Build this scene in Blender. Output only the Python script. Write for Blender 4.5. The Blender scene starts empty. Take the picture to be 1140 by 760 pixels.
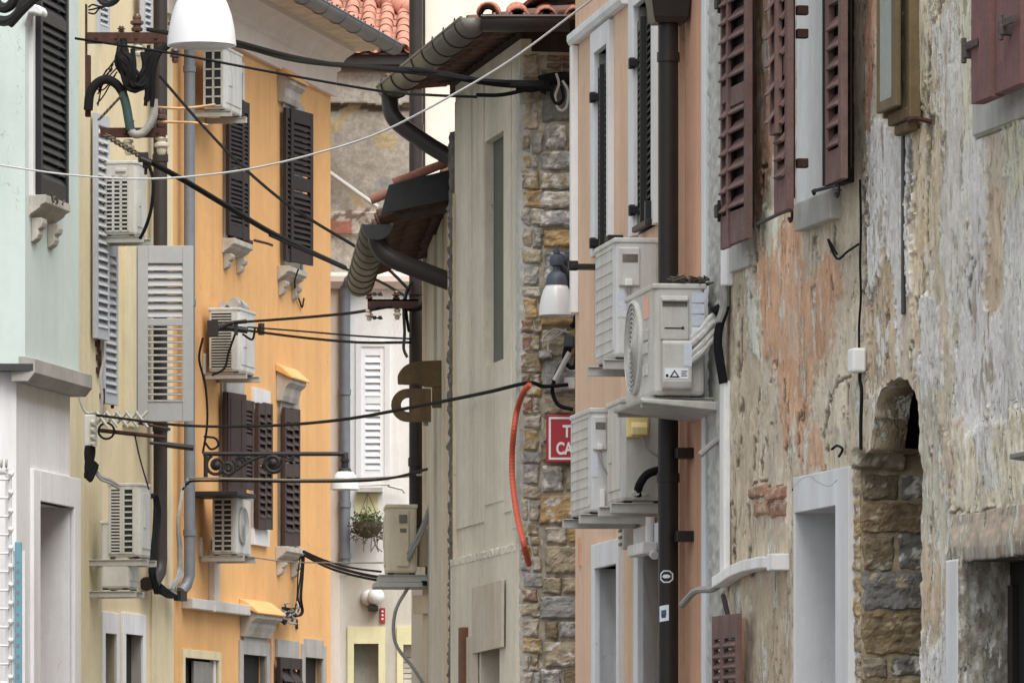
import bpy, bmesh, math, random
from mathutils import Vector, Matrix, noise
random.seed(7)
R = math.radians
scn = bpy.context.scene
COL = scn.collection
# ------------------------------------------------------------------ camera model (photo is 1140 x 760)
FP, U0, VH, ZC = 6840.0, 570.0, 890.0, 1.6

def P(u, v, Y):
    return Vector(((u - U0) / FP * Y, Y, ZC + (VH - v) / FP * Y))

def lin(c):
    c /= 255.0
    return c / 12.92 if c <= .04045 else ((c + .055) / 1.055) ** 2.4

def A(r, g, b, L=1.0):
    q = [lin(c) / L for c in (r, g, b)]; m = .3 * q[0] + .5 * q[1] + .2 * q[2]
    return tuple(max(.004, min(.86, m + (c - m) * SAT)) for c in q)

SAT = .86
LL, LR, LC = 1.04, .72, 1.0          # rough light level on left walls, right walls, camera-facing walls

# ------------------------------------------------------------------ facade frames
class Facade:
    """vertical wall plane; local x = rightwards along the wall, y = into the wall, z = up"""
    def __init__(s, u, Y, k=None, side='L', base=None):
        X = base if base is not None else (u - U0) / FP * Y
        s.o = Vector((X, Y, 0))
        if side == 'L': t = Vector((k, 1, 0))
        elif side == 'R': t = Vector((-k, -1, 0))
        else: t = Vector((1, k or 0, 0))
        s.t = t.normalized(); s.i = Vector((-s.t.y, s.t.x, 0)); s.rot = math.atan2(s.t.y, s.t.x)
    def hit(s, u, v=VH, out=0):
        d = Vector(((u - U0) / FP, 1, (VH - v) / FP))
        a = (s.o.dot(s.i) - out) / d.dot(s.i)
        p = d * a
        return (p - s.o).dot(s.t), p.z + ZC, a
    def x(s, u, out=0): return s.hit(u, VH, out)[0]
    def z(s, u, v, out=0): return s.hit(u, v, out)[1]
    def w(s, x, y, z): return s.o + s.t * x + s.i * y + Vector((0, 0, z))
    def px(s, x, y, z):
        p = s.w(x, y, z)
        return U0 + FP * p.x / p.y, VH - FP * (p.z - ZC) / p.y

def link(o, parent=None):
    COL.objects.link(o)
    if parent is not None: o.parent = parent
    return o

def tag(o, label=None, cat=None, group=None, kind=None):
    if label: o['label'] = label
    if cat: o['category'] = cat
    if group: o['group'] = group
    if kind: o['kind'] = kind
    return o

def empty(name, loc, rot=0, parent=None):
    o = bpy.data.objects.new(name, None); o.empty_display_size = .1
    o.location = loc; o.rotation_euler = (0, 0, rot)
    return link(o, parent)

def at(F, name, x, out, z, label, cat, group=None):
    """a thing standing on facade F"""
    return tag(empty(name, F.w(x, -out, z), F.rot), label, cat, group)

# ------------------------------------------------------------------ mesh builder
def spline(pts, n=8):
    pts = [Vector(p) for p in pts]
    if len(pts) < 3: return pts
    q = [pts[0] * 2 - pts[1]] + pts + [pts[-1] * 2 - pts[-2]]
    out = []
    for i in range(1, len(q) - 2):
        p0, p1, p2, p3 = q[i-1], q[i], q[i+1], q[i+2]
        for j in range(n):
            t = j / n
            out.append(.5 * ((2*p1) + (p2-p0)*t + (2*p0-5*p1+4*p2-p3)*t*t + (3*p1-p0-3*p2+p3)*t*t*t))
    out.append(pts[-1])
    return out

class MB:
    def __init__(s): s.v = []; s.f = []; s.c = []; s.M = Matrix.Identity(4); s.col = (1, 1, 1)
    def add(s, vs, fs, cs=None):
        b = len(s.v)
        s.v += [s.M @ Vector(p) for p in vs]; s.f += [tuple(i + b for i in f) for f in fs]
        s.c += cs if cs else [s.col] * len(vs)
        return s
    def box(s, x0, x1, y0, y1, z0, z1):
        if x0 > x1: x0, x1 = x1, x0
        if y0 > y1: y0, y1 = y1, y0
        if z0 > z1: z0, z1 = z1, z0
        return s.add([(x0,y0,z0),(x1,y0,z0),(x1,y1,z0),(x0,y1,z0),(x0,y0,z1),(x1,y0,z1),(x1,y1,z1),(x0,y1,z1)],
                     [(0,3,2,1),(4,5,6,7),(0,1,5,4),(1,2,6,5),(2,3,7,6),(3,0,4,7)])
    def quad(s, *p): return s.add(p, [tuple(range(len(p)))])
    def tube(s, pts, r, n=7, smooth=0, caps=True):
        pts = spline(pts, smooth) if smooth else [Vector(p) for p in pts]
        m = len(pts); vs = []; fs = []
        up = Vector((0, 0, 1)); prev = None
        for i, p in enumerate(pts):
            d = (pts[min(i+1, m-1)] - pts[max(i-1, 0)])
            d = d.normalized() if d.length > 1e-9 else Vector((0,0,1))
            if prev is None:
                a = d.cross(up if abs(d.z) < .9 else Vector((1, 0, 0))).normalized()
            else:
                a = (prev - d * prev.dot(d))
                a = a.normalized() if a.length > 1e-6 else d.cross(up).normalized()
            prev = a; b = d.cross(a)
            rr = r[i] if isinstance(r, (list, tuple)) else r
            for j in range(n):
                t = 2 * math.pi * j / n
                vs.append(p + (a * math.cos(t) + b * math.sin(t)) * rr)
        for i in range(m - 1):
            for j in range(n):
                k = (j + 1) % n
                fs.append((i*n+j, i*n+k, (i+1)*n+k, (i+1)*n+j))
        if caps: fs += [tuple(range(n))[::-1], tuple((m-1)*n + j for j in range(n))]
        return s.add(vs, fs)
    def lathe(s, prof, cx=0, cy=0, n=28):
        m = len(prof); vs = []; fs = []
        for r, z in prof:
            for j in range(n):
                t = 2 * math.pi * j / n
                vs.append((cx + r * math.cos(t), cy + r * math.sin(t), z))
        for i in range(m - 1):
            for j in range(n):
                k = (j + 1) % n
                fs.append((i*n+j, i*n+k, (i+1)*n+k, (i+1)*n+j))
        return s.add(vs, fs)
    def prism(s, poly, a0, a1, axis='y'):
        """polygon in the plane across `axis`, extruded a0..a1"""
        n = len(poly)
        mk = {'y': lambda p, a: (p[0], a, p[1]), 'x': lambda p, a: (a, p[0], p[1]), 'z': lambda p, a: (p[0], p[1], a)}[axis]
        vs = [mk(p, a0) for p in poly] + [mk(p, a1) for p in poly]
        fs = [tuple(range(n))[::-1], tuple(range(n, 2*n))] + [(i, (i+1) % n, n + (i+1) % n, n + i) for i in range(n)]
        return s.add(vs, fs)
    def ring(s, c, R_, r, axis='y', n=28, m=6, a0=0, a1=2*math.pi):
        pts = []
        for i in range(n + 1):
            t = a0 + (a1 - a0) * i / n
            ca, sa = math.cos(t) * R_, math.sin(t) * R_
            pts.append(Vector(c) + Vector({'y': (ca, 0, sa), 'x': (0, ca, sa), 'z': (ca, sa, 0)}[axis]))
        return s.tube(pts, r, m, caps=False)
    def ball(s, c, r, sz=1.0, n=12):
        prof = [(r * math.sin(math.pi * i / n) + 1e-5, c[2] - r * sz * math.cos(math.pi * i / n)) for i in range(n + 1)]
        return s.lathe(prof, c[0], c[1], 16)
    def build(s, name, mat, parent=None, bevel=0, smooth=False, solid=0, colors=False, loc=None, rot=None):
        me = bpy.data.meshes.new(name)
        me.from_pydata([tuple(p) for p in s.v], [], s.f)
        if colors:
            at_ = me.color_attributes.new('Col', 'FLOAT_COLOR', 'POINT')
            flat = []
            for c in s.c: flat += [c[0], c[1], c[2], 1.0]
            at_.data.foreach_set('color', flat)
        bm = bmesh.new(); bm.from_mesh(me)
        bmesh.ops.recalc_face_normals(bm, faces=bm.faces)
        bm.to_mesh(me); bm.free()
        if smooth:
            me.polygons.foreach_set('use_smooth', [True] * len(me.polygons))
            try: me.set_sharp_from_angle(angle=R(42))
            except Exception: pass
        me.materials.append(mat)
        o = link(bpy.data.objects.new(name, me), parent)
        if loc is not None: o.location = loc
        if rot is not None: o.rotation_euler = (0, 0, rot)
        if solid:
            md = o.modifiers.new('Solid', 'SOLIDIFY'); md.thickness = solid; md.offset = 0
        if bevel:
            md = o.modifiers.new('Bevel', 'BEVEL'); md.width = bevel; md.segments = 2; md.limit_method = 'ANGLE'; md.angle_limit = R(40)
            md.harden_normals = False
        return o

# ------------------------------------------------------------------ materials
def material(name, col, rough=.75, var=.14, scale=5.0, dirt=None, damt=.0, dstretch=.12, dscale=4.0, bump=.25, bscale=60.0,
             metal=0.0, attr=False, spec=.35, speck=None, samt=0.0, sscale=25.0, grad=1.0, streak=0.0, crack=0.0):
    m = bpy.data.materials.new(name); m.use_nodes = True
    nt = m.node_tree; N = nt.nodes; L = nt.links
    b = N['Principled BSDF']
    b.inputs['Roughness'].default_value = rough; b.inputs['Metallic'].default_value = metal
    b.inputs['Specular IOR Level'].default_value = spec
    tc = N.new('ShaderNodeTexCoord')
    def nz(sc, det=7, rgh=.6, stretch=None, off=0):
        mp = N.new('ShaderNodeMapping'); L.new(tc.outputs['Object'], mp.inputs['Vector'])
        mp.inputs['Location'].default_value = (off, off * .7, off * 1.3)
        if stretch: mp.inputs['Scale'].default_value = (1, 1, stretch)
        n = N.new('ShaderNodeTexNoise'); n.inputs['Scale'].default_value = sc; n.inputs['Detail'].default_value = det
        n.inputs['Roughness'].default_value = rgh; L.new(mp.outputs[0], n.inputs['Vector'])
        return n.outputs['Fac']
    def ramp(f, a, c):
        r = N.new('ShaderNodeMapRange'); r.inputs['From Min'].default_value = a; r.inputs['From Max'].default_value = c
        L.new(f, r.inputs['Value']); return r.outputs['Result']
    def mix(fac, c1, c2, mode='MIX'):
        x = N.new('ShaderNodeMix'); x.data_type = 'RGBA'; x.blend_type = mode
        for sock, val in ((x.inputs[0], fac), (x.inputs[6], c1), (x.inputs[7], c2)):
            if hasattr(val, 'node'): L.new(val, sock)
            elif isinstance(val, (int, float)): sock.default_value = val
            else: sock.default_value = (*val[:3], 1)
        return x.outputs[2]
    if attr:
        a = N.new('ShaderNodeVertexColor'); a.layer_name = 'Col'; base = a.outputs['Color']
    else:
        base = col
    lo = (1 - var,) * 3; hi = (1 + var * .6,) * 3
    n1 = ramp(nz(scale), .3, .7)
    n2 = ramp(nz(scale * 7, off=3), .3, .7)
    c = mix(1.0, base, mix(n1, lo, hi), 'MULTIPLY')
    c = mix(1.0, c, mix(n2, (1 - var * .6,) * 3, (1 + var * .4,) * 3), 'MULTIPLY')
    if dirt:
        f = ramp(nz(dscale, stretch=dstretch, off=7), .52 - .18 * damt, .78 - .1 * damt)
        mm = N.new('ShaderNodeMath'); mm.operation = 'MULTIPLY'; mm.inputs[1].default_value = min(1, damt * 1.2); L.new(f, mm.inputs[0])
        c = mix(mm.outputs[0], c, dirt)
    if streak:
        f = ramp(nz(9, 6, .7, .045, 17), .50, .74); g = ramp(nz(1.6, 3, .5, .6, 23), .40, .62)
        mm = N.new('ShaderNodeMath'); mm.operation = 'MULTIPLY'; L.new(f, mm.inputs[0]); L.new(g, mm.inputs[1])
        m2 = N.new('ShaderNodeMath'); m2.operation = 'MULTIPLY'; m2.inputs[1].default_value = streak; L.new(mm.outputs[0], m2.inputs[0])
        c = mix(m2.outputs[0], c, dirt or (.2, .18, .15))
        f = ramp(nz(4.5, 9, .72, .8, 29), .56, .60); m3 = N.new('ShaderNodeMath'); m3.operation = 'MULTIPLY'; m3.inputs[1].default_value = streak * .45; L.new(f, m3.inputs[0])
        c = mix(m3.outputs[0], c, tuple(min(.8, q * .86) for q in (col or (.4, .38, .34))))
    if crack:
        k = nz(2.2, 5, .6, .5, 33); m4 = N.new('ShaderNodeMath'); m4.operation = 'SUBTRACT'; m4.inputs[1].default_value = .5; L.new(k, m4.inputs[0])
        m5 = N.new('ShaderNodeMath'); m5.operation = 'ABSOLUTE'; L.new(m4.outputs[0], m5.inputs[0]); f = ramp(m5.outputs[0], .0022, .0); g = ramp(nz(1.1, 3, .5, .6, 39), .52, .58)
        m6 = N.new('ShaderNodeMath'); m6.operation = 'MULTIPLY'; L.new(f, m6.inputs[0]); L.new(g, m6.inputs[1]); m7 = N.new('ShaderNodeMath'); m7.operation = 'MULTIPLY'; m7.inputs[1].default_value = crack; L.new(m6.outputs[0], m7.inputs[0])
        c = mix(m7.outputs[0], c, (.05, .045, .04))
    if speck:
        f = ramp(nz(sscale, det=4, off=13), .62 - .1 * samt, .66 - .1 * samt)
        c = mix(f, c, speck)
    L.new(c, b.inputs['Base Color'])
    if bump:
        bp = N.new('ShaderNodeBump'); bp.inputs['Strength'].default_value = bump; bp.inputs['Distance'].default_value = .006
        L.new(nz(bscale, det=5, rgh=.65, off=5), bp.inputs['Height']); L.new(bp.outputs[0], b.inputs['Normal'])
    return m

M = {}
M['mint'] = material('mint_plaster', A(205,220,213,1.16), .9, .05, 2, A(170,192,182,LL), .35, bump=.15, streak=0.35, crack=0.4)
M['whitestone'] = material('white_limestone', A(232,232,233,LL), .8, .06, 3, A(190,184,176,LL), .4, .1, 6, bump=.12, streak=0.45, crack=0.3)
M['paintwhite'] = material('white_paint', A(216,216,216,LL), .6, .05, 4, A(180,175,165,LL), .25, bump=.08)
M['palestone'] = material('pale_carved_stone', A(190,183,170,LL), .85, .14, 9, A(126,118,104,LL), .6, .4, bump=.25)
M['greystone'] = material('grey_stone', A(172,168,162,LL), .8, .12, 6, A(120,115,108,LL), .4, .3, bump=.3)
M['yellow'] = material('yellow_plaster', A(228,208,164,LL), .9, .07, 1.6, A(196,176,134,LL), .5, .1, 2.5, bump=.2, streak=0.6, crack=0.5)
M['yelloww'] = material('pale_ochre_trim', A(222,207,165,LL), .9, .08, 3, A(180,165,130,LL), .4, bump=.2, streak=0.5, crack=0.3)
M['orange'] = material('orange_plaster', A(233,174,99,LL), .9, .09, 1.0, A(196,140,80,LL), .4, .08, 2.0, bump=.2, streak=0.6, crack=0.7)
M['cornice'] = material('white_cornice_plaster', A(226,212,200,LL), .85, .05, 3, A(205,180,150,LL), .3, bump=.1, streak=0.4, crack=0.3)
M['pink'] = material('salmon_plaster', A(206,172,143,.76), .9, .08, 2, A(170,134,106,.78), .4, .1, 3, bump=.2, streak=0.5, crack=0.4)
M['salmon'] = material('dark_salmon_plaster', A(194,146,114,.72), .9, .1, 3, A(150,106,80,LR), .5, .12, 5, bump=.3, streak=0.7, crack=0.7)
M['rwhite'] = material('white_stone_surround', A(196,198,200,LR), .75, .06, 3, A(160,160,155,LR), .4, .12, 5, bump=.12, streak=0.4, crack=0.25)
M['greypanel'] = material('grey_render_panel', A(196,198,196,.72), .9, .08, 5, A(170,168,160,.72), .35, .15, 8, bump=.3)
M['rgrey'] = material('grey_stone_sill', A(166,166,160,LR), .85, .12, 9, A(120,118,108,LR), .55, .3, 8, bump=.35)
M['wall'] = material('weathered_plaster', None, .93, .16, 9, A(120,108,88,LR), .42, .16, 9, bump=.55, bscale=70, attr=True, spec=.2)
def wall_material(name):
    m = bpy.data.materials.new(name); m.use_nodes = True; nt = m.node_tree; N = nt.nodes; L = nt.links
    b = N['Principled BSDF']; b.inputs['Roughness'].default_value = .93; b.inputs['Specular IOR Level'].default_value = .15
    tc = N.new('ShaderNodeTexCoord')
    def nz(scale, zs=1.0, det=8, rough=.65, off=0, dist=0):
        mp = N.new('ShaderNodeMapping'); L.new(tc.outputs['Object'], mp.inputs['Vector']); mp.inputs['Scale'].default_value = (1, 1, zs); mp.inputs['Location'].default_value = (off, off * 1.7, off * .6)
        n = N.new('ShaderNodeTexNoise'); n.inputs['Scale'].default_value = scale; n.inputs['Detail'].default_value = det; n.inputs['Roughness'].default_value = rough; n.inputs['Distortion'].default_value = dist
        L.new(mp.outputs[0], n.inputs['Vector']); return n.outputs['Fac']
    def mr(f, a, c, lo=0.0, hi=1.0):
        r = N.new('ShaderNodeMapRange'); r.inputs['From Min'].default_value = a; r.inputs['From Max'].default_value = c; r.inputs['To Min'].default_value = lo; r.inputs['To Max'].default_value = hi; L.new(f, r.inputs['Value']); return r.outputs['Result']
    def math_(op, a, c):
        x = N.new('ShaderNodeMath'); x.operation = op
        for k, v in ((0, a), (1, c)):
            if hasattr(v, 'node'): L.new(v, x.inputs[k])
            else: x.inputs[k].default_value = v
        return x.outputs[0]
    def mix(fac, c1, c2, mode='MIX'):
        x = N.new('ShaderNodeMix'); x.data_type = 'RGBA'; x.blend_type = mode
        for sock, val in ((x.inputs[0], fac), (x.inputs[6], c1), (x.inputs[7], c2)):
            if hasattr(val, 'node'): L.new(val, sock)
            elif isinstance(val, (int, float)): sock.default_value = val
            else: sock.default_value = (*val[:3], 1)
        return x.outputs[2]
    at_ = N.new('ShaderNodeVertexColor'); at_.layer_name = 'Col'; c = at_.outputs['Color']
    # broad and fine tone changes
    c = mix(1.0, c, mix(mr(nz(3, .5, off=1), .3, .7), (.84, .83, .81), (1.16, 1.16, 1.16)), 'MULTIPLY')
    c = mix(1.0, c, mix(mr(nz(28, .45, off=2), .32, .68), (.84, .83, .81), (1.14, 1.14, 1.13)), 'MULTIPLY')
    c = mix(1.0, c, mix(mr(nz(140, .7, off=4), .35, .65), (.93, .92, .91), (1.05, 1.05, 1.05)), 'MULTIPLY')
    # flakes of limewash left behind, and bare sandy spots, gathered in areas
    area = mr(nz(1.8, .45, 4, off=9), .45, .55); area2 = mr(nz(2.6, .5, 4, off=15), .45, .62)
    fl = mr(nz(11, .34, 10, .70, off=6), .535, .555); c = mix(math_('MULTIPLY', math_('MULTIPLY', fl, area), .85), c, A(218, 209, 195, LR))
    sp = mr(nz(14, .40, 10, .70, off=11), .56, .58); c = mix(math_('MULTIPLY', math_('MULTIPLY', sp, area2), .75), c, A(146, 126, 100, LR))
    gr = mr(nz(11, .22, 8, .7, off=21), .55, .72); c = mix(math_('MULTIPLY', gr, .3), c, A(142, 134, 120, LR))
    # hairline cracks
    ck = nz(5, .35, 6, .6, off=31, dist=.6); ck = math_('ABSOLUTE', math_('SUBTRACT', ck, .5), 0)
    ckm = math_('MULTIPLY', mr(ck, .0, .006, 1.0, 0.0), mr(nz(1.7, .6, 3, off=37), .46, .55))
    c = mix(math_('MULTIPLY', ckm, .7), c, (.035, .03, .025))
    pt = mr(nz(70, .55, 5, .6, off=41), .665, .70); ptm = math_('MULTIPLY', pt, mr(nz(3, .6, 3, off=43), .45, .6)); c = mix(math_('MULTIPLY', ptm, .65), c, (.06, .05, .04))
    L.new(c, b.inputs['Base Color'])
    h = math_('ADD', math_('MULTIPLY', nz(40, .5, 8, .7, off=5), .7), math_('MULTIPLY', nz(150, .8, 6, .7, off=8), .35))
    h = math_('ADD', h, math_('MULTIPLY', math_('MULTIPLY', fl, area), .30)); h = math_('SUBTRACT', h, math_('MULTIPLY', ckm, .5)); h = math_('SUBTRACT', h, math_('MULTIPLY', ptm, .4)); h = math_('SUBTRACT', h, math_('MULTIPLY', math_('MULTIPLY', sp, area2), .2))
    bp = N.new('ShaderNodeBump'); bp.inputs['Strength'].default_value = .9; bp.inputs['Distance'].default_value = .016; L.new(h, bp.inputs['Height']); L.new(bp.outputs[0], b.inputs['Normal'])
    return m
M['wall'] = wall_material('peeling_plaster')
M['stone'] = material('field_stone', None, .92, .24, 26, A(110,100,80,LC), .4, 1.0, 14, bump=.9, bscale=90, attr=True, spec=.25)
M['rubble'] = material('old_rubble_render', A(170,162,150,LC), .93, .25, 2.5, A(120,108,92,LC), .6, .7, 3, bump=.6, bscale=20, speck=A(196,180,140,LC), samt=.3, sscale=3.5)
M['concrete'] = material('board_marked_concrete', A(180,173,156,.62), .9, .12, 2, A(140,134,118,.62), .45, .09, 3, bump=.35, bscale=45, streak=0.7, crack=0.5)
M['dconcrete'] = material('dark_rough_concrete', A(104,100,92,LR), .95, .3, 14, A(70,66,60,LR), .5, .4, bump=.9, bscale=25)
M['recess_shade'] = material('shade_brown_masonry', A(84,66,48,1), .95, .35, 12, A(50,40,30,1), .5, .8, 10, bump=.8, bscale=30)  # masonry brown darkened to paint in the shade inside the recess
M['nconcrete'] = material('grey_niche_infill', A(108,106,98,1.0), .9, .12, 6, A(86,84,76,LR), .5, .12, 9, bump=.3)
M['wwall'] = material('white_house_plaster', A(226,226,224,LC), .9, .06, 2, A(186,180,168,LC), .35, .12, 3, bump=.15, streak=0.5, crack=0.4)
M['wwall2'] = material('stained_pale_plaster', A(206,202,190,LC), .9, .1, 2, A(160,152,130,LC), .6, .12, 3, bump=.2, streak=0.8, crack=0.5)
M['ypaint'] = material('pale_yellow_trim', A(224,218,168,LC), .85, .08, 4, A(180,172,120,LC), .4, bump=.1)
M['cream'] = material('cream_plaster', A(236,226,208,LC), .9, .05, 2, A(210,195,170,LC), .3, bump=.12, streak=0.4, crack=0.3)
M['beige'] = material('beige_plaster', A(190,172,146,LR), .9, .1, 3, A(150,134,110,LR), .5, .08, 6, bump=.2, streak=0.7, crack=0.4)
M['shdark'] = material('dark_brown_shutter', A(62,50,50,1.9), .55, .15, 12, bump=.15, bscale=90)
M['shbrown'] = material('brown_shutter', A(82,58,52,1.9), .55, .2, 12, A(40,28,26,1.9), .3, bump=.2)
M['shblack'] = material('black_shutter', A(48,48,52,1.8), .5, .12, 14, bump=.12)
M['shblue'] = material('pale_blue_shutter', A(178,182,188,LL), .6, .1, 10, A(140,145,155,LL), .3, bump=.1)
M['shgrey'] = material('grey_shutter', A(166,168,170,LL), .6, .05, 10, A(134,132,130,LL), .3, bump=.1)
M['shmaroon'] = material('faded_maroon_shutter', A(124,95,88,1.0), .85, .25, 9, A(80,64,60,.9), .5, .1, 14, bump=.35, bscale=80)
M['oldiron'] = material('old_grey_iron', A(96,84,80,1), .8, .35, 20, A(60,50,46,1), .5, 1, 20, bump=.3)
M['shred'] = material('weathered_red_shutter', A(140,98,93,1.1), .85, .22, 6, A(112,84,80,.9), .6, .06, 16, bump=.4, bscale=80)
M['shwhite'] = material('white_shutter', A(226,228,232,LC), .6, .04, 8, bump=.08)
M['acwhite'] = material('white_enamel', A(204,204,198,1.1), .42, .08, 5, A(150,138,116,LC), .45, .2, 8, bump=.03, spec=.5, streak=0.35, crack=0)
M['acgrey'] = material('greyish_enamel', A(186,188,186,0.85), .45, .08, 5, A(140,130,112,LR), .45, .2, 8, bump=.03, spec=.5, streak=0.35, crack=0)
M['accream'] = material('yellowed_enamel', A(214,202,172,LC), .45, .06, 5, A(178,160,124,LC), .4, .25, 6, bump=.03, spec=.5)
M['yelplastic'] = material('yellowed_plastic', A(196,178,112,LR), .5, .08, 6, A(150,130,80,LR), .4, bump=.05)
M['slot'] = material('dark_coil', (.018,.018,.018), .6, .3, 60, bump=.2)
M['dark'] = material('dark_interior', (.012,.011,.010), .8, .2, 4, bump=0)
M['pane'] = material('dark_glass', (.03,.032,.034), .12, .2, 3, bump=.02, spec=.6)
M['bracket'] = material('galvanised_bracket', A(182,182,176,LC), .5, .1, 12, A(130,118,100,LC), .4, .5, bump=.08, metal=.2)
M['brownpipe'] = material('brown_painted_pipe', A(70,60,56,1.8), .45, .15, 8, A(48,42,38,1.8), .3, bump=.06)
M['blackpipe'] = material('dark_brown_pipe', A(56,48,46,1.9), .42, .18, 6, A(76,70,66,1.6), .22, .2, 12, bump=.06)
M['greypipe'] = material('zinc_pipe', A(128,134,142,1.15), .5, .1, 10, A(96,100,106,1), .4, .2, bump=.05, metal=.25)
M['gutter'] = material('brown_grey_gutter', A(122,116,104,1.08), .5, .1, 9, A(84,78,68,.9), .45, .5, bump=.05, metal=.1)
M['dgutter'] = material('dark_brown_gutter', A(70,62,60,1.4), .45, .12, 8, bump=.05)
M['eaves'] = material('eaves_timber_and_shade', A(66,52,46,.9), .9, .3, 14, A(36,28,26,1), .5, .2, 18, bump=.4)  # timber brown that also paints the shade of the rafter gaps
M['flash'] = material('dark_grey_flashing', A(66,68,68,1.1), .5, .2, 8, A(44,44,44,1.5), .4, .5, bump=.1)
M['zinc'] = material('grey_gutter', A(132,130,130,1.15), .5, .08, 8, A(100,96,94,1), .4, .3, bump=.05, metal=.1)
M['tile'] = material('terracotta_roof_tile', A(208,138,112,1.15), .85, .22, 7, A(150,92,72,1.0), .5, .6, 6, bump=.25, speck=A(120,96,80,1), samt=.15, sscale=14)
M['tileold_shade'] = material('old_shaded_terracotta_tile', A(112,82,70,0.85), .9, .3, 7, A(72,54,48,1), .55, .8, 6, bump=.35)  # old tile colour, darkened to paint in the shade under the eaves
M['rust'] = material('rusty_iron', A(92,58,46,1.4), .85, .35, 18, A(60,40,34,1.4), .5, .8, bump=.35, metal=.1)
M['tanrod'] = material('painted_rod', A(206,160,104,LL), .7, .2, 20, A(140,110,76,LL), .4, 1, 20, bump=.1)
M['iron'] = material('black_iron', A(56,52,52,1.8), .6, .2, 20, bump=.15)
M['twine'] = material('taped_cable', A(92,86,72,1), .8, .3, 30, A(50,46,42,1), .5, 1, 20, bump=.3)
M['cable'] = material('black_cable', A(28,28,30,1), .8, .15, 20, bump=.08, spec=.12)
M['gcable'] = material('grey_cable', A(150,148,144,1), .6, .15, 20, bump=.08)
M['wire'] = material('light_grey_wire', A(186,184,180,1), .5, .1, 10, bump=0)
M['tealcable'] = material('teal_cable', A(52,78,78,1), .55, .2, 4, bump=.05)
M['ceramic'] = material('cream_ceramic', A(214,205,186,1), .3, .08, 10, A(150,132,104,1), .4, bump=.02, spec=.6)
M['brownceramic'] = material('brown_ceramic', A(86,58,50,1), .3, .15, 10, bump=.02, spec=.6)
M['opal'] = material('opal_glass', (.70,.70,.695), .28, .02, 4, bump=0, spec=.6)
M['lampgrey'] = material('blue_grey_lamp_metal', A(92,104,116,1.3), .5, .12, 14, A(64,72,80,1), .3, bump=.08, metal=.2)
M['trunk'] = material('white_plastic_trunking', A(208,210,206,LR), .5, .05, 6, A(160,150,130,LR), .4, .12, 10, bump=.04)
M['pipewrap'] = material('grey_pipe_wrap', A(180,180,176,LR), .7, .14, 40, A(130,126,118,LR), .5, 1, 30, bump=.25)
M['trunkl'] = material('white_plastic_conduit', A(206,202,196,LL), .5, .05, 6, A(160,150,130,LL), .35, bump=.04)
M['wood'] = material('weathered_brown_wood', A(120,98,62,1.2), .85, .25, 10, A(80,66,44,.85), .6, .08, 18, bump=.4)
M['ply'] = material('old_plywood', A(172,162,144,LR), .85, .12, 5, A(148,128,104,LR), .5, .1, 12, bump=.25)
M['brownwood'] = material('brown_timber', A(112,72,48,.8), .8, .25, 8, A(70,48,34,.8), .5, .06, 18, bump=.3)
M['yelwood'] = material('varnished_window_frame', A(112,96,62,.85), .7, .25, 8, A(92,74,44,.85), .5, .08, 14, bump=.25)
M['duskglass'] = material('dusty_glass', A(112,112,106,.85), .25, .18, 3, A(150,146,136,.85), .3, .2, 8, bump=.02, spec=.6)
M['orangehose'] = material('orange_conduit', A(190,76,42,.9), .5, .08, 10, A(150,58,30,.85), .3, bump=.1)
M['signred'] = material('red_enamel', A(172,18,44,.9), .35, .08, 6, A(120,20,36,.9), .2, bump=.02, spec=.5)
M['letter'] = material('white_enamel_letter', A(228,222,222,.9), .4, .04, 6, bump=0)
M['teal'] = material('teal_board', A(98,150,166,LL), .5, .08, 6, bump=.03)
M['label'] = material('printed_label', A(196,200,206,LR), .5, .05, 40, bump=0)
M['labelblue'] = material('blue_label', A(178,184,194,LR), .5, .1, 60, A(140,146,160,LR), .4, 4, 30, bump=0)
M['ink'] = material('black_ink', (.02,.02,.022), .6, .1, 10, bump=0)
M['inkblue'] = material('blue_ink', A(70,90,130,1), .6, .1, 10, bump=0)
M['redpatch'] = material('orange_red_label', A(206,146,128,LR), .5, .06, 20, bump=0)
M['moss'] = material('green_leaves', (.075,.10,.025), .7, .35, 30, bump=.2)
M['twig'] = material('dry_twigs', (.10,.085,.065), .9, .4, 30, bump=.4)
M['basket'] = material('wicker', (.10,.085,.055), .9, .4, 30, bump=.4)
M['brick'] = material('old_brick', None, .92, .25, 16, A(110,80,62,LR), .4, .8, 10, bump=.6, attr=True)
M['asphalt'] = material('stone_paving', (.12,.115,.11), .85, .2, 2, bump=.3)

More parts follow.
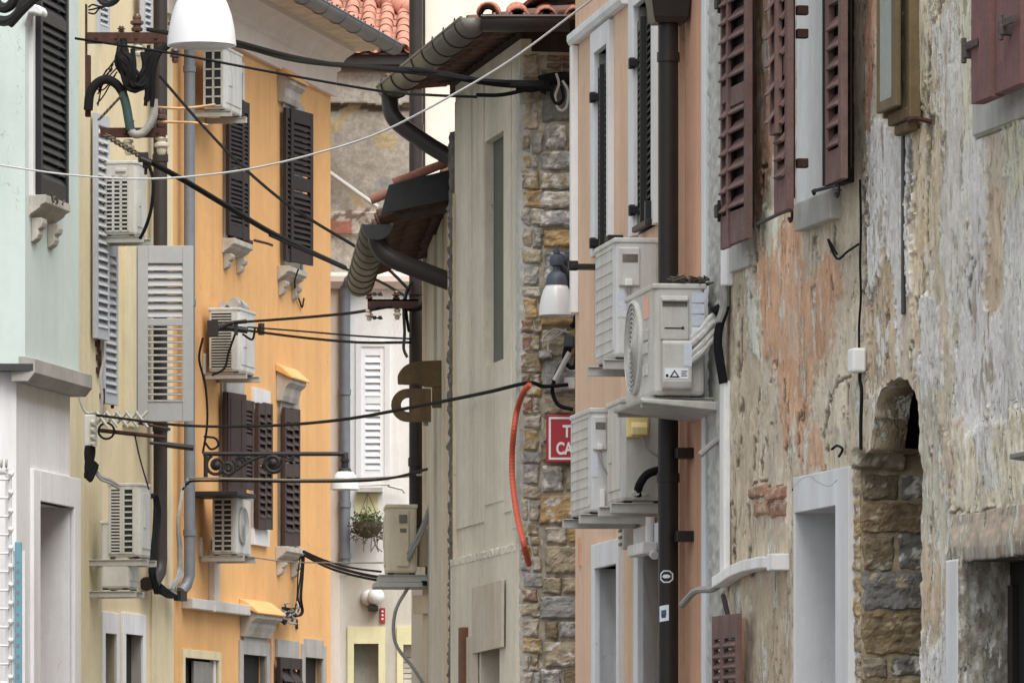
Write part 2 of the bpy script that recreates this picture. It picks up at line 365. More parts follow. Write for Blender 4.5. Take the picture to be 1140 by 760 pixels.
# ------------------------------------------------------------------ generic pieces
def panel(mb, x0, x1, z0, z1, holes=(), depth=3.0, y=0.0, ends=True):
    """wall front at local y with rectangular holes (hx0,hx1,hz0,hz1,hd) that have reveals; ends/top closed back to depth"""
    xs = sorted({x0, x1, *[h[0] for h in holes], *[h[1] for h in holes]}); zs = sorted({z0, z1, *[h[2] for h in holes], *[h[3] for h in holes]})
    xs = [a for a in xs if x0 <= a <= x1]; zs = [a for a in zs if z0 <= a <= z1]
    for i in range(len(xs) - 1):
        for j in range(len(zs) - 1):
            cx, cz = (xs[i] + xs[i+1]) / 2, (zs[j] + zs[j+1]) / 2
            if any(h[0] < cx < h[1] and h[2] < cz < h[3] for h in holes): continue
            mb.quad((xs[i], y, zs[j]), (xs[i+1], y, zs[j]), (xs[i+1], y, zs[j+1]), (xs[i], y, zs[j+1]))
    for a, b, c, d, hd in holes:
        c = max(c, z0); d = min(d, z1); e = y + hd
        mb.quad((a,y,c),(a,e,c),(a,e,d),(a,y,d)); mb.quad((b,y,c),(b,y,d),(b,e,d),(b,e,c))
        mb.quad((a,y,d),(a,e,d),(b,e,d),(b,y,d)); mb.quad((a,y,c),(b,y,c),(b,e,c),(a,e,c))
    if ends:
        e = y + depth
        mb.quad((x0,y,z0),(x0,y,z1),(x0,e,z1),(x0,e,z0)); mb.quad((x1,y,z0),(x1,e,z0),(x1,e,z1),(x1,y,z1))
        mb.quad((x0,y,z1),(x1,y,z1),(x1,e,z1),(x0,e,z1)); mb.quad((x0,e,z0),(x0,e,z1),(x1,e,z1),(x1,e,z0))
    return mb

def shutter_mb(w, h, nl, stile=.06, rail=.09, t=.035, mids=(), cols=1, closed_top=False, tilt=56, slat=None, mb=None, th=.005, k=1.3, mr=None):
    """louvred leaf: x 0..w, y -t..0 (front at -t), z 0..h"""
    mb = mb or MB()
    mb.box(0, stile, -t, 0, 0, h); mb.box(w - stile, w, -t, 0, 0, h)
    for c in range(1, cols):
        xc = stile + (w - 2 * stile) * c / cols
        mb.box(xc - stile * .4, xc + stile * .4, -t, 0, rail, h - rail)
    e = .0015
    mb.box(stile, w - stile, -t + e, -e, 0, rail); mb.box(stile, w - stile, -t + e, -e, h - rail, h)
    mr = mr or rail
    for m_ in mids: mb.box(stile, w - stile, -t + e, -e, h * m_ - mr / 2, h * m_ + mr / 2)
    z0, z1 = rail, h - rail
    slat = slat or (z1 - z0) / nl * k
    for i in range(nl):
        z = z0 + (z1 - z0) * (i + .5) / nl
        if any(abs(z - h * m_) < mr * .5 for m_ in mids): continue
        keep = mb.M
        mb.M = keep @ Matrix.Translation((0, -t / 2, z)) @ Matrix.Rotation(R(tilt), 4, 'X')
        mb.box(stile - .004, w - stile + .004, -slat / 2, slat / 2, -th, th)
        mb.M = keep
    return mb

def leaf(parent, F, x, z, w, h, phi, nl, mat, out=.01, hinge='near', name='shutter', **kw):
    """shutter hinged at local x, swung phi degrees out of the wall plane; hinge 'left' points +x, 'right' points -x"""
    mb = shutter_mb(w, h, nl, **kw)
    o = mb.build(name, mat, parent, bevel=.003)
    o.location = (x, -out, z)
    o.rotation_euler = (0, 0, -R(phi)) if hinge != 'right' else (0, 0, R(180) + R(phi))
    return o

def bars(mb, ax, x, y0, y1, z0, z1, rows, cols, t=.006, bw=.012):
    """raised grid bars on a plane: ax='x' -> plane x=const spanned by y,z"""
    for i in range(rows + 1):
        z = z0 + (z1 - z0) * i / rows
        mb.box(x, x + t, y0, y1, z - bw / 2, z + bw / 2)
    for i in range(cols + 1):
        y = y0 + (y1 - y0) * i / cols
        mb.box(x, x + t * 1.1, y - bw * .7, y + bw * .7, z0 - bw / 2, z1 + bw / 2)

def make_ac(F, uf, ub, vt, vb, w, near, label, style, mat='acwhite', gap=.1, group='air conditioner units on the house fronts', arm=None, armmat='bracket', brk=True, bdrop=.0, tilt=0):
    vm = (vt + vb) / 2
    xn, _, Y = F.hit(ub, vm, gap)
    lo, hi = gap, gap + 1.2
    for _ in range(40):
        m_ = (lo + hi) / 2
        um = F.px(xn, -m_, 3)[0]
        if (um < uf) if near < 0 else (um > uf): lo = m_
        else: hi = m_
    d = lo - gap
    ym = -(gap + d / 2)
    Yc = F.w(xn, ym, 0).y
    z0 = ZC + (VH - vb) / FP * Yc; h = (vb - vt) / FP * Yc
    root = at(F, 'air_conditioner', xn - near * w / 2, 0, z0, label, 'air conditioner', group)
    yf, yb = -(gap + d), -gap
    nx = near * w / 2
    mb = MB().box(-w/2, w/2, yf, yb, 0, h)
    mb.build('casing', M[mat], root, bevel=min(.022, d * .1))
    MB().box(-w/2 - .006, w/2 + .006, yf - .006, yb + .006, h - .02, h + .006).build('lid', M[mat], root, bevel=.006)
    s = near
    def face(mb, y0, y1, z0_, z1_, e0, e1):  # box on the near end
        a, b = nx + s * e0, nx + s * e1
        mb.box(a, b, y0, y1, z0_, z1_)
    # front: fan guard or slats
    if style in ('grid3', 'grid2', 'gridfine', 'grid2b', 'plainback', 'cover', 'plainpipe'):
        g = MB(); g.box(-w * .40, w * .42, yf - .006, yf + .002, h * .12, h * .88); g.box(-w * .30, -w * .10, yf - .012, yf - .004, h * .40, h * .62); g.build('front_panel', M[mat], root, bevel=.006)
    elif style in ('fan', 'grid_fan'):
        fx = -near * w * .0 - w * .14; r = min(h * .42, w * .3)
        f = MB()
        f.lathe([(r * 1.02, 0), (r * 1.02, .014), (r * .97, .018), (r * .97, 0)], n=36)
        g = MB(); g.M = Matrix.Translation((fx, yf, h / 2)) @ Matrix.Rotation(R(90), 4, 'X')
        g.lathe([(r * 1.04, 0), (r * 1.04, .016), (r * .98, .022), (r * .97, .004)], n=40)
        for q in range(1, 10):
            rr = r * q / 10
            g.lathe([(rr - .004, .006), (rr - .003, .018 + .01 * (1 - q / 10)), (rr + .003, .018 + .01 * (1 - q / 10)), (rr + .004, .006)], n=36)
        for q in range(8):
            t = q * math.pi / 4
            g.tube([(.02 * math.cos(t), .02 * math.sin(t), .014), (r * math.cos(t), r * math.sin(t), .012)], .004, 5)
        fg = g.build('fan_grille', M[mat], root, smooth=True)
        b = MB(); b.M = Matrix.Translation((fx, yf - .002, h / 2)) @ Matrix.Rotation(R(90), 4, 'X')
        b.lathe([(1e-4, 0), (r * .97, 0)], n=36)
        b.build('fan_recess', M['acgrey'] if style == 'fan' else M['slot'], fg)
    else:
        g = MB()
        for q in range(10):
            z = h * (.07 + .86 * q / 9)
            g.box(-w * .44, w * .44, yf - .004, yf + .002, z - .004, z + .004)
        for q in range(2):
            x = -w * .44 + w * .88 * q
            g.box(x - .006, x + .006, yf - .005, yf + .002, h * .07, h * .93)
        g.build('front_grille', M[mat], root)
    # near end
    if style.startswith('grid'):
        spec = {'grid3': (3, 13, 0, .70), 'grid2': (2, 11, .10, .72), 'grid2b': (2, 6, .12, .82), 'gridfine': (1, 20, .08, .70), 'grid_fan': (2, 10, .1, .75)}[style]
        c, rws, ya, yb_ = spec
        # from the back edge (at the wall) to the front
        y1 = yb - d * .07; y0 = yb - d * (yb_ + .06)
        zz0, zz1 = h * .06, h * (.80 if style == 'grid3' else .93)
        bk = MB(); face(bk, y0, y1, zz0, zz1, -.004, .0015)
        pg = bk.build('coil_opening', M['slot'], root)
        gm = MB()
        a = nx + s * .0015
        x0_, t_ = (a, .006) if s > 0 else (a - .006, .006)
        if style == 'grid2':
            ys = y1 - (y1 - y0) * .46
            bars(gm, 'x', x0_, ys, y1, zz0, zz1, 20, 1, t_, .012); bars(gm, 'x', x0_, y0, ys - .02, zz0, zz1, 11, 1, t_, .012)
        else:
            bars(gm, 'x', x0_, y0, y1, zz0, zz1, rws, c, t_, .013 if style != 'gridfine' else .009)
        gm.build('side_grille', M[mat], root)
        if style == 'grid3':
            hm = MB(); face(hm, y0 + .02, y0 + (y1 - y0) * .55, h * .86, h * .91, -.003, .014); hm.build('grip', M[mat], root, bevel=.005)
    elif style == 'fan':
        # service cover with recessed grip, valve cover, stickers
        y = lambda f: yf + d * f
        cv = MB(); face(cv, y(.12), y(.68), h * .50, h * .90, -.003, .012); sc = cv.build('service_cover', M[mat], root, bevel=.008)
        gr = MB(); face(gr, y(.16), y(.64), h * .80, h * .845, .008, .0135); gr.build('grip', M['dconcrete'], sc)
        gl = MB(); face(gl, y(.14), y(.66), h * .845, h * .875, .008, .03); gl.build('grip_lip', M[mat], sc, bevel=.006)
        vc = MB(); vc.prism([(nx, h*.04), (nx + s*.035, h*.06), (nx + s*.045, h*.12), (nx + s*.045, h*.47), (nx + s*.03, h*.495), (nx, h*.495)], y(.14), y(.72), 'y')
        v_ = vc.build('valve_cover', M[mat], root, bevel=.008)
        lb = MB(); face(lb, y(.18), y(.64), h*.145, h*.24, .044, .0465); l_ = lb.build('warning_label', M['label'], v_)
        e = nx + s * .0475
        tr = MB(); ymid = y(.37)
        tri = [(ymid - .025, h*.155), (ymid + .025, h*.155), (ymid, h*.225)]
        tr.add([(e, a, b) for a, b in tri], [(0, 1, 2)])
        tr.box(e, e + s*.001, y(.20), y(.25), h*.16, h*.185); tr.box(e, e + s*.001, y(.5), y(.62), h*.17, h*.176); tr.box(e, e + s*.001, y(.5), y(.6), h*.19, h*.196); tr.box(e, e + s*.001, y(.5), y(.62), h*.21, h*.216)
        tr.build('warning_sign', M['ink'], l_)
        bolt = MB()
        e2 = nx + s * .048
        bolt.add([(e2, ymid - .0125, h*.168), (e2, ymid + .0125, h*.168), (e2, ymid, h*.205)], [(0, 1, 2)]); bolt.build('warning_symbol', M['label'], l_)
        lg = MB(); face(lg, y(.55), y(.71), h*.26, h*.46, .0445, .047); lg.build('printed_label', M['labelblue'], v_)
        for q, (a, b) in enumerate(((.84, .93), (.74, .83), (.63, .73), (.55, .62))):
            st = MB(); face(st, y(.74), y(.985), h*a, h*b, .0005, .0025); st.build('printed_label', M['labelblue' if q < 3 else 'label'], root)
        ln = MB(); face(ln, y(.2), y(.55), h*.60, h*.612, .012, .0135); face(ln, y(.53), y(.58), h*.595, h*.62, .012, .014); ln.build('screw_slot', M['slot'], sc)
        rp = MB(); rp.box(w*.16, w*.33, yf - .003, yf + .002, h*.72, h*.93); rp.build('maker_label', M['redpatch'], root)
        gp = MB()
        for a in (.3, .5, .62): gp.box(w*.17, w*.30, yf - .01, yf + .002, h*(a - .1), h*a)
        gp.build('front_panel_relief', M[mat], root, bevel=.004)
    elif style == 'slats':
        y = lambda f: yf + d * f
        cv = MB(); face(cv, y(.08), y(.55), h*.60, h*.93, -.003, .012); sc = cv.build('service_cover', M[mat], root, bevel=.008)
        gr = MB(); face(gr, y(.16), y(.5), h*.80, h*.87, .008, .0135); gr.build('grip', M['dconcrete'], sc)
        cn = MB(); face(cn, y(.2), y(.36), h*.60, h*.655, .01, .045); cn.build('cable_entry', M['trunk'], sc, bevel=.004)
        lb = MB(); face(lb, y(.06), y(.26), h*.34, h*.56, .0005, .0025); lb.build('printed_label', M['labelblue'], root)
        vb_ = MB(); face(vb_, y(.3), y(.46), h*.03, h*.22, -.003, .03); vb_.build('valve_cover', M['trunk'], root, bevel=.004)
        cb = MB(); yy = y(.28); cb.tube([(nx + s*.03, yy, h*.6), (nx + s*.035, yy + .01, h*.48), (nx + s*.035, yy + .04, h*.36), (nx + s*.03, yb - .02, h*.27), (nx + s*.02, yb + .05, h*.25)], .006, 6, 6); cb.build('cable', M['gcable'], root, smooth=True)
    elif style == 'cover':
        y = lambda f: yf + d * f
        cv = MB(); face(cv, y(.10), y(.62), h*.62, h*.97, -.003, .016); sc = cv.build('service_cover', M['yelplastic'], root, bevel=.008)
        gr = MB(); face(gr, y(.24), y(.52), h*.84, h*.90, .012, .0175); gr.build('grip', M['slot'], sc)
        b2 = MB(); b2.prism([(nx + s*.014, h*.63), (nx + s*.05, h*.645), (nx + s*.05, h*.72), (nx + s*.03, h*.77), (nx + s*.014, h*.77)], y(.2), y(.56), 'y'); b2.build('cable_hood', M['yelplastic'], sc, bevel=.004)
        sl = MB(); face(sl, y(-.16), y(-.08), h*.74, h*.86, -.01, .001)
        cb = MB(); yy = y(.45); cb.tube([(nx + s*.03, yy, h*.63), (nx + s*.035, yy + .02, h*.52), (nx + s*.03, yb - .02, h*.42), (nx + s*.02, yb + .06, h*.4)], .006, 6, 6); cb.build('cable', M['gcable'], root, smooth=True)
        hs = MB(); yy = y(.35); hs.tube([(nx + s*.02, yy, h*.06), (nx + s*.05, yy + .005, h*.16), (nx + s*.05, yy + .05, h*.27), (nx + s*.04, yb, h*.31), (nx, yb + .09, h*.31)], .021, 10, 6); hs.build('insulated_hose', M['cable'], root, smooth=True)
        vv = MB(); face(vv, y(.25), y(.6), h*.02, h*.06, -.003, .03); vv.tube([(nx, y(.3), h*.08), (nx + s*.05, y(.3), h*.08)], .016, 8); vv.tube([(nx, y(.48), h*.08), (nx + s*.05, y(.48), h*.08)], .016, 8); vv.build('valve', M['bracket'], root)
    elif style == 'plainpipe':
        y = lambda f: yf + d * f
        cv = MB(); face(cv, y(.35), y(.75), h*.10, h*.93, -.003, .012); sc = cv.build('service_cover', M[mat], root, bevel=.006)
        gr = MB(); face(gr, y(.42), y(.68), h*.74, h*.86, .01, .022); gr.build('grip', M['gutter'], sc, bevel=.004); gr = MB(); face(gr, y(.45), y(.66), h*.6, h*.66, .01, .016); gr.build('grip', M['gutter'], sc, bevel=.004)
        for q in (-.02, .015):
            cb = MB(); cb.tube([(nx + s*.01, y(.72), h*.25 + q), (nx + s*.05, y(.9), h*.4 + q), (nx + s*.05, yb + .03, h*.62 + q), (nx + s*.03, -.02, h*.92 + q), (nx - s*.05, -.01, h*.98 + q)], .014, 7, 6); cb.build('refrigerant_pipe', M['gcable'], root, smooth=True)
    # wall brackets
    if brk:
        aw = .035
        for q in (-1, 1):
            xb = q * w * .42
            br = MB()
            br.box(xb - aw/2, xb + aw/2, yf - .05, -.004, -.055 - bdrop, -.012 - bdrop)
            br.box(xb - aw/2 - .012, xb + aw/2 + .012, yf - .048, -.006, -.0125 - bdrop, -.006 - bdrop)
            br.box(xb - aw/2, xb + aw/2, -.03, -.002, (.30 if not arm else arm) * h, -.054 - bdrop) if arm != 0 else None
            br.prism([(-.028, -.20), (-.006, -.20), (-.006, -.056), (-(gap + d) * .7, -.056)], xb - .004, xb + .004, 'x') if arm == -1 else None
            br.build('bracket', M[armmat], root, bevel=.002)
            for yy in (yf + d * .15, yb - d * .15): MB().box(xb - .03, xb + .03, yy - .02, yy + .02, -.0065, .001).build('rubber_foot', M['cable'], root)
    return root, (nx, yf, yb, h, d)

def wire(label, pts, r_, mat='cable', smooth=8, n=6, name='overhead_cable', cat='cable', group='cables strung across the street'):
    """pts: (u, v, depth)"""
    w = [P(*p) for p in pts]; r = r_ * .84
    o0 = w[0]
    mb = MB().tube([p - o0 for p in w], r, n, smooth)
    o = mb.build(name, M[mat], None, smooth=True); o.location = o0
    return tag(o, label, cat, group)

def tile_sheet(mb, o, ex, up, ncol, nrow, pitch, row, clip=None, lift=.028, rr=.36):
    """barrel-and-channel tiles: o lower-left corner, ex along eave, up up the slope"""
    ex, up = Vector(ex).normalized(), Vector(up).normalized(); nrm = ex.cross(up).normalized()
    if nrm.z < 0: nrm = -nrm
    for c in range(ncol):
        for r_ in range(nrow):
            for kind in (0, 1):
                base = Vector(o) + ex * (pitch * (c + (.5 if kind else 0))) + up * (row * r_)
                if clip and not clip(c + (.5 if kind else 0), r_): continue
                rad0, rad1 = pitch * rr, pitch * (rr - .06)
                base = base + ex * random.uniform(-.006, .006) + up * random.uniform(-.012, .012)
                vs = []; n = 7
                for e, (dist, rad, lift) in enumerate(((0, rad0 if not kind else rad1, lift if not kind else lift * .4), (row * 1.18, rad1 if not kind else rad0, .0))):
                    for j in range(n + 1):
                        t = math.pi * j / n
                        sgn = 1 if not kind else -.75
                        vs.append(base + up * dist + ex * (-math.cos(t) * rad) + nrm * (sgn * math.sin(t) * rad + lift + (.03 if kind else 0)))
                fs = [(j, j + 1, n + 2 + j, n + 1 + j) for j in range(n)]
                mb.add(vs, fs)
    return mb

def rough(x0, x1, z0, z1, y, amp, edge=.012, step=.018, depth=.12, seed=0, edgez=0.0, fq=1.0):
    """uneven hand-worked strip: front near local y, ragged long edges, skirt back to y + depth"""
    mb = MB(); nx = max(3, int((x1 - x0) / step)); nz = max(3, int((z1 - z0) / step))
    for j in range(nz + 1):
        z = z0 + (z1 - z0) * j / nz
        for i in range(-1, nx + 2):
            ii = min(max(i, 0), nx); x = x0 + (x1 - x0) * ii / nx
            e = edge * noise.fractal(Vector((z * 22 * fq, seed, ii * 3)), .8, 2, 6)
            ez = edgez * noise.fractal(Vector((x * 24 * fq, seed + 5, j * 3)), .8, 2, 6) if j in (0, nz) else 0
            n_ = noise.fractal(Vector((x * 28 * fq, seed, z * 24 * fq)), .9, 2, 6)
            yy = y - amp * (.5 + .8 * n_)
            if i in (-1, nx + 1): yy = y + depth
            mb.v.append(Vector((x + (e if ii in (0, nx) else 0), yy, z + ez))); mb.c.append((1, 1, 1))
    w_ = nx + 3
    for j in range(nz):
        for i in range(w_ - 1):
            k = j * w_ + i; mb.f.append((k, k + 1, k + w_ + 1, k + w_))
    for j in (0, nz):
        b = len(mb.v)
        for i in range(w_): p = mb.v[j * w_ + i]; mb.v.append(Vector((p.x, y + depth, p.z))); mb.c.append((1, 1, 1))
        for i in range(w_ - 1): mb.f.append((j * w_ + i, j * w_ + i + 1, b + i + 1, b + i))
    return mb

def straps(name, mat, parent, p0, p1, r, count):
    p0, p1 = Vector(p0), Vector(p1)
    for i in range(count):
        q0, q1 = p0.lerp(p1, i / count), p0.lerp(p1, (i + 1) / count); gutter_straps(MB(), q0, q1, r, 1).build(name, mat, parent)

def half_gutter(mb, p0, p1, r, n=10, lip=.012):
    p0, p1 = Vector(p0), Vector(p1); d = (p1 - p0).normalized(); side = d.cross(Vector((0, 0, 1))).normalized()
    vs = []
    for p in (p0, p1):
        for j in range(n + 1):
            t = math.pi * j / n
            vs.append(p + side * (math.cos(t) * r) - Vector((0, 0, 1)) * math.sin(t) * r)
    mb.add(vs, [(j, j+1, n+2+j, n+1+j) for j in range(n)])
    for sg in (1, -1): mb.tube([p0 + side * r * sg, p1 + side * r * sg], lip * .7, 6)
    for p in (p0, p1): mb.add([p + side * (math.cos(math.pi*j/n) * r) - Vector((0,0,1)) * math.sin(math.pi*j/n) * r for j in range(n+1)], [tuple(range(n+1))])
    return mb

def gutter_straps(mb, p0, p1, r, count):
    p0, p1 = Vector(p0), Vector(p1); d = (p1 - p0).normalized(); side = d.cross(Vector((0, 0, 1))).normalized()
    for i in range(count):
        p = p0.lerp(p1, (i + .5) / count)
        mb.tube([p + side * (math.cos(math.pi*j/12) * (r + .006)) - Vector((0,0,1)) * math.sin(math.pi*j/12) * (r + .006) for j in range(-1, 14)], .0045, 6)
    return mb

def insulator(parent, x, y, z, up=1, mat='ceramic', s=1.0):
    mb = MB(); mb.M = Matrix.Translation((x, y, z)) @ Matrix.Diagonal((s, s, s * up, 1))
    mb.lathe([(.008, 0), (.03, .005), (.034, .02), (.022, .03), (.022, .036), (.038, .046), (.038, .06), (.022, .068), (.026, .08), (.018, .1), (.001, .104)], n=16)
    return mb.build('insulator', M[mat], parent, smooth=True)

# ================================================================== SETTING
me = MB().quad((-60, -20, 0), (60, -20, 0), (60, 140, 0), (-60, 140, 0)).build('street', M['asphalt']); tag(me, 'stone paved street running between the houses', kind='structure')

def house(name, F, label, cat='house'):
    return tag(empty(name, F.o.copy(), F.rot), label, cat)

def window_unit(F, H, u0, u1, v0, vb, frame='paintwhite', fw=.09, name='window', proud=.02, pane='pane', vb_at=None):
    """stone or painted surround on the wall face with dark pane behind; returns (window, x0, x1, z0, z1)"""
    x0, x1 = F.x(u0), F.x(u1); z1 = F.z(u0, v0); z0 = F.z(vb_at if vb_at else u0, vb)
    wn = empty(name, (0, 0, 0), 0, H)
    mb = MB()
    mb.box(x0, x0 + fw, -proud, .05, z0, z1); mb.box(x1 - fw, x1, -proud, .05, z0, z1); mb.box(x0 + fw, x1 - fw, -proud + .001, .05, z1 - fw * 1.6, z1)
    mb.build('frame', M[frame], wn, bevel=.004)
    MB().box(x0 + fw, x1 - fw, -.004, .03, z0, z1 - fw * 1.6).build('pane', M[pane], wn)
    return wn, x0, x1, z0, z1

def sill_unit(wn, xa, xb, z, proj=.24, h=.17, mat='palestone', br=True, csc=.62):
    """moulded window sill on two scroll consoles"""
    mb = MB(); n = .04
    prof = [(0, z), (-proj, z), (-proj, z - .045), (-proj + .03, z - .06), (-proj + .035, z - .075), (-proj + .09, z - .11), (-proj + .1, z - .125), (0, z - .125)]
    mb.prism(prof, xa, xb, 'x')
    o = mb.build('sill', M[mat], wn, bevel=.004)
    if br:
        for x in (xa + .05, xb - .16):
            b = MB(); q = lambda f: z - .127 - f * csc; b.prism([(0, z - .127), (-proj * .66, z - .127), (-proj * .70, q(.043)), (-proj * .62, q(.083)), (-proj * .42, q(.10)), (-proj * .46, q(.14)), (-proj * .36, q(.18)), (-proj * .14, q(.205)), (0, q(.213))], x, x + .11, 'x')
            b.build('console', M[mat], o, bevel=.006)
    return o

def hood_unit(wn, xa, xb, z, proj=.24, mat='palestone', top='palestone'):
    mb = MB()
    prof = [(0, z), (-.05, z), (-.07, z + .05), (-proj * .6, z + .09), (-proj * .65, z + .12), (-proj, z + .16), (-proj, z + .2), (0, z + .26)]
    mb.prism(prof, xa, xb, 'x'); o = mb.build('hood_moulding', M[mat], wn, bevel=.005)
    if top != mat:
        MB().prism([(0, z + .33), (-proj * .3, z + .315), (-proj * .8, z + .26), (-proj - .03, z + .205), (-proj - .02, z + .19), (0, z + .262)], xa - .03, xb + .03, 'x').build('hood_cover', M[top], o, bevel=.02)
    return o

# ================================================================== MINT HOUSE (left edge)
Fm = Facade(60, 36.0, .1708, 'L')
xc = Fm.x(28); xe = Fm.x(88)
H = house('mint_house', Fm, 'pale mint house with a white stone ground floor at the left edge')
zb = Fm.z(60, 414)
wx0, wx1 = Fm.x(33.5), Fm.x(65); wz0 = Fm.z(50, 226)
panel(MB(), xc, xe, zb, 7.6, [(wx0 + .03, wx1 - .02, wz0, 7.2, .16)], 3.2).build('wall', M['mint'], H)
# camera-facing side of the mint house
cw = MB(); cw.box(xc - .0, xc - .02, .0, 3.2, zb, 7.6)
# far-left return wall, roughly facing the camera
pc = Fm.w(xc, 0, 0)
inv = lambda p: ((p - Fm.o).dot(Fm.t), (p - Fm.o).dot(Fm.i))
q1 = inv(Vector((pc.x - 2.6, pc.y - .25, 0)))
rw = MB(); rw.quad((xc, 0, zb), (q1[0], q1[1], zb), (q1[0], q1[1], 7.6), (xc, 0, 7.6)); rw.build('side_wall', M['mint'], H)
rg = MB(); d_ = .07
rg.quad((xc + d_, d_, -.1), (q1[0] + d_, q1[1], -.1), (q1[0] + d_, q1[1], zb), (xc + d_, d_, zb)); rg.build('ground_side_wall', M['whitestone'], H)
dx0, dx1 = Fm.x(41.5, -.07), Fm.x(79.5, -.07); dz = Fm.z(60, 561, -.07)
g = MB(); panel(g, xc + d_, xe + .06, -.1, zb, [(dx0, dx1, -.1, dz, .42)], 3.0, y=.07); g.build('ground_wall', M['whitestone'], H)
# belt course
bc = MB()
prof = [(.08, zb - .10), (-.02, zb - .10), (-.06, zb - .05), (-.06, zb + .03), (0, zb + .045), (.08, zb + .045)]
bc.prism(prof, xc - .01, xe + .09, 'x'); bo = bc.build('belt_course', M['greystone'], H, bevel=.004)
bs = MB()
sd = Vector((q1[0] - xc, q1[1], 0)); 
for zz0, zz1, oo in ((zb - .04, zb + .0, .035),):
    a_ = Vector((xc - .01, -.05, 0)); b_ = a_ + sd; i_ = Vector((0, .12, 0)) + Vector((.12, 0, 0)) * 0
    bs.add([(a_.x, a_.y, zz0), (a_.x, a_.y, zz1), (b_.x, b_.y - .0, zz1), (b_.x, b_.y, zz0), (a_.x + .1, a_.y + .1, zz0), (a_.x + .1, a_.y + .1, zz1), (b_.x + .1, b_.y + .1, zz1), (b_.x + .1, b_.y + .1, zz0)],
       [(0,1,2,3), (4,5,6,7), (0,3,7,4), (1,2,6,5), (0,1,5,4), (2,3,7,6)])
bs.build('side_belt_shadow', M['flash'], H)  # thin dark strip painting the shadow under the belt course
# door with stone surround
dr = empty('door', (0, 0, 0), 0, H)
ds = MB(); y0 = .07
ds.box(dx0 - .16, dx0, y0 - .02, y0 + .06, -.1, dz + .18); ds.box(dx1, dx1 + .16, y0 - .02, y0 + .06, -.1, dz + .18); ds.box(dx0, dx1, y0 - .021, y0 + .06, dz, dz + .18)
ds.build('door_surround', M['whitestone'], dr, bevel=.004)
MB().box(dx0, dx1, .4, .46, 0, dz).build('door_leaf', M['brownwood'], dr)
# shuttered window
wn = empty('window', (0, 0, 0), 0, H)
mb = MB(); mb.box(wx0 - .03, wx0 + .028, -.025, .1, wz0, 7.2); mb.build('frame', M['paintwhite'], wn, bevel=.004)
w_ = wx1 - wx0 - .05
s_ = shutter_mb(w_ + .05, 7.15 - wz0, 35, stile=.05, rail=.10, mr=.07, t=.045, mids=(.50,), tilt=62, k=1.2).build('shutter', M['shblack'], wn, bevel=.003)
s_.location = (wx0 + .03, -.012, wz0 + .02)
MB().box(wx0, wx1, .12, .15, wz0, 7.2).build('pane', M['pane'], wn)
sx0, sx1 = Fm.x(32), Fm.x(60)
sl = sill_unit(wn, sx0, sx1, Fm.z(40, 220), .10, .17, 'palestone', csc=.66)
tw = MB()
for q in range(14):
    a = random.uniform(sx0 + .05, sx1 - .3); b = random.uniform(-.22, -.05); z = Fm.z(40, 226)
    tw.tube([(a, b * .6, z), (a + random.uniform(-.06, .06), b * .6, z + random.uniform(.02, .05))], .006, 5)
tw.build('nest_twigs', M['twig'], sl)
# rounded white console head beside the upper window
cb = MB(); hx = Fm.x(24); zz = Fm.z(24, 12)
prof = [(-.0, zz - .08), (-.01, zz), (-.03, zz + .03), (-.065, zz + .04), (-.10, zz + .03), (-.115, zz), (-.105, zz - .025), (-.06, zz - .01), (-.03, zz - .01)]
cb.prism(prof, wx0 - .16, wx0 - .03, 'x'); cb.build('bracket', M['paintwhite'], wn, bevel=.01)
# wire postcard rack and teal board by the door
Fr = Facade(0, 35.0, 0, 'C')
rk = at(Fr, 'display_rack', Fr.x(10), 0, 0, 'white wire display rack with hooks cut off by the left edge', 'rack')
zt = Fr.z(10, 522); b = MB()
b.tube([(0, -.02, 0), (0, -.02, zt)], .018, 8); b.tube([(-.14, -.02, 0), (-.14, -.02, zt)], .018, 8); b.tube([(-.14, -.02, zt - .02), (.03, -.02, zt - .02)], .014, 8)
b.box(-.2, .06, -.2, .16, 0, .03)
b.build('post', M['paintwhite'], rk)
for q in range(22):
    z = zt - .06 - q * .105
    h_ = MB(); h_.tube([(-.14, -.03, z), (.01, -.03, z)], .008, 6); h_.tube([(.0, -.03, z), (.012, -.1, z), (.012, -.115, z + .03)], .006, 6); h_.ball((.012, -.03, z + .03), .017); h_.build('hook', M['paintwhite'], rk)
h_ = MB()
for q in range(6): h_.ring((-.15 + q * .028, -.06, zt + .03), .022, .006, 'x', 12, 5)
h_.build('ring_hooks', M['bracket'], rk)
tb = at(Fr, 'notice_board', Fr.x(24), 0, 0, 'teal upright notice board with pale marks left of the white stone doorway', 'notice board')
zt = Fr.z(21, 603)
MB().box(-.035, .004, -.05, -.015, .2, zt).build('board', M['teal'], tb, bevel=.004)
MB().box(-.05, .02, -.0149, -.002, .2, zt - .05).build('backing', M['whitestone'], tb)
b = MB()
for q in range(16):
    z = zt - .12 - q * .06; b.box(-.024, -.010, -.0515, -.0505, z, z + random.uniform(.006, .03))
b.build('pale_marks', M['zinc'], tb)

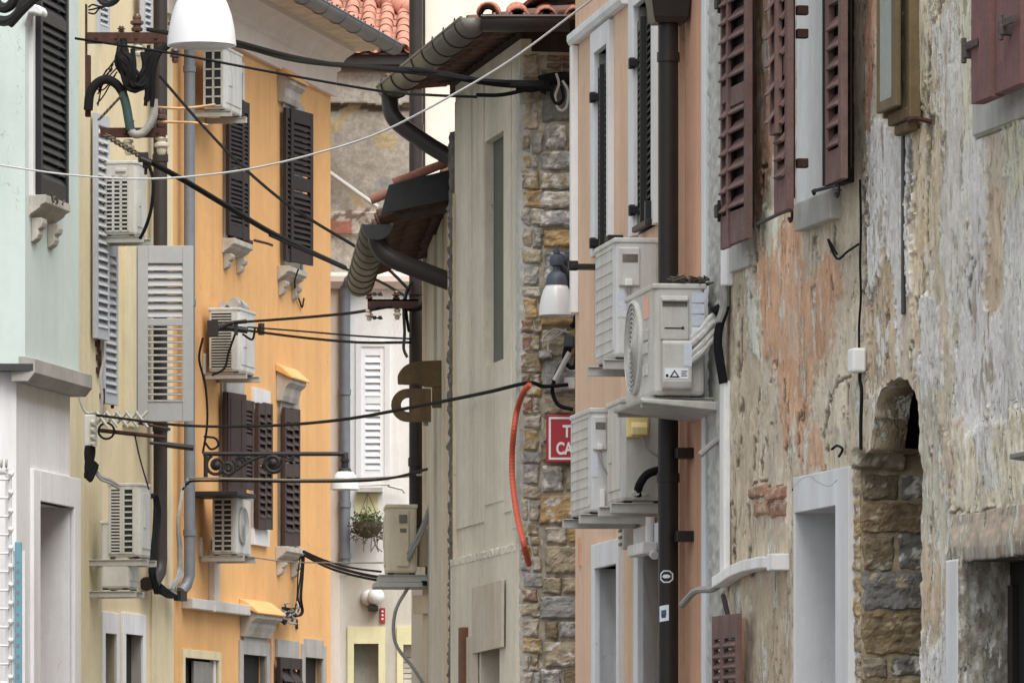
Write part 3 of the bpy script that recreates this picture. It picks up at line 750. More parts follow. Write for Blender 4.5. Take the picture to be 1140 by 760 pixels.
# ================================================================== YELLOW HOUSE
Fy = Facade(192, 50.6, .18, 'L')
H = house('yellow_house', Fy, 'pale yellow house hung with cables between the mint and orange houses')
xa = Fy.x(80); xp = Fy.x(104)
ww = [(Fy.x(115), Fy.x(127.5), 705), (Fy.x(138), Fy.x(157), 706)]
holes = [(a, b, -.1, Fy.z(121 if i == 0 else 146, v), .09) for i, (a, b, v) in enumerate(ww)]
panel(MB(), xa - 3, 0.02, -.1, 9.8, holes, 4).build('wall', M['yellow'], H)
MB().box(xa - 3, xp, -.07, .0, -.1, 9.8).build('pilaster', M['yelloww'], H, bevel=.006)
MB().box(Fy.x(167), -.03, -.018, .0, -.1, Fy.z(180, 650)).build('lower_pilaster', M['yelloww'], H)
for i, (a, b, v) in enumerate(ww):
    z = holes[i][3]; wn = empty('window', (0, 0, 0), 0, H); m_ = MB(); t = .10
    m_.box(a - t, a, -.02, .08, 0, z + .17); m_.box(b, b + t, -.02, .08, 0, z + .17); m_.box(a, b, -.021, .08, z, z + .17); m_.build('frame', M['whitestone'], wn, bevel=.003)
    MB().box(a, b, .08, .12, -.1, z).build('pane', M['dark'], wn)
# flat pale blue shutters of an upper window
wn = empty('window', (0, 0, 0), 0, H)
for (u0, u1, va, vb) in ((101.5, 113, 128, 378), (114, 126.5, 272, 450), (108, 118, -30, 42), (158, 166, -30, 44)):
    x0, x1 = Fy.x(u0, .08), Fy.x(u1, .08); z0, z1 = Fy.z((u0+u1)/2, vb, .08), Fy.z((u0+u1)/2, va, .08)
    leaf(wn, Fy, x0, z0, x1 - x0, z1 - z0, 4, int((z1 - z0) / .07), M['shblue'], out=.06 if u0 != 101.5 else .09, stile=.05)
for (u, v) in ((106, 383), (107, 398), (107, 412), (111, 441), (121, 446)):
    hb = MB(); x, z, _ = Fy.hit(u, v, .06); hb.box(x - .05, x + .05, -.09, .0, z - .02, z + .02); hb.tube([(x, -.09, z - .06), (x, -.09, z + .06)], .014, 6); hb.build('hinge', M['rust'], wn)
# grey shutter swung open square to the wall
wn2 = empty('window', (0, 0, 0), 0, H)
x0 = Fy.x(152, .02); z0 = Fy.z(152, 470); h_ = Fy.z(152, 275) - z0
Yh = Fy.w(x0, 0, 0).y; wsh = (214 - 152) / FP * Yh
sm = MB(); st = .085; t = .04
sm.box(0, st, -t, 0, 0, h_); sm.box(wsh - st, wsh, -t, 0, 0, h_)
e = .002
for (a, b) in ((0, .11), (.545, .585), (.90, 1.0)):
    sm.box(st, wsh - st, -t + e, -e, h_ * a if a < .6 else h_ * a, h_ * b)
def slats(sm, za, zb_, n, ang, sl):
    for i in range(n):
        z = za + (zb_ - za) * (i + .5) / n; keep = sm.M
        sm.M = keep @ Matrix.Translation((0, -t/2, z)) @ Matrix.Rotation(R(ang), 4, 'X'); sm.box(st - .004, wsh - st + .004, -sl/2, sl/2, -.006, .006); sm.M = keep
slats(sm, h_ * .10, h_ * .545, 12, 14, .05); slats(sm, h_ * .59, h_ * .90, 7, 62, .065)
# small vertical rod behind slats
so = sm.build('shutter', M['shgrey'], wn2, bevel=.003); so.location = (x0, -.03, z0); so.rotation_euler = (0, 0, -R(90) + math.atan(.18))
bt = MB(); bt.box(0, wsh * .12, 0, .02, -.02, h_ + .01); b_ = bt.build('shutter_edge', M['shblue'], wn2); b_.location = (x0 - .02, -.02, z0); b_.rotation_euler = so.rotation_euler
# closed window opening behind it, in dark glass with white bars
xw = x0 - .95
fm = MB(); fm.box(xw + .55, x0 - .02, -.03, .03, z0 - .05, z0 + h_ + .05); fm.build('frame', M['yelloww'], wn2, bevel=.004)
# brown downpipe
xd = Fy.x(178.5, .1); bp = MB(); zl = Fy.z(178, 622, .1)
bp.tube([(xd, -.1, 10), (xd, -.1, zl), (xd - .03, -.1, zl - .1), (xd - .15, -.08, zl - .19), (xd - .28, -.05, zl - .21)], .058, 12)
for v in (180, 480): bp.tube([(xd, -.1, Fy.z(178, v, .1)), (xd, -.1, Fy.z(178, v, .1) + .06)], .066, 12)
bp.build('downpipe', M['brownpipe'], H, smooth=True)

make_ac(Fy, 152, 115, 180, 262, .32, -1, 'white air conditioner with a three column grid above the open grey shutter', 'grid3', 'acwhite', .12, arm=0)
make_ac(Fy, 157, 120, 538, 620, .32, -1, 'air conditioner with a two column grid low on the yellow wall', 'grid2', 'acwhite', .22, bdrop=.01)
make_ac(Fy, 144, 112, 580, 655, .30, -1, 'plain boxy unit half hidden below and behind another on the yellow wall', 'plainback', 'acwhite', .16, bdrop=.01)

# electricity bracket (rusty crossarms with insulators)
Fe = Facade(97, 46.6, 0, 'C')
def ez(v): return Fe.z(0, v)
eb = at(Fe, 'electricity_bracket', Fe.x(97), 0, 0, 'rusty iron electricity bracket with crossarms and tangled cables beside the mint house', 'electricity bracket')
ex = lambda u: Fe.x(u) - Fe.x(97)
m_ = MB(); m_.box(ex(95), ex(97), -.04, .04, ez(128), ez(5)); m_.box(ex(95), ex(101), -.041, .041, ez(130), ez(62))
m_.build('post', M['rust'], eb, bevel=.004)
for (ua, ub, va, vb) in ((97, 185, 37, 48.5), (112, 185, 143, 153)):
    z0, z1 = ez(vb), ez(va); m_ = MB()
    m_.box(ex(ua), ex(ub), -.05, -.043, z0, z1); m_.box(ex(ua), ex(ub), -.043, .03, z1 - .008, z1); m_.box(ex(ua), ex(ub), -.043, .03, z0, z0 + .008)
    for q in range(4):
        x = ex(ua) + (ex(ub) - ex(ua)) * (q + .5) / 4; m_.tube([(x, -.06, (z0 + z1) / 2), (x, -.04, (z0 + z1) / 2)], .013, 6)
    m_.build('crossarm', M['rust'], eb)
insulator(eb, ex(152.5), 0, ez(36), 1, 'brownceramic', 1.35); insulator(eb, ex(135), 0, ez(36), .6, 'brownceramic', .8)
insulator(eb, ex(154), 0, ez(63), 1, 'ceramic', 1.3); insulator(eb, ex(192), 0, ez(36), 1.2, 'brownceramic', 1); insulator(eb, ex(195), 0, ez(54), -1, 'brownceramic', 1.1)
insulator(eb, ex(143), 0, ez(155), -1, 'ceramic', 1.2); insulator(eb, ex(144), 0, ez(143), 1, 'brownceramic', 1); insulator(eb, ex(180), 0, ez(150), -1, 'ceramic', 1.5); insulator(eb, ex(179), 0, ez(143), 1.2, 'brownceramic', 1.3)
# tangle of cables on the bracket
def loc(u, v, y=-.08): return (ex(u), y, ez(v))
rs = random.Random(3)
for q in range(15):
    ua = rs.uniform(131, 140); ub = rs.uniform(158, 176)
    k = MB().tube([loc(ua, rs.uniform(44, 56), -.06), loc(ua + rs.uniform(-2, 5), rs.uniform(62, 78), -.1 + rs.uniform(-.05, .05)), loc(rs.uniform(143, 156), rs.uniform(86, 103), -.12 + rs.uniform(-.06, .06)), loc(rs.uniform(158, 166), rs.uniform(84, 98), -.12), loc(ub, rs.uniform(52, 66), -.08)], rs.uniform(.010, .02), 6, 6)
    k.build('hanging_cable', M['cable'], eb, smooth=True)
for q in range(9):
    ub = rs.uniform(160, 170)
    MB().tube([loc(rs.uniform(184, 190), rs.uniform(50, 56), -.1), loc(ub + 10, 62, -.12), loc(ub + 4, rs.uniform(75, 85), -.12), loc(ub + rs.uniform(-3, 3), rs.uniform(100, 123), -.1)], rs.uniform(.012, .02), 6, 6).build('hanging_cable', M['cable'], eb, smooth=True)
for q in range(8):
    MB().tube([loc(rs.uniform(135, 150), rs.uniform(50, 70), -.15), loc(rs.uniform(138, 152), rs.uniform(70, 85), -.17), loc(rs.uniform(134, 158), rs.uniform(85, 100), -.15)], rs.uniform(.02, .03), 6, 6).build('hanging_cable', M['cable'], eb, smooth=True)
big = MB().tube([loc(99, 124), loc(101, 106), loc(108, 95), loc(119, 90), loc(130, 95), loc(137, 104)], .036, 10, 6); big.build('thick_cable', M['cable'], eb, smooth=True)
MB().tube([loc(137, 104), loc(141, 118), loc(144, 135), loc(146, 146)], .036, 10, 6).build('thick_cable', M['tealcable'], eb, smooth=True)
MB().tube([loc(146, 146), loc(151, 151), loc(160, 149), loc(168, 139), loc(172, 128), loc(172, 112)], .032, 10, 6).build('thick_cable', M['gcable'], eb, smooth=True)
for q in range(7):
    u = rs.uniform(100, 112)
    MB().tube([loc(u, rs.uniform(96, 120), -.02), loc(u + 8, rs.uniform(80, 108), -.03), loc(rs.uniform(122, 134), rs.uniform(62, 90), -.05)], .006, 5, 6).build('thin_wire', M['cable'], eb, smooth=True)
for q in range(3):
    MB().tube([loc(99, 10 + q * 3), loc(104 + q, 7 + 5 * q), loc(112, 9 + q), loc(122, 8)], .007, 5, 5).build('thin_wire', M['cable'], eb, smooth=True)
# twisted bundle from the bracket down to the clamp
tb_ = MB()
for q in range(3):
    pts = []
    for i in range(30):
        s_ = i / 29; u = 140 + (112 - 140) * s_; v = 104 + (134 - 104) * s_; a = s_ * 16 + q * 2.1
        pts.append((ex(u) + .011 * math.cos(a * 1.6), -.1 + .011 * math.sin(a * 1.6), ez(v) + .011 * math.cos(a * 1.6)))
    tb_.tube(pts, .0095, 6)
tb_.build('twisted_cable', M['twine'], eb, smooth=True)
tb_ = MB()
for q in range(3):
    pts = []
    for i in range(36):
        s_ = i / 35; u = 118 + (160 - 118) * s_; v = 152 + (177 - 152) * s_; a = s_ * 18 + q * 2.1
        pts.append((ex(u) + .011 * math.cos(a * 1.6), -.1 + .011 * math.sin(a * 1.6), ez(v) + .011 * math.cos(a * 1.6)))
    tb_.tube(pts, .0095, 6)
tb_.build('twisted_cable', M['twine'], eb, smooth=True)
cl = MB(); cl.box(ex(155), ex(166), -.16, -.06, ez(182), ez(172)); cl.box(ex(160), ex(168), -.15, -.07, ez(189), ez(179)); cl.tube([loc(164, 171, -.1), loc(163, 196, -.1)], .014, 6); cl.tube([loc(158, 179, -.17), loc(170, 184, -.17)], .018, 6)
cl.build('cable_clamp', M['iron'], eb, bevel=.004)
MB().tube([loc(167, 186, -.1), loc(171, 200, -.1), loc(171, 220, -.1), loc(168, 238, -.08), loc(162, 255, -.05), loc(156, 266, -.02)], .015, 6, 6).build('hanging_cable', M['cable'], eb, smooth=True)
# orange painted rods
for pts in ((loc(175, 120, -.02), loc(206, 121, -.02), loc(240, 117, -.02)), (loc(176, 136, -.02), loc(214, 137, -.02), loc(232, 140, -.02))): MB().tube(pts, .011, 6, 4).build('tie_rod', M['tanrod'], eb, smooth=True)

# white junction box and its scissor insulator rack
Fj = Facade(100, 46.5, 0, 'C'); jx = lambda u: Fj.x(u) - Fj.x(100); jz = lambda v: Fj.z(0, v)
jb = at(Fj, 'junction_box', Fj.x(100), 0, 0, 'white cable junction box with drooping black cables at the corner of the mint house', 'junction box')
m_ = MB(); m_.box(jx(94), jx(108), -.07, .03, jz(497), jz(462)); m_.build('box', M['acwhite'], jb, bevel=.008)
m_ = MB()
for q in range(4):
    z = jz(470 + q * 8); m_.tube([(jx(103), -.075, z), (jx(107), -.11, z - .01)], .018, 8)
m_.build('terminal', M['acwhite'], jb, smooth=True)
for q in range(9):
    u = rs.uniform(95, 106)
    MB().tube([(jx(u), -.05, jz(494)), (jx(u + rs.uniform(-2, 2)), -.07, jz(508)), (jx(rs.uniform(94, 104)), -.08, jz(rs.uniform(520, 537))), (jx(rs.uniform(98, 110)), -.06, jz(rs.uniform(512, 530)))], rs.uniform(.010, .018), 6, 6).build('hanging_cable', M['cable'], jb, smooth=True)
for (dv, r_) in ((0, .013), (3, .012)):
    MB().tube([(jx(103), -.05, jz(510 + dv)), (jx(110), -.03, jz(528 + dv)), (jx(122), 0, jz(534 + dv)), (jx(132), .05, jz(540 + dv))], r_, 6, 6).build('hanging_cable', M['gcable'], jb, smooth=True)
MB().tube([(jx(88), -.02, jz(438)), (jx(91), -.03, jz(450)), (jx(97), -.04, jz(460)), (jx(107), -.06, jz(460))], .014, 6, 6).build('hanging_cable', M['gcable'], jb, smooth=True)
MB().tube([(jx(118), -.0, jz(395)), (jx(112), -.03, jz(420)), (jx(114), -.04, jz(440)), (jx(113), -.04, jz(460))], .012, 6, 6).build('hanging_cable', M['gcable'], jb, smooth=True)
sc_ = at(Fj, 'wall_bracket', Fj.x(140), 0, 0, 'lattice of white folding wall bracket bars under the open grey shutter', 'wall bracket')
kx = lambda u: Fj.x(u) - Fj.x(140)
m_ = MB()
for q in range(5):
    u = 108 + q * 11
    m_.tube([(kx(u), -.05, jz(472)), (kx(u + 13), -.05, jz(458))], .012, 5); m_.tube([(kx(u), -.075, jz(459)), (kx(u + 13), -.075, jz(476))], .012, 5)
m_.build('lattice', M['bracket'], sc_)
MB().tube([(kx(110), -.03, jz(479)), (kx(185), -.03, jz(487))], .018, 6).build('rod', M['rust'], sc_); MB().tube([(kx(150), -.03, jz(470)), (kx(190), -.03, jz(478))], .012, 6).build('rod', M['rust'], sc_)
m_ = MB(); m_.tube([(kx(167), -.05, jz(493)), (kx(185), -.05, jz(495))], .014, 6); m_.tube([(kx(184), -.05, jz(495)), (kx(216), -.05, jz(499))], .022, 8); m_.build('rod', M['iron'], sc_)
m_ = MB(); m_.ring((kx(119), -.06, jz(480)), .06, .009, 'y', 16, 5); m_.tube([(kx(150), -.04, jz(482)), (kx(156), -.03, jz(510)), (kx(166), -.02, jz(545))], .006, 5, 5); m_.build('cable_loop', M['cable'], sc_)
# loose cable hanks at the foot of the brown downpipe
hk = at(Fy, 'cable_hank', Fy.x(186), .1, 0, 'hank of loose cables beside the foot of the brown downpipe', 'cable', None)
Fyx = Fy.x(186)
def hp(u, v, o=0): 
    x, z, _ = Fy.hit(u, v, .12 + o); return (x - Fyx, -.02 - o, z)
for q in range(7):
    u = 170 + rs.uniform(0, 6)
    MB().tube([hp(163 + rs.uniform(0, 6), 549 + rs.uniform(0, 6)), hp(u, 552), hp(u + rs.uniform(0, 4), 575), hp(u - 2, 610), hp(u - 3 + rs.uniform(-2, 2), 640), hp(175 + rs.uniform(-3, 5), 660)], rs.uniform(.010, .018), 6, 6).build('cable', M['cable'], hk, smooth=True)
for q in range(7):
    MB().tube([hp(204, 540 + rs.uniform(-3, 3)), hp(198, 580), hp(199 + rs.uniform(-2, 4), 612), hp(201 + rs.uniform(-4, 3), 640), hp(192 + rs.uniform(-4, 4), 655), hp(199, 664)], rs.uniform(.008, .015), 6, 6).build('cable', M['gcable'], hk, smooth=True)
for q in range(4):
    MB().tube([hp(178, 650 + q * 3), hp(188, 658 + q * 2), hp(200, 664)], .014, 6, 5).build('cable', M['cable'], hk, smooth=True)
MB().box(hp(196, 650)[0], hp(203, 650)[0], -.06, 0, hp(196, 668)[2], hp(196, 657)[2]).build('clamp', M['iron'], hk)

# ================================================================== ORANGE HOUSE
Fo = Facade(258, 52.6, .199, 'L')
H = house('orange_house', Fo, 'bright orange house with white cornice and dark shutters')
xa, xb = Fo.x(192), Fo.x(368)
ztop = Fo.z(310, 78) 
zt = 8.06
gh = [(Fo.x(204), Fo.x(242), -.1, Fo.z(222, 733), .07), (Fo.x(269), Fo.x(295), -.1, Fo.z(282, 729), .06), (Fo.x(338), Fo.x(358), -.1, Fo.z(348, 732), .06)]
panel(MB(), xa, xb, -.1, zt, gh, 5).build('wall', M['orange'], H)
# white frieze and cove up to the gutter
cv = MB(); prof = [(0, zt - .02), (-.05, zt - .02), (-.05, zt + .20), (-.09, zt + .22), (-.09, zt + .27), (-.14, zt + .33), (-.22, zt + .38), (-.22, zt + .42), (0, zt + .42)]
cv.prism(prof, xa - .3, xb + .04, 'x'); cv.build('cornice', M['cornice'], H)
sf = MB(); sf.prism([(-.2, zt + .42), (-.49, zt + .44), (-.49, zt + .5), (0.2, zt + .6), (0.2, zt + .42)], xa - .3, xb + .30, 'x'); sf.build('soffit', M['beige'], H)
gz = zt + .47; gy = -.53; gg = MB()
half_gutter(gg, (xa - .6, gy, gz), (xb + .30, gy, gz), .085); go = gg.build('gutter', M['zinc'], H, smooth=True, solid=.004)
straps('strap', M['zinc'], go, (xa - .6, gy, gz), (xb + .3, gy, gz), .085, 10)
rf = MB(); tile_sheet(rf, (xa - .6, gy + .03, gz + .03), (1, 0, 0), (0, 1, .30), 38, 2, .17, .34); rf.build('roof', M['tile'], H, smooth=True)
MB().quad((xa - .6, gy + .05, gz - .0), (xb + .3, gy + .05, gz - .0), (xb + .3, gy + .7, gz + .16), (xa - .6, gy + .7, gz + .16)).build('roof_deck', M['brownwood'], H)
# grey downpipe at the junction with the yellow house
xd = Fo.x(211, .1); dp = MB(); zl = Fo.z(210, 640, .1)
dp.tube([(xd, -.1, zt + .1), (xd, -.1, zl), (xd - .02, -.08, zl - .08), (xd - .1, -.05, zl - .14)], .047, 12)
for v in (80, 340, 596): dp.tube([(xd, -.1, Fo.z(210, v, .1)), (xd, -.1, Fo.z(210, v, .1) + .05)], .055, 12)
dp.build('downpipe', M['greypipe'], H, smooth=True)

def owin(u0, u1, v0, vb, fr='paintwhite', **k): return window_unit(Fo, H, u0, u1, v0, vb, fr, **k)
# upper left window behind the top air conditioner
wn, x0, x1, z0, z1 = owin(249, 270, 60, 268, fw=.06)
leaf(wn, Fo, Fo.x(251, .03), Fo.z(251, 263), .40, Fo.z(251, 108) - Fo.z(251, 263), 5, 26, M['shdark'], .035, stile=.05, rail=.1, t=.03, mids=(.45,)); leaf(wn, Fo, Fo.x(262, .03), Fo.z(251, 263), .28, Fo.z(251, 108) - Fo.z(251, 263), 2, 26, M['shdark'], .05, stile=.05, rail=.1, t=.03, mids=(.45,))
sill_unit(wn, Fo.x(247), Fo.x(268), Fo.z(247, 265), .11)
tw = MB()
for q in range(7):
    x = Fo.x(255 + q * 2.5); tw.tube([(x, -.08, Fo.z(247, 266)), (x + .05, -.07, Fo.z(247, 266) + .05)], .012, 5)
tw.tube([(Fo.x(258), -.2, Fo.z(247,264)), (Fo.x(268), -.24, Fo.z(247, 264)), (Fo.x(278), -.2, Fo.z(247,262))], .012, 5); tw.build('shutter_stay', M['rust'], wn)
# upper right window
wn, x0, x1, z0, z1 = owin(313, 337, 108, 298, fr='greystone', fw=.06)
hood_unit(wn, Fo.x(309), Fo.x(326), Fo.z(309, 113), .12, 'palestone', 'orange')
leaf(wn, Fo, Fo.x(314.5, .03), Fo.z(316, 292), .22, Fo.z(316, 122) - Fo.z(316, 292), 2, 24, M['shdark'], .035, stile=.05, t=.03)
lf = leaf(wn, Fo, Fo.x(318.5, .03), Fo.z(318, 292), .52, Fo.z(318, 122) - Fo.z(318, 292), 9, 22, M['shdark'], .045, stile=.065, rail=.12, t=.035, mids=(.52,))
sill_unit(wn, Fo.x(308.5), Fo.x(329), Fo.z(309, 296), .11)
tw = MB(); tw.tube([(Fo.x(332, .2), -.2, Fo.z(332, 300, .2)), (Fo.x(334, .1), -.05, Fo.z(334, 320)), (Fo.x(331), -.02, Fo.z(331, 335)), (Fo.x(334), -.02, Fo.z(334, 342)), (Fo.x(336), -.02, Fo.z(336, 332))], .008, 5, 6); tw.build('hanging_wire', M['cable'], wn, smooth=True)
# middle row: two neighbouring windows and the hooded one
wn, x0, x1, z0, z1 = owin(245, 268, 415, 560, fr='greystone', fw=.07)
MB().box(Fo.x(246), Fo.x(266), -.05, .0, Fo.z(246, 437), Fo.z(246, 418)).build('lintel', M['greystone'], wn, bevel=.004)
hh = Fo.z(247, 437) - Fo.z(247, 548)
leaf(wn, Fo, Fo.x(246.5, .03), Fo.z(247, 548), .10, hh, 3, 18, M['shbrown'], .04, stile=.03, t=.03)
sp_ = MB(); sp_.box(0, .42, -.035, 0, 0, hh); sp_.box(.05, .06, -.04, 0, .05, hh - .05); sp_.box(.30, .31, -.04, 0, .05, hh - .05)
o_ = sp_.build('shutter', M['shbrown'], wn, bevel=.004); o_.location = (Fo.x(250, .05), -.05, Fo.z(247, 548)); o_.rotation_euler = (0, 0, -R(8))
leaf(wn, Fo, Fo.x(266, .06), Fo.z(266, 545), .36, Fo.z(266, 446) - Fo.z(266, 545), 4, 16, M['shbrown'], .05, stile=.05, mids=(.55,), cols=1)
wn, x0, x1, z0, z1 = owin(280, 298, 432, 600, fw=.06)
MB().box(Fo.x(280), Fo.x(297), -.035, .0, Fo.z(280, 448), Fo.z(280, 431)).build('lintel', M['paintwhite'], wn, bevel=.003)
MB().box(Fo.x(279), Fo.x(296), -.035, .0, Fo.z(280, 606), Fo.z(280, 588)).build('sill', M['paintwhite'], wn, bevel=.003)
for (a, b) in ((282.5, 290), (290.3, 297)):
    leaf(wn, Fo, Fo.x(a, .03), Fo.z(a, 589), Fo.x(b) - Fo.x(a), Fo.z(a, 449) - Fo.z(a, 589), 3, 14, M['shbrown'], .04, stile=.045, mids=(.56,), rail=.1)
wn, x0, x1, z0, z1 = owin(310, 331, 440, 612, fr='greystone', fw=.06)
hood_unit(wn, Fo.x(307.5), Fo.x(325), Fo.z(308, 446), .13, 'palestone', 'orange')
for (a, b) in ((312, 320), (320.4, 327)):
    leaf(wn, Fo, Fo.x(a, .03), Fo.z(a, 607), Fo.x(b) - Fo.x(a) + .02, Fo.z(a, 455) - Fo.z(a, 607), 3, 14, M['shbrown'], .04, stile=.045, mids=(.55,), rail=.12)
sill_unit(wn, Fo.x(306.5), Fo.x(328), Fo.z(308, 608), .11)
# ground floor openings
for i, (a, b, c, d, hd) in enumerate(gh):
    wn = empty('window', (0, 0, 0), 0, H)
    MB().box(a, b, hd - .005, hd + .03, -.1, d).build('pane', M['dark'], wn)
    m_ = MB(); t = .07 if i == 0 else .12; mt = ('yelloww', 'greystone', 'greystone')[i]
    m_.box(a - t, a, -.02, .05, 0, d + t); m_.box(b, b + t, -.02, .05, 0, d + t); m_.box(a, b, -.021, .05, d, d + (t if i == 0 else .17)); m_.build('frame', M[mt], wn, bevel=.003)
    if i == 0:
        MB().box((a + b) / 2 - .15, b - .08, hd - .05, hd - .03, 0, d - .02).build('casement', M['duskglass'], wn); MB().box(b - .08, b - .0, hd - .06, hd - .02, 0, d).build('casement_post', M['paintwhite'], wn)
    if i == 1:
        hood_unit(wn, Fo.x(267), Fo.x(296), Fo.z(268, 708), .15, 'palestone', 'orange')
        MB().box(b + .121, b + .2, -.03, 0, 0, Fo.z(297, 705)).build('jamb_strip', M['brick'] if False else M['salmon'], wn)
wn = empty('window', (0, 0, 0), 0, H)
a, b = Fo.x(306), Fo.x(330); z = Fo.z(306, 731)
MB().box(a, b, -.03, 0, z, Fo.z(306, 711)).build('lintel', M['greystone'], wn, bevel=.004)
for (p, q) in ((307, 318), (318.4, 329)):
    leaf(wn, Fo, Fo.x(p, .03), 1.2, Fo.x(q) - Fo.x(p), z - 1.2, 3, 13, M['shdark'], .04, stile=.06, mids=(.5,), rail=.1)
# white conduit
tk = MB(); za = Fo.z(200, 664, .06)
tk.box(Fo.x(202), Fo.x(309), -.10, -.002, Fo.z(203, 676, .06), za); tk.box(Fo.x(238, .1), Fo.x(240, .1), -.105, -.0015, Fo.z(203, 677, .06) , za + .003)
to = tk.build('conduit', M['trunkl'], H, bevel=.006)
MB().box(Fo.x(232.5), Fo.x(238.5), -.05, -.002, za + .001, Fo.z(235, 612)).build('riser', M['cornice'], to)

make_ac(Fo, 250, 226, 52, 122, .62, -1, 'white air conditioner high on the orange wall just under the largest lamp', 'grid2b', 'acwhite', .12, arm=0)
r5, g5 = make_ac(Fo, 267, 232, 343, 414, .56, -1, 'air conditioner with fine louvres carrying a rolled bundle on the orange wall', 'gridfine', 'acwhite', .06)
make_ac(Fo, 264, 236, 551, 617, .5, -1, 'air conditioner under a dark board on the orange wall', 'grid_fan', 'acwhite', .12)
x, z, _ = Fo.hit(250, 541, .3)
o_ = at(Fo, 'canopy_board', Fo.x(235, .2), .2, Fo.z(240, 550, .3), 'dark board lying over the air conditioner below the lamp bracket', 'board')
MB().box(-.1, .55, -.25, .2, .0, .035).build('plank', M['iron'], o_, bevel=.004)
# roll on top of the louvred unit
o_ = at(Fo, 'rolled_bundle', Fo.x(243, .1), .22, Fo.z(250, 341, .2), 'grey rolled bundle lying on top of the louvred air conditioner', 'bundle')
m_ = MB(); m_.tube([(-.12, -.04, .03), (.12, -.03, .035), (.42, 0, .03)], [.045, .05, .045], 10); m_.tube([(-.1, .06, .02), (.35, .08, .02)], .03, 8); m_.build('roll', M['greystone'], o_, smooth=True)
m_ = MB(); m_.tube([(.0, -.04, -.02), (.0, -.095, .03), (.0, -.04, .085), (.0, .01, .03)], .008, 5, 5); m_.build('strap', M['gcable'], o_)
# cable clamp cluster in front of the louvred unit
Fk = Facade(250, 51.3, 0, 'C'); kx_ = lambda u: Fk.x(u) - Fk.x(240); kz = lambda v: Fk.z(0, v)
o_ = at(Fk, 'cable_clamp', Fk.x(240), 0, 0, 'black cable clamp cluster in front of the louvred air conditioner on the orange wall', 'cable clamp')
m_ = MB(); m_.box(kx_(231), kx_(243), -.06, .04, kz(375), kz(357)); m_.tube([(kx_(236), -.02, kz(362)), (kx_(262), -.02, kz(366)), (kx_(276), -.02, kz(368))], .028, 8); m_.tube([(kx_(234), -.04, kz(371)), (kx_(256), -.04, kz(360)), (kx_(275), -.04, kz(358))], .018, 8); m_.box(kx_(261), kx_(265), -.05, .02, kz(373), kz(361)); m_.tube([(kx_(291), -.02, kz(360)), (kx_(291), -.02, kz(373))], .028, 8); m_.ball((kx_(290), -.02, kz(367)), .03)
m_.build('clamp', M['iron'], o_, bevel=.004)
for pts in (((262, 372), (255, 392), (250, 410), (236, 418)), ((270, 372), (281, 378), (284, 366)), ((226, 376), (222, 400), (229, 430), (231, 470), (226, 505)), ((227, 486), (240, 488), (243, 496), (235, 500), (228, 492))):
    MB().tube([(kx_(u), -.03, kz(v)) for u, v in pts], .010, 5, 6).build('hanging_cable', M['cable'], o_, smooth=True)
# black cables and messy knot under the hooded sill
o_ = at(Fo, 'cable_knot', Fo.x(322), .1, 0, 'knot of frayed cables below the sill near the right end of the orange wall', 'cable', None)
bx = Fo.x(322)
def op(u, v, o=.08): 
    x, z, _ = Fo.hit(u, v, o); return (x - bx, -o + .1, z)
for q in range(6):
    u = 331 + rs.uniform(-2, 5)
    MB().tube([op(337 + rs.uniform(-3, 2), 614 + rs.uniform(-2, 4)), op(u + 2, 640), op(u + rs.uniform(-2, 2), 665), op(u + rs.uniform(-4, 6), 682), op(326 + rs.uniform(-4, 6), 686)], rs.uniform(.005, .009), 5, 6).build('cable', M['cable'], o_, smooth=True)
for q in range(16):
    c = (rs.uniform(312, 332), rs.uniform(676, 690))
    MB().tube([op(*c), op(c[0] + rs.uniform(-8, 8), c[1] + rs.uniform(-7, 7), .14), op(c[0] + rs.uniform(-9, 9), c[1] + rs.uniform(-7, 7), .1), op(c[0] + rs.uniform(-6, 8), c[1] + rs.uniform(-6, 6), .05)], rs.uniform(.006, .012), 5, 5).build('cable', M[rs.choice(['cable', 'gcable', 'gcable'])], o_, smooth=True)
m_ = MB(); m_.prism([(op(338, 700)[0], op(338, 698)[2]), (op(340, 700)[0], op(340, 700)[2]), (op(339.5, 690)[0], op(339, 689)[2])], .085, .099, 'y'); m_.build('tag', M['dark'], o_)

# wrought iron lamp bracket with the far street lamp
def lamp(root, x, y, z, dia, body='lampgrey', fin=True, hh=.86):
    """bell lamp: z = bottom of the white glass"""
    r = dia / 2; h = dia * hh
    m_ = MB(); m_.M = Matrix.Translation((x, y, z))
    m_.lathe([(r, 0), (r * .985, h * .10), (r * .95, h * .3), (r * .87, h * .55), (r * .74, h * .78), (r * .58, h * .94), (r * .42, h), (1e-4, h)], n=40)
    m_.lathe([(r, 0), (r * .94, -.004), (r * .9, .01), (1e-4, h * .2)], n=40)
    g_ = m_.build('glass_shade', M['opal'], root, smooth=True)
    m_ = MB(); m_.M = Matrix.Translation((x, y, z + h - .002))
    if fin: m_.lathe([(r * .62, -h * .05), (r * .6, h * .1), (r * .5, h * .28), (r * .32, h * .36), (r * .22, h * .4), (r * .2, h * .52), (r * .36, h * .56), (r * .4, h * .7), (r * .34, h * .84), (r * .16, h * .9), (r * .2, h * .96), (r * .12, h * 1.08), (r * .14, h * 1.14), (1e-4, h * 1.18)], n=28)
    else: m_.lathe([(r * .5, -h * .05), (r * .4, h * .15), (r * .2, h * .22), (r * .2, h * .5), (r * .3, h * .55), (r * .3, h * .7), (1e-4, h * .75)], n=28)
    m_.build('lamp_cap', M[body], root, smooth=True)

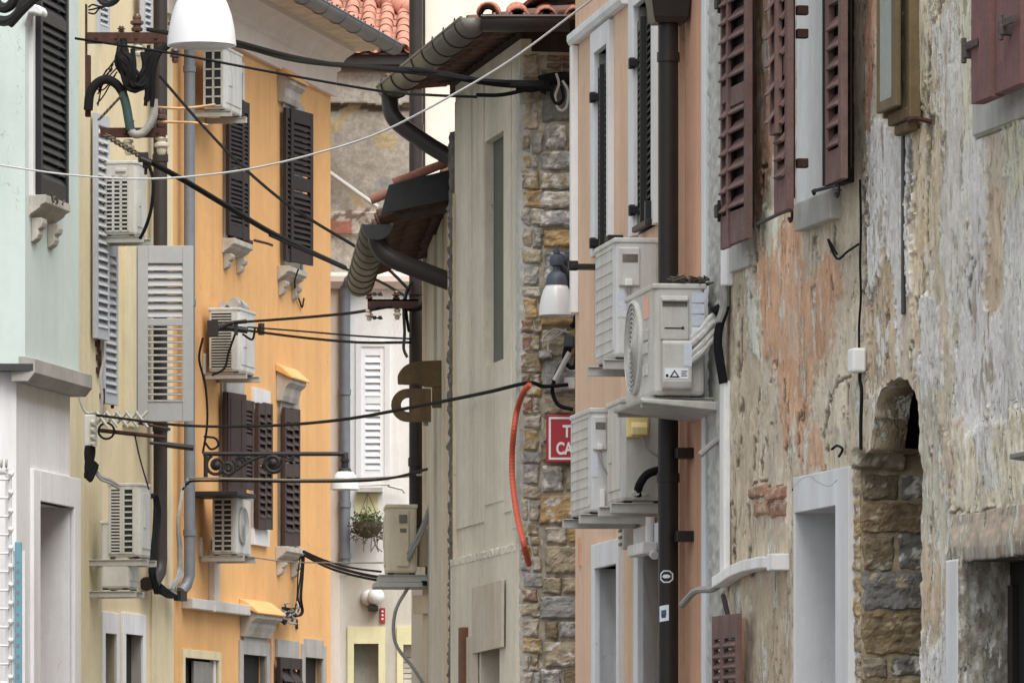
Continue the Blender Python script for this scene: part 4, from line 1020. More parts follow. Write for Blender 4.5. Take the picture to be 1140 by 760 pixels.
Fl = Facade(228, 51.2, 0, 'C')
lx = lambda u: Fl.x(u) - Fl.x(228); lz = lambda v: Fl.z(0, v)
o_ = at(Fl, 'street_lamp', Fl.x(228), 0, 0, 'far white street lamp hanging from a scrolled iron arm on the orange house', 'street lamp', 'bell shaped street lamps')
m_ = MB(); m_.tube([(lx(226), 0, lz(505)), (lx(382), 0, lz(505))], .018, 8); m_.tube([(lx(229), 0, lz(504)), (lx(229), 0, lz(531))], .018, 8)
m_.tube([(lx(252), 0, lz(530)), (lx(275), 0, lz(515)), (lx(290), 0, lz(508)), (lx(305), 0, lz(506)), (lx(318), 0, lz(507))], .014, 8, 5)
def scroll(m_, cu, cv, r0, r1, a0, turns, thick=.014):
    pts = []
    for i in range(40):
        s_ = i / 39; r = r0 + (r1 - r0) * s_; a = a0 + turns * 2 * math.pi * s_
        pts.append((lx(cu) + r * math.cos(a), 0, lz(cv) + r * math.sin(a)))
    m_.tube(pts, thick, 7)
scroll(m_, 241, 518, .09, .02, 2, 1.6); scroll(m_, 254, 520, .07, .015, 1, -1.5); scroll(m_, 304, 515, .085, .03, 0.3, -1.5, .02); scroll(m_, 322, 508, .04, .012, -2.5, 1.4); scroll(m_, 268, 514, .05, .015, 0, 1.4)
m_.ball((lx(241), 0, lz(518)), .035); m_.ball((lx(304), 0, lz(515)), .04)
m_.tube([(lx(378), 0, lz(505)), (lx(384), 0, lz(505)), (lx(384), 0, lz(520))], .03, 8)
m_.build('scrolled_arm', M['iron'], o_, smooth=True)
lamp(o_, lx(384), 0, lz(544.5), .243, 'iron', False, .62)

# ================================================================== WHITE HOUSE at the end of the street
Fw = Facade(368, 57.0, 0, 'C')
H = house('white_house', Fw, 'white house with a white louvred shutter and yellow door frames at the street end')
X = lambda u: Fw.x(u); Z = lambda v: Fw.z(0, v)
wid = X(560); zs = Z(640); zt_ = Z(322)
dh = [(X(394), X(421.5), -.1, Z(716), .28), (X(449), X(476), -.1, Z(717), .2)]
panel(MB(), -.5, wid, -.1, zs, dh, 4, y=0).build('lower_wall', M['wwall2'], H)
panel(MB(), -.5, wid, zs, zt_, [(X(402), X(428), Z(532), Z(386), .1)], 4, y=-.004).build('upper_wall', M['wwall'], H)
MB().box(-.02, X(378), -.03, 0, -.1, zt_).build('corner_strip', M['cornice'], H, bevel=.004)
cm = MB(); cm.prism([(.0, zt_), (-.10, zt_ + .0), (-.16, zt_ + .06), (-.16, zt_ + .11), (0, zt_ + .16)], -.1, wid, 'x'); cm.build('cornice', M['cornice'], H)
for i, (a, b, c, d, hd) in enumerate(dh):
    dr = empty('door' if i == 0 else 'window', (0, 0, 0), 0, H); t = .10; top = Z(697)
    m_ = MB(); m_.box(a - t * .6, a, -.02, .06, 0, top); m_.box(b, b + t * .6, -.02, .06, 0, top); m_.box(a, b, -.021, .06, d, top); m_.build('frame', M['ypaint'], dr)
    if i == 0: MB().box(a, b, hd - .03, hd + .02, -.1, d).build('door_leaf', M['wwall2'], dr)
    else:
        m_ = MB()
        for q in range(26): m_.box(a, (a + b) / 2 + .02, hd - .05, hd - .02, d - .05 * q - .16, d - .05 * q - .118)
        m_.box(a, b, hd - .06, hd - .01, d - .11, d); m_.build('roller_blind', M['cream'], dr)
        MB().box(a, b, hd - .018, hd, -.1, d).build('pane', M['wwall2'], dr)
wn = empty('window', (0, 0, 0), 0, H)
a, b = X(402), X(428); z0, z1 = Z(532), Z(386)
m_ = MB(); m_.box(a - .05, a, -.02, .08, z0, z1 + .05); m_.box(b, b + .05, -.02, .08, z0, z1 + .05); m_.box(a, b, -.021, .08, z1, z1 + .05); m_.build('frame', M['paintwhite'], wn)
s_ = shutter_mb(b - a, z1 - z0, 17, stile=.042, rail=.08, t=.03, mids=(.60,), tilt=62).build('shutter', M['shwhite'], wn, bevel=.002); s_.location = (a, .02, z0)
MB().box(a, b, .04, .07, z0, z1).build('pane', M['dark'], wn)
m_ = MB(); m_.box(X(397), X(426), -.14, -.002, Z(548), Z(543)); m_.tube([(X(399), -.12, Z(541)), (X(434), -.12, Z(540))], .008, 5); m_.tube([(X(432), -.1, Z(541)), (X(448), -.1, Z(545)), (X(451), -.1, Z(549))], .012, 5); m_.build('sill', M['bracket'], wn)
MB().box(X(395), X(421), -.012, -.004, Z(572), Z(549)).build('yellow_patch', M['ypaint'], wn)
# zinc downpipe
dp = MB(); x = X(384)
dp.tube([(X(402), -.30, Z(303)), (X(398), -.28, Z(308)), (X(386), -.1, Z(316)), (x, -.08, Z(324)), (x, -.08, Z(628))], .052, 10)
for v in (440, 565, 622): dp.tube([(x, -.08, Z(v)), (x, -.08, Z(v) + .05)], .062, 10)
dp.build('downpipe', M['greypipe'], H, smooth=True)
# globe lamp
o_ = at(Fw, 'wall_lamp', X(414), 0, Z(680), 'round white globe lamp above the yellow framed door', 'wall lamp')
m_ = MB(); m_.ball((X(419) - X(414), -.14, Z(664) - Z(680)), .078); m_.build('globe', M['opal'], o_, smooth=True)
m_ = MB(); m_.ball((-.03, -.03, Z(665) - Z(680)), .075); m_.build('back_plate', M['paintwhite'], o_, smooth=True)
m_ = MB(); m_.box(-.03, .06, -.16, -.0, -.0, .05); m_.tube([(.01, -.1, .02), (.03, -.14, .07)], .02, 8); m_.build('holder', M['iron'], o_, bevel=.008)
o_ = at(Fw, 'number_plate', X(426), 0, Z(693), 'small dark red plate on the white wall right of the globe lamp', 'plate')
MB().box(-.024, .024, -.02, 0, 0, .14).build('plate', M['signred'], o_, bevel=.003)
m_ = MB()
for q in range(3): m_.box(-.010, .008, -.0215, -.019, .03 + q * .035, .045 + q * .035)
m_.build('pale_marks', M['letter'], o_)
# hanging basket
o_ = at(Fw, 'hanging_basket', X(410), .22, Z(600), 'hanging basket of straggling plants under the white shuttered window', 'hanging basket')
m_ = MB(); m_.lathe([(.02, .0), (.09, .02), (.13, .08), (.14, .15), (.12, .15), (.1, .05)], n=18); m_.build('basket', M['basket'], o_, smooth=True)
m_ = MB()
for q in range(3):
    t = q * 2.1 + .4; m_.tube([(.13 * math.cos(t), .13 * math.sin(t), .14), (0, 0, .42)], .003, 5)
m_.build('chain', M['iron'], o_)
m_ = MB(); r2 = random.Random(5)
for q in range(520):
    t = r2.uniform(0, 6.28); rr = r2.uniform(.02, .17); p = Vector((rr * math.cos(t), rr * math.sin(t), .14 + r2.gauss(.02, .035)))
    a = Vector((r2.uniform(-1,1), r2.uniform(-1,1), r2.uniform(-.3,1))).normalized() * r2.uniform(.02, .045); b = a.cross(Vector((r2.uniform(-1,1), r2.uniform(-1,1), r2.uniform(-1,1)))).normalized() * .009
    m_.add([p, p + a * .5 + b, p + a, p + a * .5 - b], [(0, 1, 2, 3)])
m_.build('foliage', M['moss'], o_)
m_ = MB()
for q in range(60):
    t = r2.uniform(0, 6.28); p = Vector((.13 * math.cos(t), .13 * math.sin(t), r2.uniform(.0, .15)))
    m_.tube([p, p + Vector((.03 * math.cos(t), .03 * math.sin(t), -.02)), p + Vector((r2.uniform(-.05, .05), r2.uniform(-.04, .04), -r2.uniform(.02, .06)))], .004, 4, 3)
for q in range(6):
    p = Vector((r2.uniform(-.02, .12), -.1, .0)); m_.tube([p, p + Vector((r2.uniform(-.05, .05), 0, -.06)), p + Vector((r2.uniform(-.05, .05), 0, -.13))], .004, 4, 4)
m_.build('dead_stems', M['twig'], o_)

# rubble gable house above and behind it
Fg = Facade(368, 57.25, 0, 'C'); X = lambda u: Fg.x(u); Z = lambda v: Fg.z(0, v)
H = house('rubble_house', Fg, 'old rubble stone house with a terracotta tiled roof above the white house')
rw = MB(); nx, nz = 90, 110; za, zb_ = Z(330), Z(56); xa_, xb_ = -.6, X(520)
for j in range(nz + 1):
    for i in range(nx + 1):
        x = xa_ + (xb_ - xa_) * i / nx; z = za + (zb_ - za) * j / nz
        u, v = Fg.px(x, 0, z)
        n_ = noise.fractal(Vector((x * 2, 0, z * 2)), 1, 2, 5)
        lay = 1 if v < 118 + 6 * n_ else 0
        yy = -.02 * n_ - (.07 if lay else 0) - (.05 if 238 < v - 6 * n_ < 262 else 0)
        rw.v.append(Vector((x, yy, z)))
        c = A(174, 164, 150, LC)
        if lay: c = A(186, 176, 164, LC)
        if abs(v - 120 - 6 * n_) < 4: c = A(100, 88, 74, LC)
        m2 = noise.noise(Vector((x * 3, 5, z * 4)))
        if m2 > .22 and not lay: c = A(186, 164, 120, LC)
        if m2 < -.35: c = A(150, 146, 140, LC)
        if v > 236 + 8 * n_: c = A(196, 184, 168, LC) if noise.noise(Vector((x * 14, 2, z * 14))) > -.1 else A(128, 108, 92, LC)
        if 246 < v - 6 * n_ < 262 and u < 392: c = A(176, 112, 88, LC)
        if v > 262: c = A(200, 190, 174, LC)
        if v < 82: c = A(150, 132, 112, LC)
        rw.c.append(c)
for j in range(nz):
    for i in range(nx):
        k = j * (nx + 1) + i; rw.f.append((k, k + 1, k + nx + 2, k + nx + 1))
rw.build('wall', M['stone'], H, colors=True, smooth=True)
panel(MB(), -.6, X(560), -.1, Z(58), [], 4, y=.06).build('core_wall', M['rubble'], H)
MB().box(X(372), X(520), -.22, -.02, Z(75), Z(62)).build('eaves_board', M['dgutter'], H)
rf = MB(); zz = Z(61); pit = .165; up = Vector((0, 1, .40)).normalized()
tile_sheet(rf, (X(330), -.28, zz), (1, 0, 0), up, 9, 13, pit, .20, lambda c, r_: True) if False else None
ncol = int((X(470) - X(330)) / pit)
def clip(c, r_):
    u = 330 + (c / ncol) * 140
    lim = 9 - max(0, (u - 395)) * .045
    return r_ < lim
tile_sheet(rf, (X(330), -.28, zz), (1, 0, 0), up, ncol, 14, pit, .24, clip, .014, .43); rf.build('roof', M['tile'], H, smooth=True)
MB().quad((X(330), -.26, zz - .03), (X(470), -.26, zz - .03), (X(470), -.26 + up.y * 1.2, zz - .03 + up.z * 1.2), (X(385), -.26 + up.y * 2.1, zz - .03 + up.z * 2.1), (X(330), -.26 + up.y * 2.1, zz - .03 + up.z * 2.1)).build('roof_deck', M['tileold_shade'], H)
rc = MB()
pa = Vector((X(390), -.28 + up.y * 2.15, zz + up.z * 2.15)); pb = Vector((X(475), -.28 + up.y * 1.1, zz + up.z * 1.1))
for q in range(7):
    a = pa.lerp(pb, q / 7); b = pa.lerp(pb, (q + 1.12) / 7); rc.tube([a + Vector((0, 0, .05)), b + Vector((0, 0, .03))], [.082, .1], 12)
rc.build('ridge_tile', M['tile'], H, smooth=True)
rp = MB(); rp.tube([(X(367), -.05, Z(193)), (X(408), -.12, Z(223)), (X(421), -.12, Z(232))], .022, 8); rp.build('pale_pipe', M['trunkl'], H, smooth=True)

# ================================================================== TALL CREAM HOUSE
F5 = Facade(456, 42.45, 0, 'C'); X = lambda u: F5.x(u); Z = lambda v: F5.z(0, v)
H = house('cream_house', F5, 'tall cream house with a brown downpipe rising behind the small tiled roof')
panel(MB(), X(458), X(700), -.1, 9, [], 4).build('wall', M['cream'], H)
dp = MB(); x = X(463.5)
dp.tube([(x, -.12, 9), (x, -.12, Z(600))], .048, 12)
for v in (150, 330, 520): dp.tube([(x, -.12, Z(v)), (x, -.12, Z(v) + .06)], .055, 12)
dp.box(X(470), X(473.5), -.06, -.002, Z(600), 9); dp.build('downpipe', M['brownpipe'], H, smooth=True)
ib = MB(); ib.box(x - .33, x + .02, -.3, -.27, Z(347), Z(337)); ib.box(x - .33, x + .02, -.3, -.24, Z(339), Z(337)); ib.box(x - .03, x, -.29, -.06, Z(345), Z(339))
o_ = at(F5, 'insulator_bracket', x, 0, 0, 'small rusty crossarm with insulators on the brown downpipe', 'insulator bracket')
ib2 = MB(); ib2.v = [p - Vector((x, 0, 0)) for p in ib.v]; ib2.f = ib.f; ib2.c = ib.c; ib2.build('crossarm', M['rust'], o_)
for (u, v, upd, mt) in ((412, 337, 1, 'brownceramic'), (412, 347, -1.1, 'ceramic'), (442, 337, .8, 'brownceramic'), (443, 347, -1, 'ceramic')):
    insulator(o_, X(u) - x, -.27, Z(v), upd, mt, .75)
for (u, v) in ((412, 356), (412, 330)):
    m_ = MB(); m_.tube([(X(u) - x, -.27, Z(v)), (X(u + 15) - x, -.27, Z(v + 2))], .006, 5)
    for k_ in (6, 12): m_.box(X(u + k_) - x - .012, X(u + k_) - x + .012, -.28, -.26, Z(v + 1) - .012, Z(v + 1) + .012)
    m_.build('clip', M['iron'], o_)
for pts in (((455, 322), (450, 340), (451, 372), (450, 390), (454, 400)), ((458, 318), (452, 335), (454, 360), (456, 372)), ((460, 316), (453, 328), (449, 345))):
    MB().tube([(X(u) - x, -.2, Z(v)) for u, v in pts], .012, 6, 6).build('hanging_cable', M['tealcable' if pts[0][0] == 455 else 'cable'], o_, smooth=True)
MB().tube([(X(452) - x, -.22, Z(346)), (X(466) - x, -.3, Z(347)), (X(474) - x, -.3, Z(340)), (X(483) - x, -.3, Z(324)), (X(492) - x, -.25, Z(322))], .02, 7, 6).build('hanging_cable', M['cable'], o_, smooth=True)

# ================================================================== SMALL HOUSE with low tiled roof (right, far)
F4 = Facade(500, 37.3, -.05, 'R')
H = house('beige_house', F4, 'narrow beige house with a low tiled eave and fat gutter')
xfar = F4.x(470) ; xnear = .6
MB().box(xfar - .0, xnear, 0, 3, -.1, 5.22).build('wall', M['beige'], H); MB().box(xfar - .0, xnear - .1, .02, .08, 5.22, 5.62).build('eaves_board', M['eaves'], H)  # eaves_board: dark infill painting the shade between wall top and tiles
m_ = MB()
for (a, b, o) in ((480, 487, .025), (488.5, 494, .012)): m_.box(F4.x(a), F4.x(b), -o, 0, -.1, 5.2)
m_.build('vertical_band', M['cream'] if False else M['concrete'], H)
gr = .088
gp0 = F4.w(0, 0, 0)
def to4(p): d = p - F4.o; return Vector((d.dot(F4.t), d.dot(F4.i), p.z))
ga = to4(P(420, 250, 37.5)); gb = to4(P(399, 300, 41.8)); gb.z = ga.z; gb.y = ga.y
m_ = MB(); half_gutter(m_, ga, gb, gr); go = m_.build('gutter', M['gutter'], H, smooth=True, solid=.004)
straps('strap', M['gutter'], go, ga, gb, gr, 9)
m_ = MB(); m_.add([ga + Vector((.005, 0, 0)) + Vector((0, math.cos(math.pi * j / 12) * gr * 1.05, -math.sin(math.pi * j / 12) * gr * 1.05)) for j in range(13)], [tuple(range(13))]); m_.build('end_cap', M['flash'], go)
# outlet elbow and pipe to the right
pe = MB(); e0 = ga + Vector((-.12, 0, -gr))
pts = [e0 + Vector((0, 0, .05)), e0 + Vector((0.02, .01, -.02)), e0 + Vector((.03, .05, -.08)), e0 + Vector((.05, .15, -.14)), e0 + Vector((.05, .50, -.27)), e0 + Vector((.05, .7, -.34))]
pe.tube(pts, .058, 12, 4); pe.build('outlet_pipe', M['dgutter'], H, smooth=True)
rf = MB(); up = Vector((0, 1, .36)).normalized(); L_ = ga.x - gb.x
tile_sheet(rf, (gb.x, ga.y + .02, ga.z + .045), (1, 0, 0), up, int(L_ / .2), 6, .2, .17); rf.build('roof', M['tileold_shade'], H, smooth=True, solid=.012)
# boards under the tiles close the roof from above, leaving the tile undersides visible at the eave
MB().add([(gb.x, .06, ga.z + .31), (ga.x, .06, ga.z + .31), (ga.x, 1.2, ga.z + .72), (gb.x, 1.2, ga.z + .72)], [(0, 1, 2, 3)]).build('roof_deck', M['brownwood'], H, solid=.02)
rf2 = MB(); tile_sheet(rf2, (gb.x, .0, ga.z + .3), (1, 0, 0), up, int(L_ / .2), 4, .2, .30); rf2.build('upper_roof', M['tile'], H, smooth=True, solid=.012)
vb = MB(); y0_ = ga.y + .02
vb.prism([(y0_, ga.z + .06), (y0_ + .05, ga.z + .24), (.35, ga.z + .42), (.35, ga.z + .22)], ga.x - .0, ga.x + .03, 'x'); vb.build('verge_flashing', M['flash'], H, bevel=.004)
vt = MB()
for q in range(4):
    a = Vector((ga.x, y0_ - .06 + q * .14, ga.z + .20 + q * .054 + (0 if q else -.05))); vt.tube([a, a + Vector((0, .17, .066))], [.03, .026], 10)
vt.build('verge_tile', M['tile'], H, smooth=True)
wg = MB(); wg.prism([(ga.y + .15, ga.z + .02), (ga.y + .12, ga.z + .07), (0.3, ga.z + .20), (.3, ga.z + .14)], ga.x - .04, ga.x - .002, 'x'); wg.build('barge_board', M['eaves'], H)
# rough dark joint between the beige and concrete houses
F3 = Facade(580, 34.5, -.171, 'R')
# ================================================================== WOODEN SIGN on the beige house
Fs = Facade(495, 38.2, 0, 'C'); X = lambda u: Fs.x(u) - Fs.x(496); Z = lambda v: Fs.z(0, v)
o_ = at(Fs, 'wooden_sign', Fs.x(496), 0, 0, 'brown cut-out wooden sign of two rounded shapes beside the far downpipe', 'sign')
def curve_pts(pts, n=6): return [(X(u), Z(v)) for u, v in [(p.x, p.y) for p in spline([(a, b, 0) for a, b in pts], n)]]
capp = curve_pts([(443, 428), (443, 418), (449, 409), (457, 404)], 5) + [(X(u), Z(v)) for u, v in ((470, 402), (496, 401), (496, 431), (474, 431), (462, 427), (456, 428.5))]
m_ = MB(); m_.prism(capp, -.03, 0, 'y')
m_.box(X(481), X(496), -.024, .004, Z(454), Z(430.9)); m_.build('cap_shape', M['wood'], o_, bevel=.003)
outer = []; inner = []
for i in range(13):
    t = math.pi * .5 + math.pi * i / 12
    outer.append((454 + 18.5 * math.cos(t), 451.5 - 18.5 * math.sin(t))); inner.append((455 + 8.5 * math.cos(t), 451 - 8 * math.sin(t)))
poly = [(479, 433)] + outer + [(479, 469)]
m_ = MB(); vs = []; n_ = 13
for yy in (-.055, -.028):
    vs += [(X(u), yy, Z(v)) for u, v in outer] + [(X(u), yy, Z(v)) for u, v in inner]
fs = []
for i in range(n_ - 1):
    fs += [(i, i+1, n_ + i + 1, n_ + i), (2*n_ + i, 3*n_ + i, 3*n_ + i + 1, 2*n_ + i + 1), (i, 2*n_ + i, 2*n_ + i + 1, i + 1), (n_ + i, n_ + i + 1, 3*n_ + i + 1, 3*n_ + i)]
m_.add(vs, fs); m_.box(X(454), X(480), -.055, -.028, Z(443), Z(433)); m_.box(X(454), X(480), -.055, -.028, Z(470), Z(459)); m_.box(X(458.5), X(480), -.054, -.029, Z(459.1), Z(442.9))
m_.build('loop_shape', M['wood'], o_)
m_ = MB(); m_.tube([(X(474), -.02, Z(474)), (X(474), -.02, Z(455))], .016, 8); m_.box(X(484), X(498), -.02, -.0, Z(420), Z(416)); m_.build('mount', M['gcable'], o_)

r7, g7 = make_ac(F4, 430, 464, 562, 638, .45, 1, 'beige air conditioner on a wall tray beside the hanging basket', 'plainpipe', 'accream', .10, arm=.55)
m_ = MB(); nx_, yf_, yb_, h_7, d_7 = g7
m_.box(-.23, .24, yf_ - .08, -.005, -.09, -.058); m_.build('tray', M['bracket'], r7, bevel=.003)
m_ = MB(); m_.tube([(.2, yb_ - .05, -.08), (.22, yb_ - .14, -.25), (.22, yb_ - .14, -.45), (.22, yb_ - .02, -.62), (.22, -.02, -.78)], .012, 6, 6); m_.build('drain_pipe', M['gcable'], r7, smooth=True)
m_ = MB(); m_.tube([(.15, -.03, -.1), (.16, -.03, -.5), (.18, -.03, -.85)], .028, 8); m_.box(.12, .2, -.12, -.01, -.26, -.14); m_.tube([(.1, -.05, .05), (.1, -.045, .3)], .045, 8); m_.build('insulation_wrap', M['beige'], r7, smooth=True)

# ================================================================== CONCRETE AND STONE HOUSE (right, projecting)
H = house('stone_house', F3, 'board marked concrete house with a rubble stone corner and scalloped tile eaves')
xf = F3.x(507); ztop = 5.87
nx0, nx1 = F3.x(540), F3.x(561.5); nzb = F3.z(550, 404); nzt = F3.z(550, 152)
hx0, hx1 = F3.x(541), F3.x(562); hz = F3.z(550, 690)
led = F3.z(545, 617)
panel(MB(), xf, -.0, led, ztop, [(nx0, nx1, nzb, nzt, .05)], 3, y=0).build('upper_wall', M['concrete'], H)
panel(MB(), xf, -.0, -.1, led, [(hx0, hx1, -.1, hz, .25)], 3, y=-.03).build('lower_wall', M['concrete'], H)
m_ = MB(); m_.add([(nx0, .05, nzb), (nx1, .05, nzb), (nx1, .05, nzt), (nx0, .05, nzt)], [(0,1,2,3)]); m_.build('niche_infill', M['nconcrete'], H)
m_ = MB(); m_.add([(hx0, .24, 0), (hx1, .24, 0), (hx1, .24, hz), (hx0, .24, hz)], [(0,1,2,3)]); m_.build('door_leaf', M['brownwood'], H)
# board prints as thin raised strips with rough horizontal pour joint
bd = MB(); us = [507, 513, 520, 527.5, 535, 540]; r3 = random.Random(11)
edges = [507.3, 514, 520.5, 527, 534, 539.6]
for i in range(len(edges) - 1):
    o = r3.uniform(.003, .012)
    bd.box(F3.x(edges[i]) + .006, F3.x(edges[i+1]) - .006, -o, .0, F3.z(525, 585), ztop - .1)
for i, (a, b) in enumerate(((540.2, 550), (550.4, 561.5))): bd.box(F3.x(a) + .006, F3.x(b) - .006, -r3.uniform(.003, .009), 0, F3.z(550, 560), nzb)
bd.box(F3.x(562), F3.x(570), -.008, 0, F3.z(565, 570), ztop - .1); bd.box(F3.x(570.4), F3.x(576), -.003, 0, F3.z(565, 590), ztop - .1)
bd.build('board_marks', M['concrete'], H, bevel=.004)
rough(xf, -.0, led - .022, led + .016, -.028, .010, edge=.0, depth=.06, seed=3, edgez=.012, step=.010).build('pour_joint', M['concrete'], H, smooth=True)
rough(xf - .15, xf - .002, 1.7, 5.6, -.0, .03, edge=.006, depth=.3, seed=8).build('rough_joint', M['dconcrete'], H, smooth=True)
# boarded patch
pl = at(F3, 'plywood_sheet', F3.x(544), .04, F3.z(540, 727), 'old plywood sheet leaning against the concrete wall low down', 'board')
a, b = F3.x(526.5, .05) - F3.x(544), F3.x(559.5, .05) - F3.x(544); hp_ = F3.z(543, 649, .05) - F3.z(540, 727)
m_ = MB(); m_.add([(a, -.0, 0), (b, -.0, .015), (b + .01, -.0, hp_ + .005), (a + .01, -.0, hp_ - .005), (a, -.018, 0), (b, -.018, .015), (b + .01, -.018, hp_ + .005), (a + .01, -.018, hp_ - .005)], [(0,1,2,3),(4,7,6,5),(0,4,5,1),(1,5,6,2),(2,6,7,3),(3,7,4,0)]); m_.build('sheet', M['ply'], pl, bevel=.003)
pk = at(F3, 'timber_plank', F3.x(525), .05, 1.6, 'brown timber plank edge standing left of the plywood sheet', 'plank')
MB().box(-.06, .06, -.02, .02, 0, F3.z(525, 698) - 1.6).build('plank', M['brownwood'], pl if False else pk, bevel=.003)
fr_ = at(F3, 'door_board', F3.x(534), .035, 1.6, 'pale vertical board under the plywood sheet beside the dark opening', 'board')
MB().box(-.2, .17, -.012, .0, 0, F3.z(534, 727) - 1.6 + .1).build('board', M['ply'], fr_, bevel=.003)

# stone corner facing the camera
Fc = Facade(580, 34.5, 0, 'C')
def stone(mb, x0, x1, z0, z1, bulge, col, n=9, m=6, seed=0, patch=None):
    """one roughly squared stone: flat tilted face, chipped arrises, uneven outline"""
    w, h = x1 - x0, z1 - z0; n = max(6, min(26, int(w / .011))); m = max(5, min(22, int(h / .011)))
    ru = random.uniform; k0 = min(.008, h * .06); kx = min(.009, w * .06)
    cr = [(x0 + ru(0, kx), z0 + ru(0, k0)), (x1 - ru(0, kx), z0 + ru(0, k0)), (x1 - ru(0, kx), z1 - ru(0, k0)), (x0 + ru(0, kx), z1 - ru(0, k0))]
    tx, tz = ru(-.5, .5) * bulge, ru(-.4, .4) * bulge; b = len(mb.v); ph = ru(0, 50)
    for j in range(m + 1):
        for i in range(n + 1):
            a, c = i / n, j / m
            x = (cr[0][0] * (1-a) + cr[1][0] * a) * (1-c) + (cr[3][0] * (1-a) + cr[2][0] * a) * c
            z = (cr[0][1] * (1-a) + cr[1][1] * a) * (1-c) + (cr[3][1] * (1-a) + cr[2][1] * a) * c
            x += .009 * noise.fractal(Vector((z * 22, ph, a * 2)), 1, 2, 3); z += .008 * noise.fractal(Vector((x * 22, ph + 5, c * 2)), 1, 2, 3)
            d = min(a * w, (1 - a) * w, c * h, (1 - c) * h) + .006 * noise.noise(Vector((x * 40, ph, z * 40)))
            f = max(0, min(1, d / .013)) ** .6
            nn = noise.fractal(Vector((x * 10 + ph, seed, z * 16)), 1, 2, 5); ng = noise.fractal(Vector((x * 45, ph, z * 60)), 1, 2, 4)
            st = abs(noise.noise(Vector((x * 5, ph, z * 30))))
            y = -(bulge * .8 + tx * (a - .5) + tz * (c - .5) + .010 * nn + .0035 * ng - .006 * st) * f + .006 * (1 - f)
            mb.v.append(Vector((x, y, z)))
            k = .90 + .16 * nn + .10 * ng - .12 * st; cc = tuple(max(.01, min(.85, e * k)) for e in col)
            if patch and noise.fractal(Vector((x * 16 + ph, 4, z * 16)), .8, 2, 5) > patch[1]: cc = tuple(q * (.9 + .12 * ng) for q in patch[0])
            if nn < -.55: cc = tuple(q * .7 for q in cc)
            mb.c.append(cc)
    for j in range(m):
        for i in range(n):
            k = b + j * (n + 1) + i; mb.f.append((k, k + 1, k + n + 2, k + n + 1))
X = lambda u: Fc.x(u); Z = lambda v: Fc.z(0, v)
TAN, OCH, GRY, BRN, PAL, WHT = A(180,166,138,.84), A(190,158,104,.84), A(162,160,156,.84), A(146,128,100,.84), A(192,182,164,.84), A(218,214,206,.84)
sm = MB()
course = [(135, 84, GRY, 0), (167, 137, GRY, 1), (190, 168, GRY, 1), (211, 192, TAN, 1), (232, 212, PAL, 1), (253, 233, GRY, 1), (277, 255, OCH, 0), (330, 279, GRY, 1), (364, 333, OCH, 0), (398, 366, TAN, 0), (438, 400, GRY, 0), (463, 440, TAN, 0), (492, 465, TAN, 0), (514, 493, BRN, 0), (548, 516, GRY, 1), (583, 550, OCH, 2), (605, 585, PAL, 0), (639, 606, TAN, 0), (661, 641, TAN, 0), (689, 662, GRY, 0), (711, 690, BRN, 3), (742, 712, TAN, 2), (765, 744, GRY, 1), (800, 768, TAN, 0), (840, 803, GRY, 0)]
for i, (vb_, vt_, c, p) in enumerate(course):
    a = X(604 + random.uniform(-4, 3)); b_ = X(660)
    patch = None if p == 0 else ((WHT, .10) if p == 1 else (WHT, .38))
    if vt_ == 84: stone(sm, a, b_, Z(vb_), Z(vt_), .012, A(140,138,130,LC), seed=i); continue
    z0, z1 = Z(vb_) + .002, Z(vt_) - .002
    if i in (1, 9, 14, 16, 18, 20) or i > 21:
        s_ = X(604 + (.62 if i != 20 else .4) * 40 + random.uniform(-4, 4)); stone(sm, a, s_ - .002, z0, z1, .022, c, seed=i, patch=patch); stone(sm, s_ + .002, b_, z0 + .004, z1, .02, random.choice((TAN, GRY, BRN, OCH)), seed=i + 50, patch=(WHT, .15) if p == 3 else None)
    else: stone(sm, a, b_, z0, z1, .024, c, seed=i, patch=patch)
for v in (78, 70, 62):
    stone(sm, X(600 + random.uniform(0, 10)), X(625), Z(v + 6), Z(v), .02, BRN, seed=v); stone(sm, X(626), X(660), Z(v + 6), Z(v), .02, A(150,110,90,LC), seed=v + 1)
z = Z(840)
while z < 5.75:
    h_ = random.uniform(.05, .13); split = random.random() < .6
    c1 = random.choice((TAN, GRY, BRN, PAL, OCH, A(168,136,112,LC))); c2 = random.choice((TAN, GRY, BRN, PAL))
    a, b_ = X(579.5 + random.uniform(-1, 3)), X(602 + random.uniform(-3, 3))
    if split:
        s_ = a + (b_ - a) * random.uniform(.35, .65); stone(sm, a, s_, z, z + h_ - .001, .016, c1, seed=z, patch=(PAL, .2)); stone(sm, s_ + .002, b_, z + .002, z + h_ - .002, .018, c2, seed=z + 9, patch=(PAL, .2))
    else: stone(sm, a, b_, z, z + h_ - .001, .016, c1, seed=z, patch=(PAL, .2))
    z += h_
eb3 = MB(); eb3.box(.0, 1.2, .01, .06, 5.80, 6.02); eb3.build('eaves_board', M['eaves'], H).rotation_euler = (0, 0, -F3.rot)  # dark infill put in as the shade of the rafter gaps
sm.build('stones', M['stone'], H, colors=True, smooth=False).rotation_euler = (0, 0, -F3.rot)
mo = MB(); nxx, nzz = 26, 170
for j in range(nzz + 1):
    for i in range(nxx + 1):
        x = -.005 + 1.5 * i / nxx if i > 14 else -.005 + X(650) * i / 14; z = -.1 + 5.88 * j / nzz
        nn = noise.fractal(Vector((x * 12, 1, z * 12)), 1, 2, 4)
        mo.v.append(Vector((x, .014 - .012 * nn, z))); mo.c.append(tuple(e * (.85 + .25 * nn) for e in A(186,176,156,.84)))
for j in range(nzz):
    for i in range(nxx):
        k = j * (nxx + 1) + i; mo.f.append((k, k+1, k + nxx + 2, k + nxx + 1))
mo.build('mortar_wall', M['stone'], H, colors=True, smooth=True).rotation_euler = (0, 0, -F3.rot)
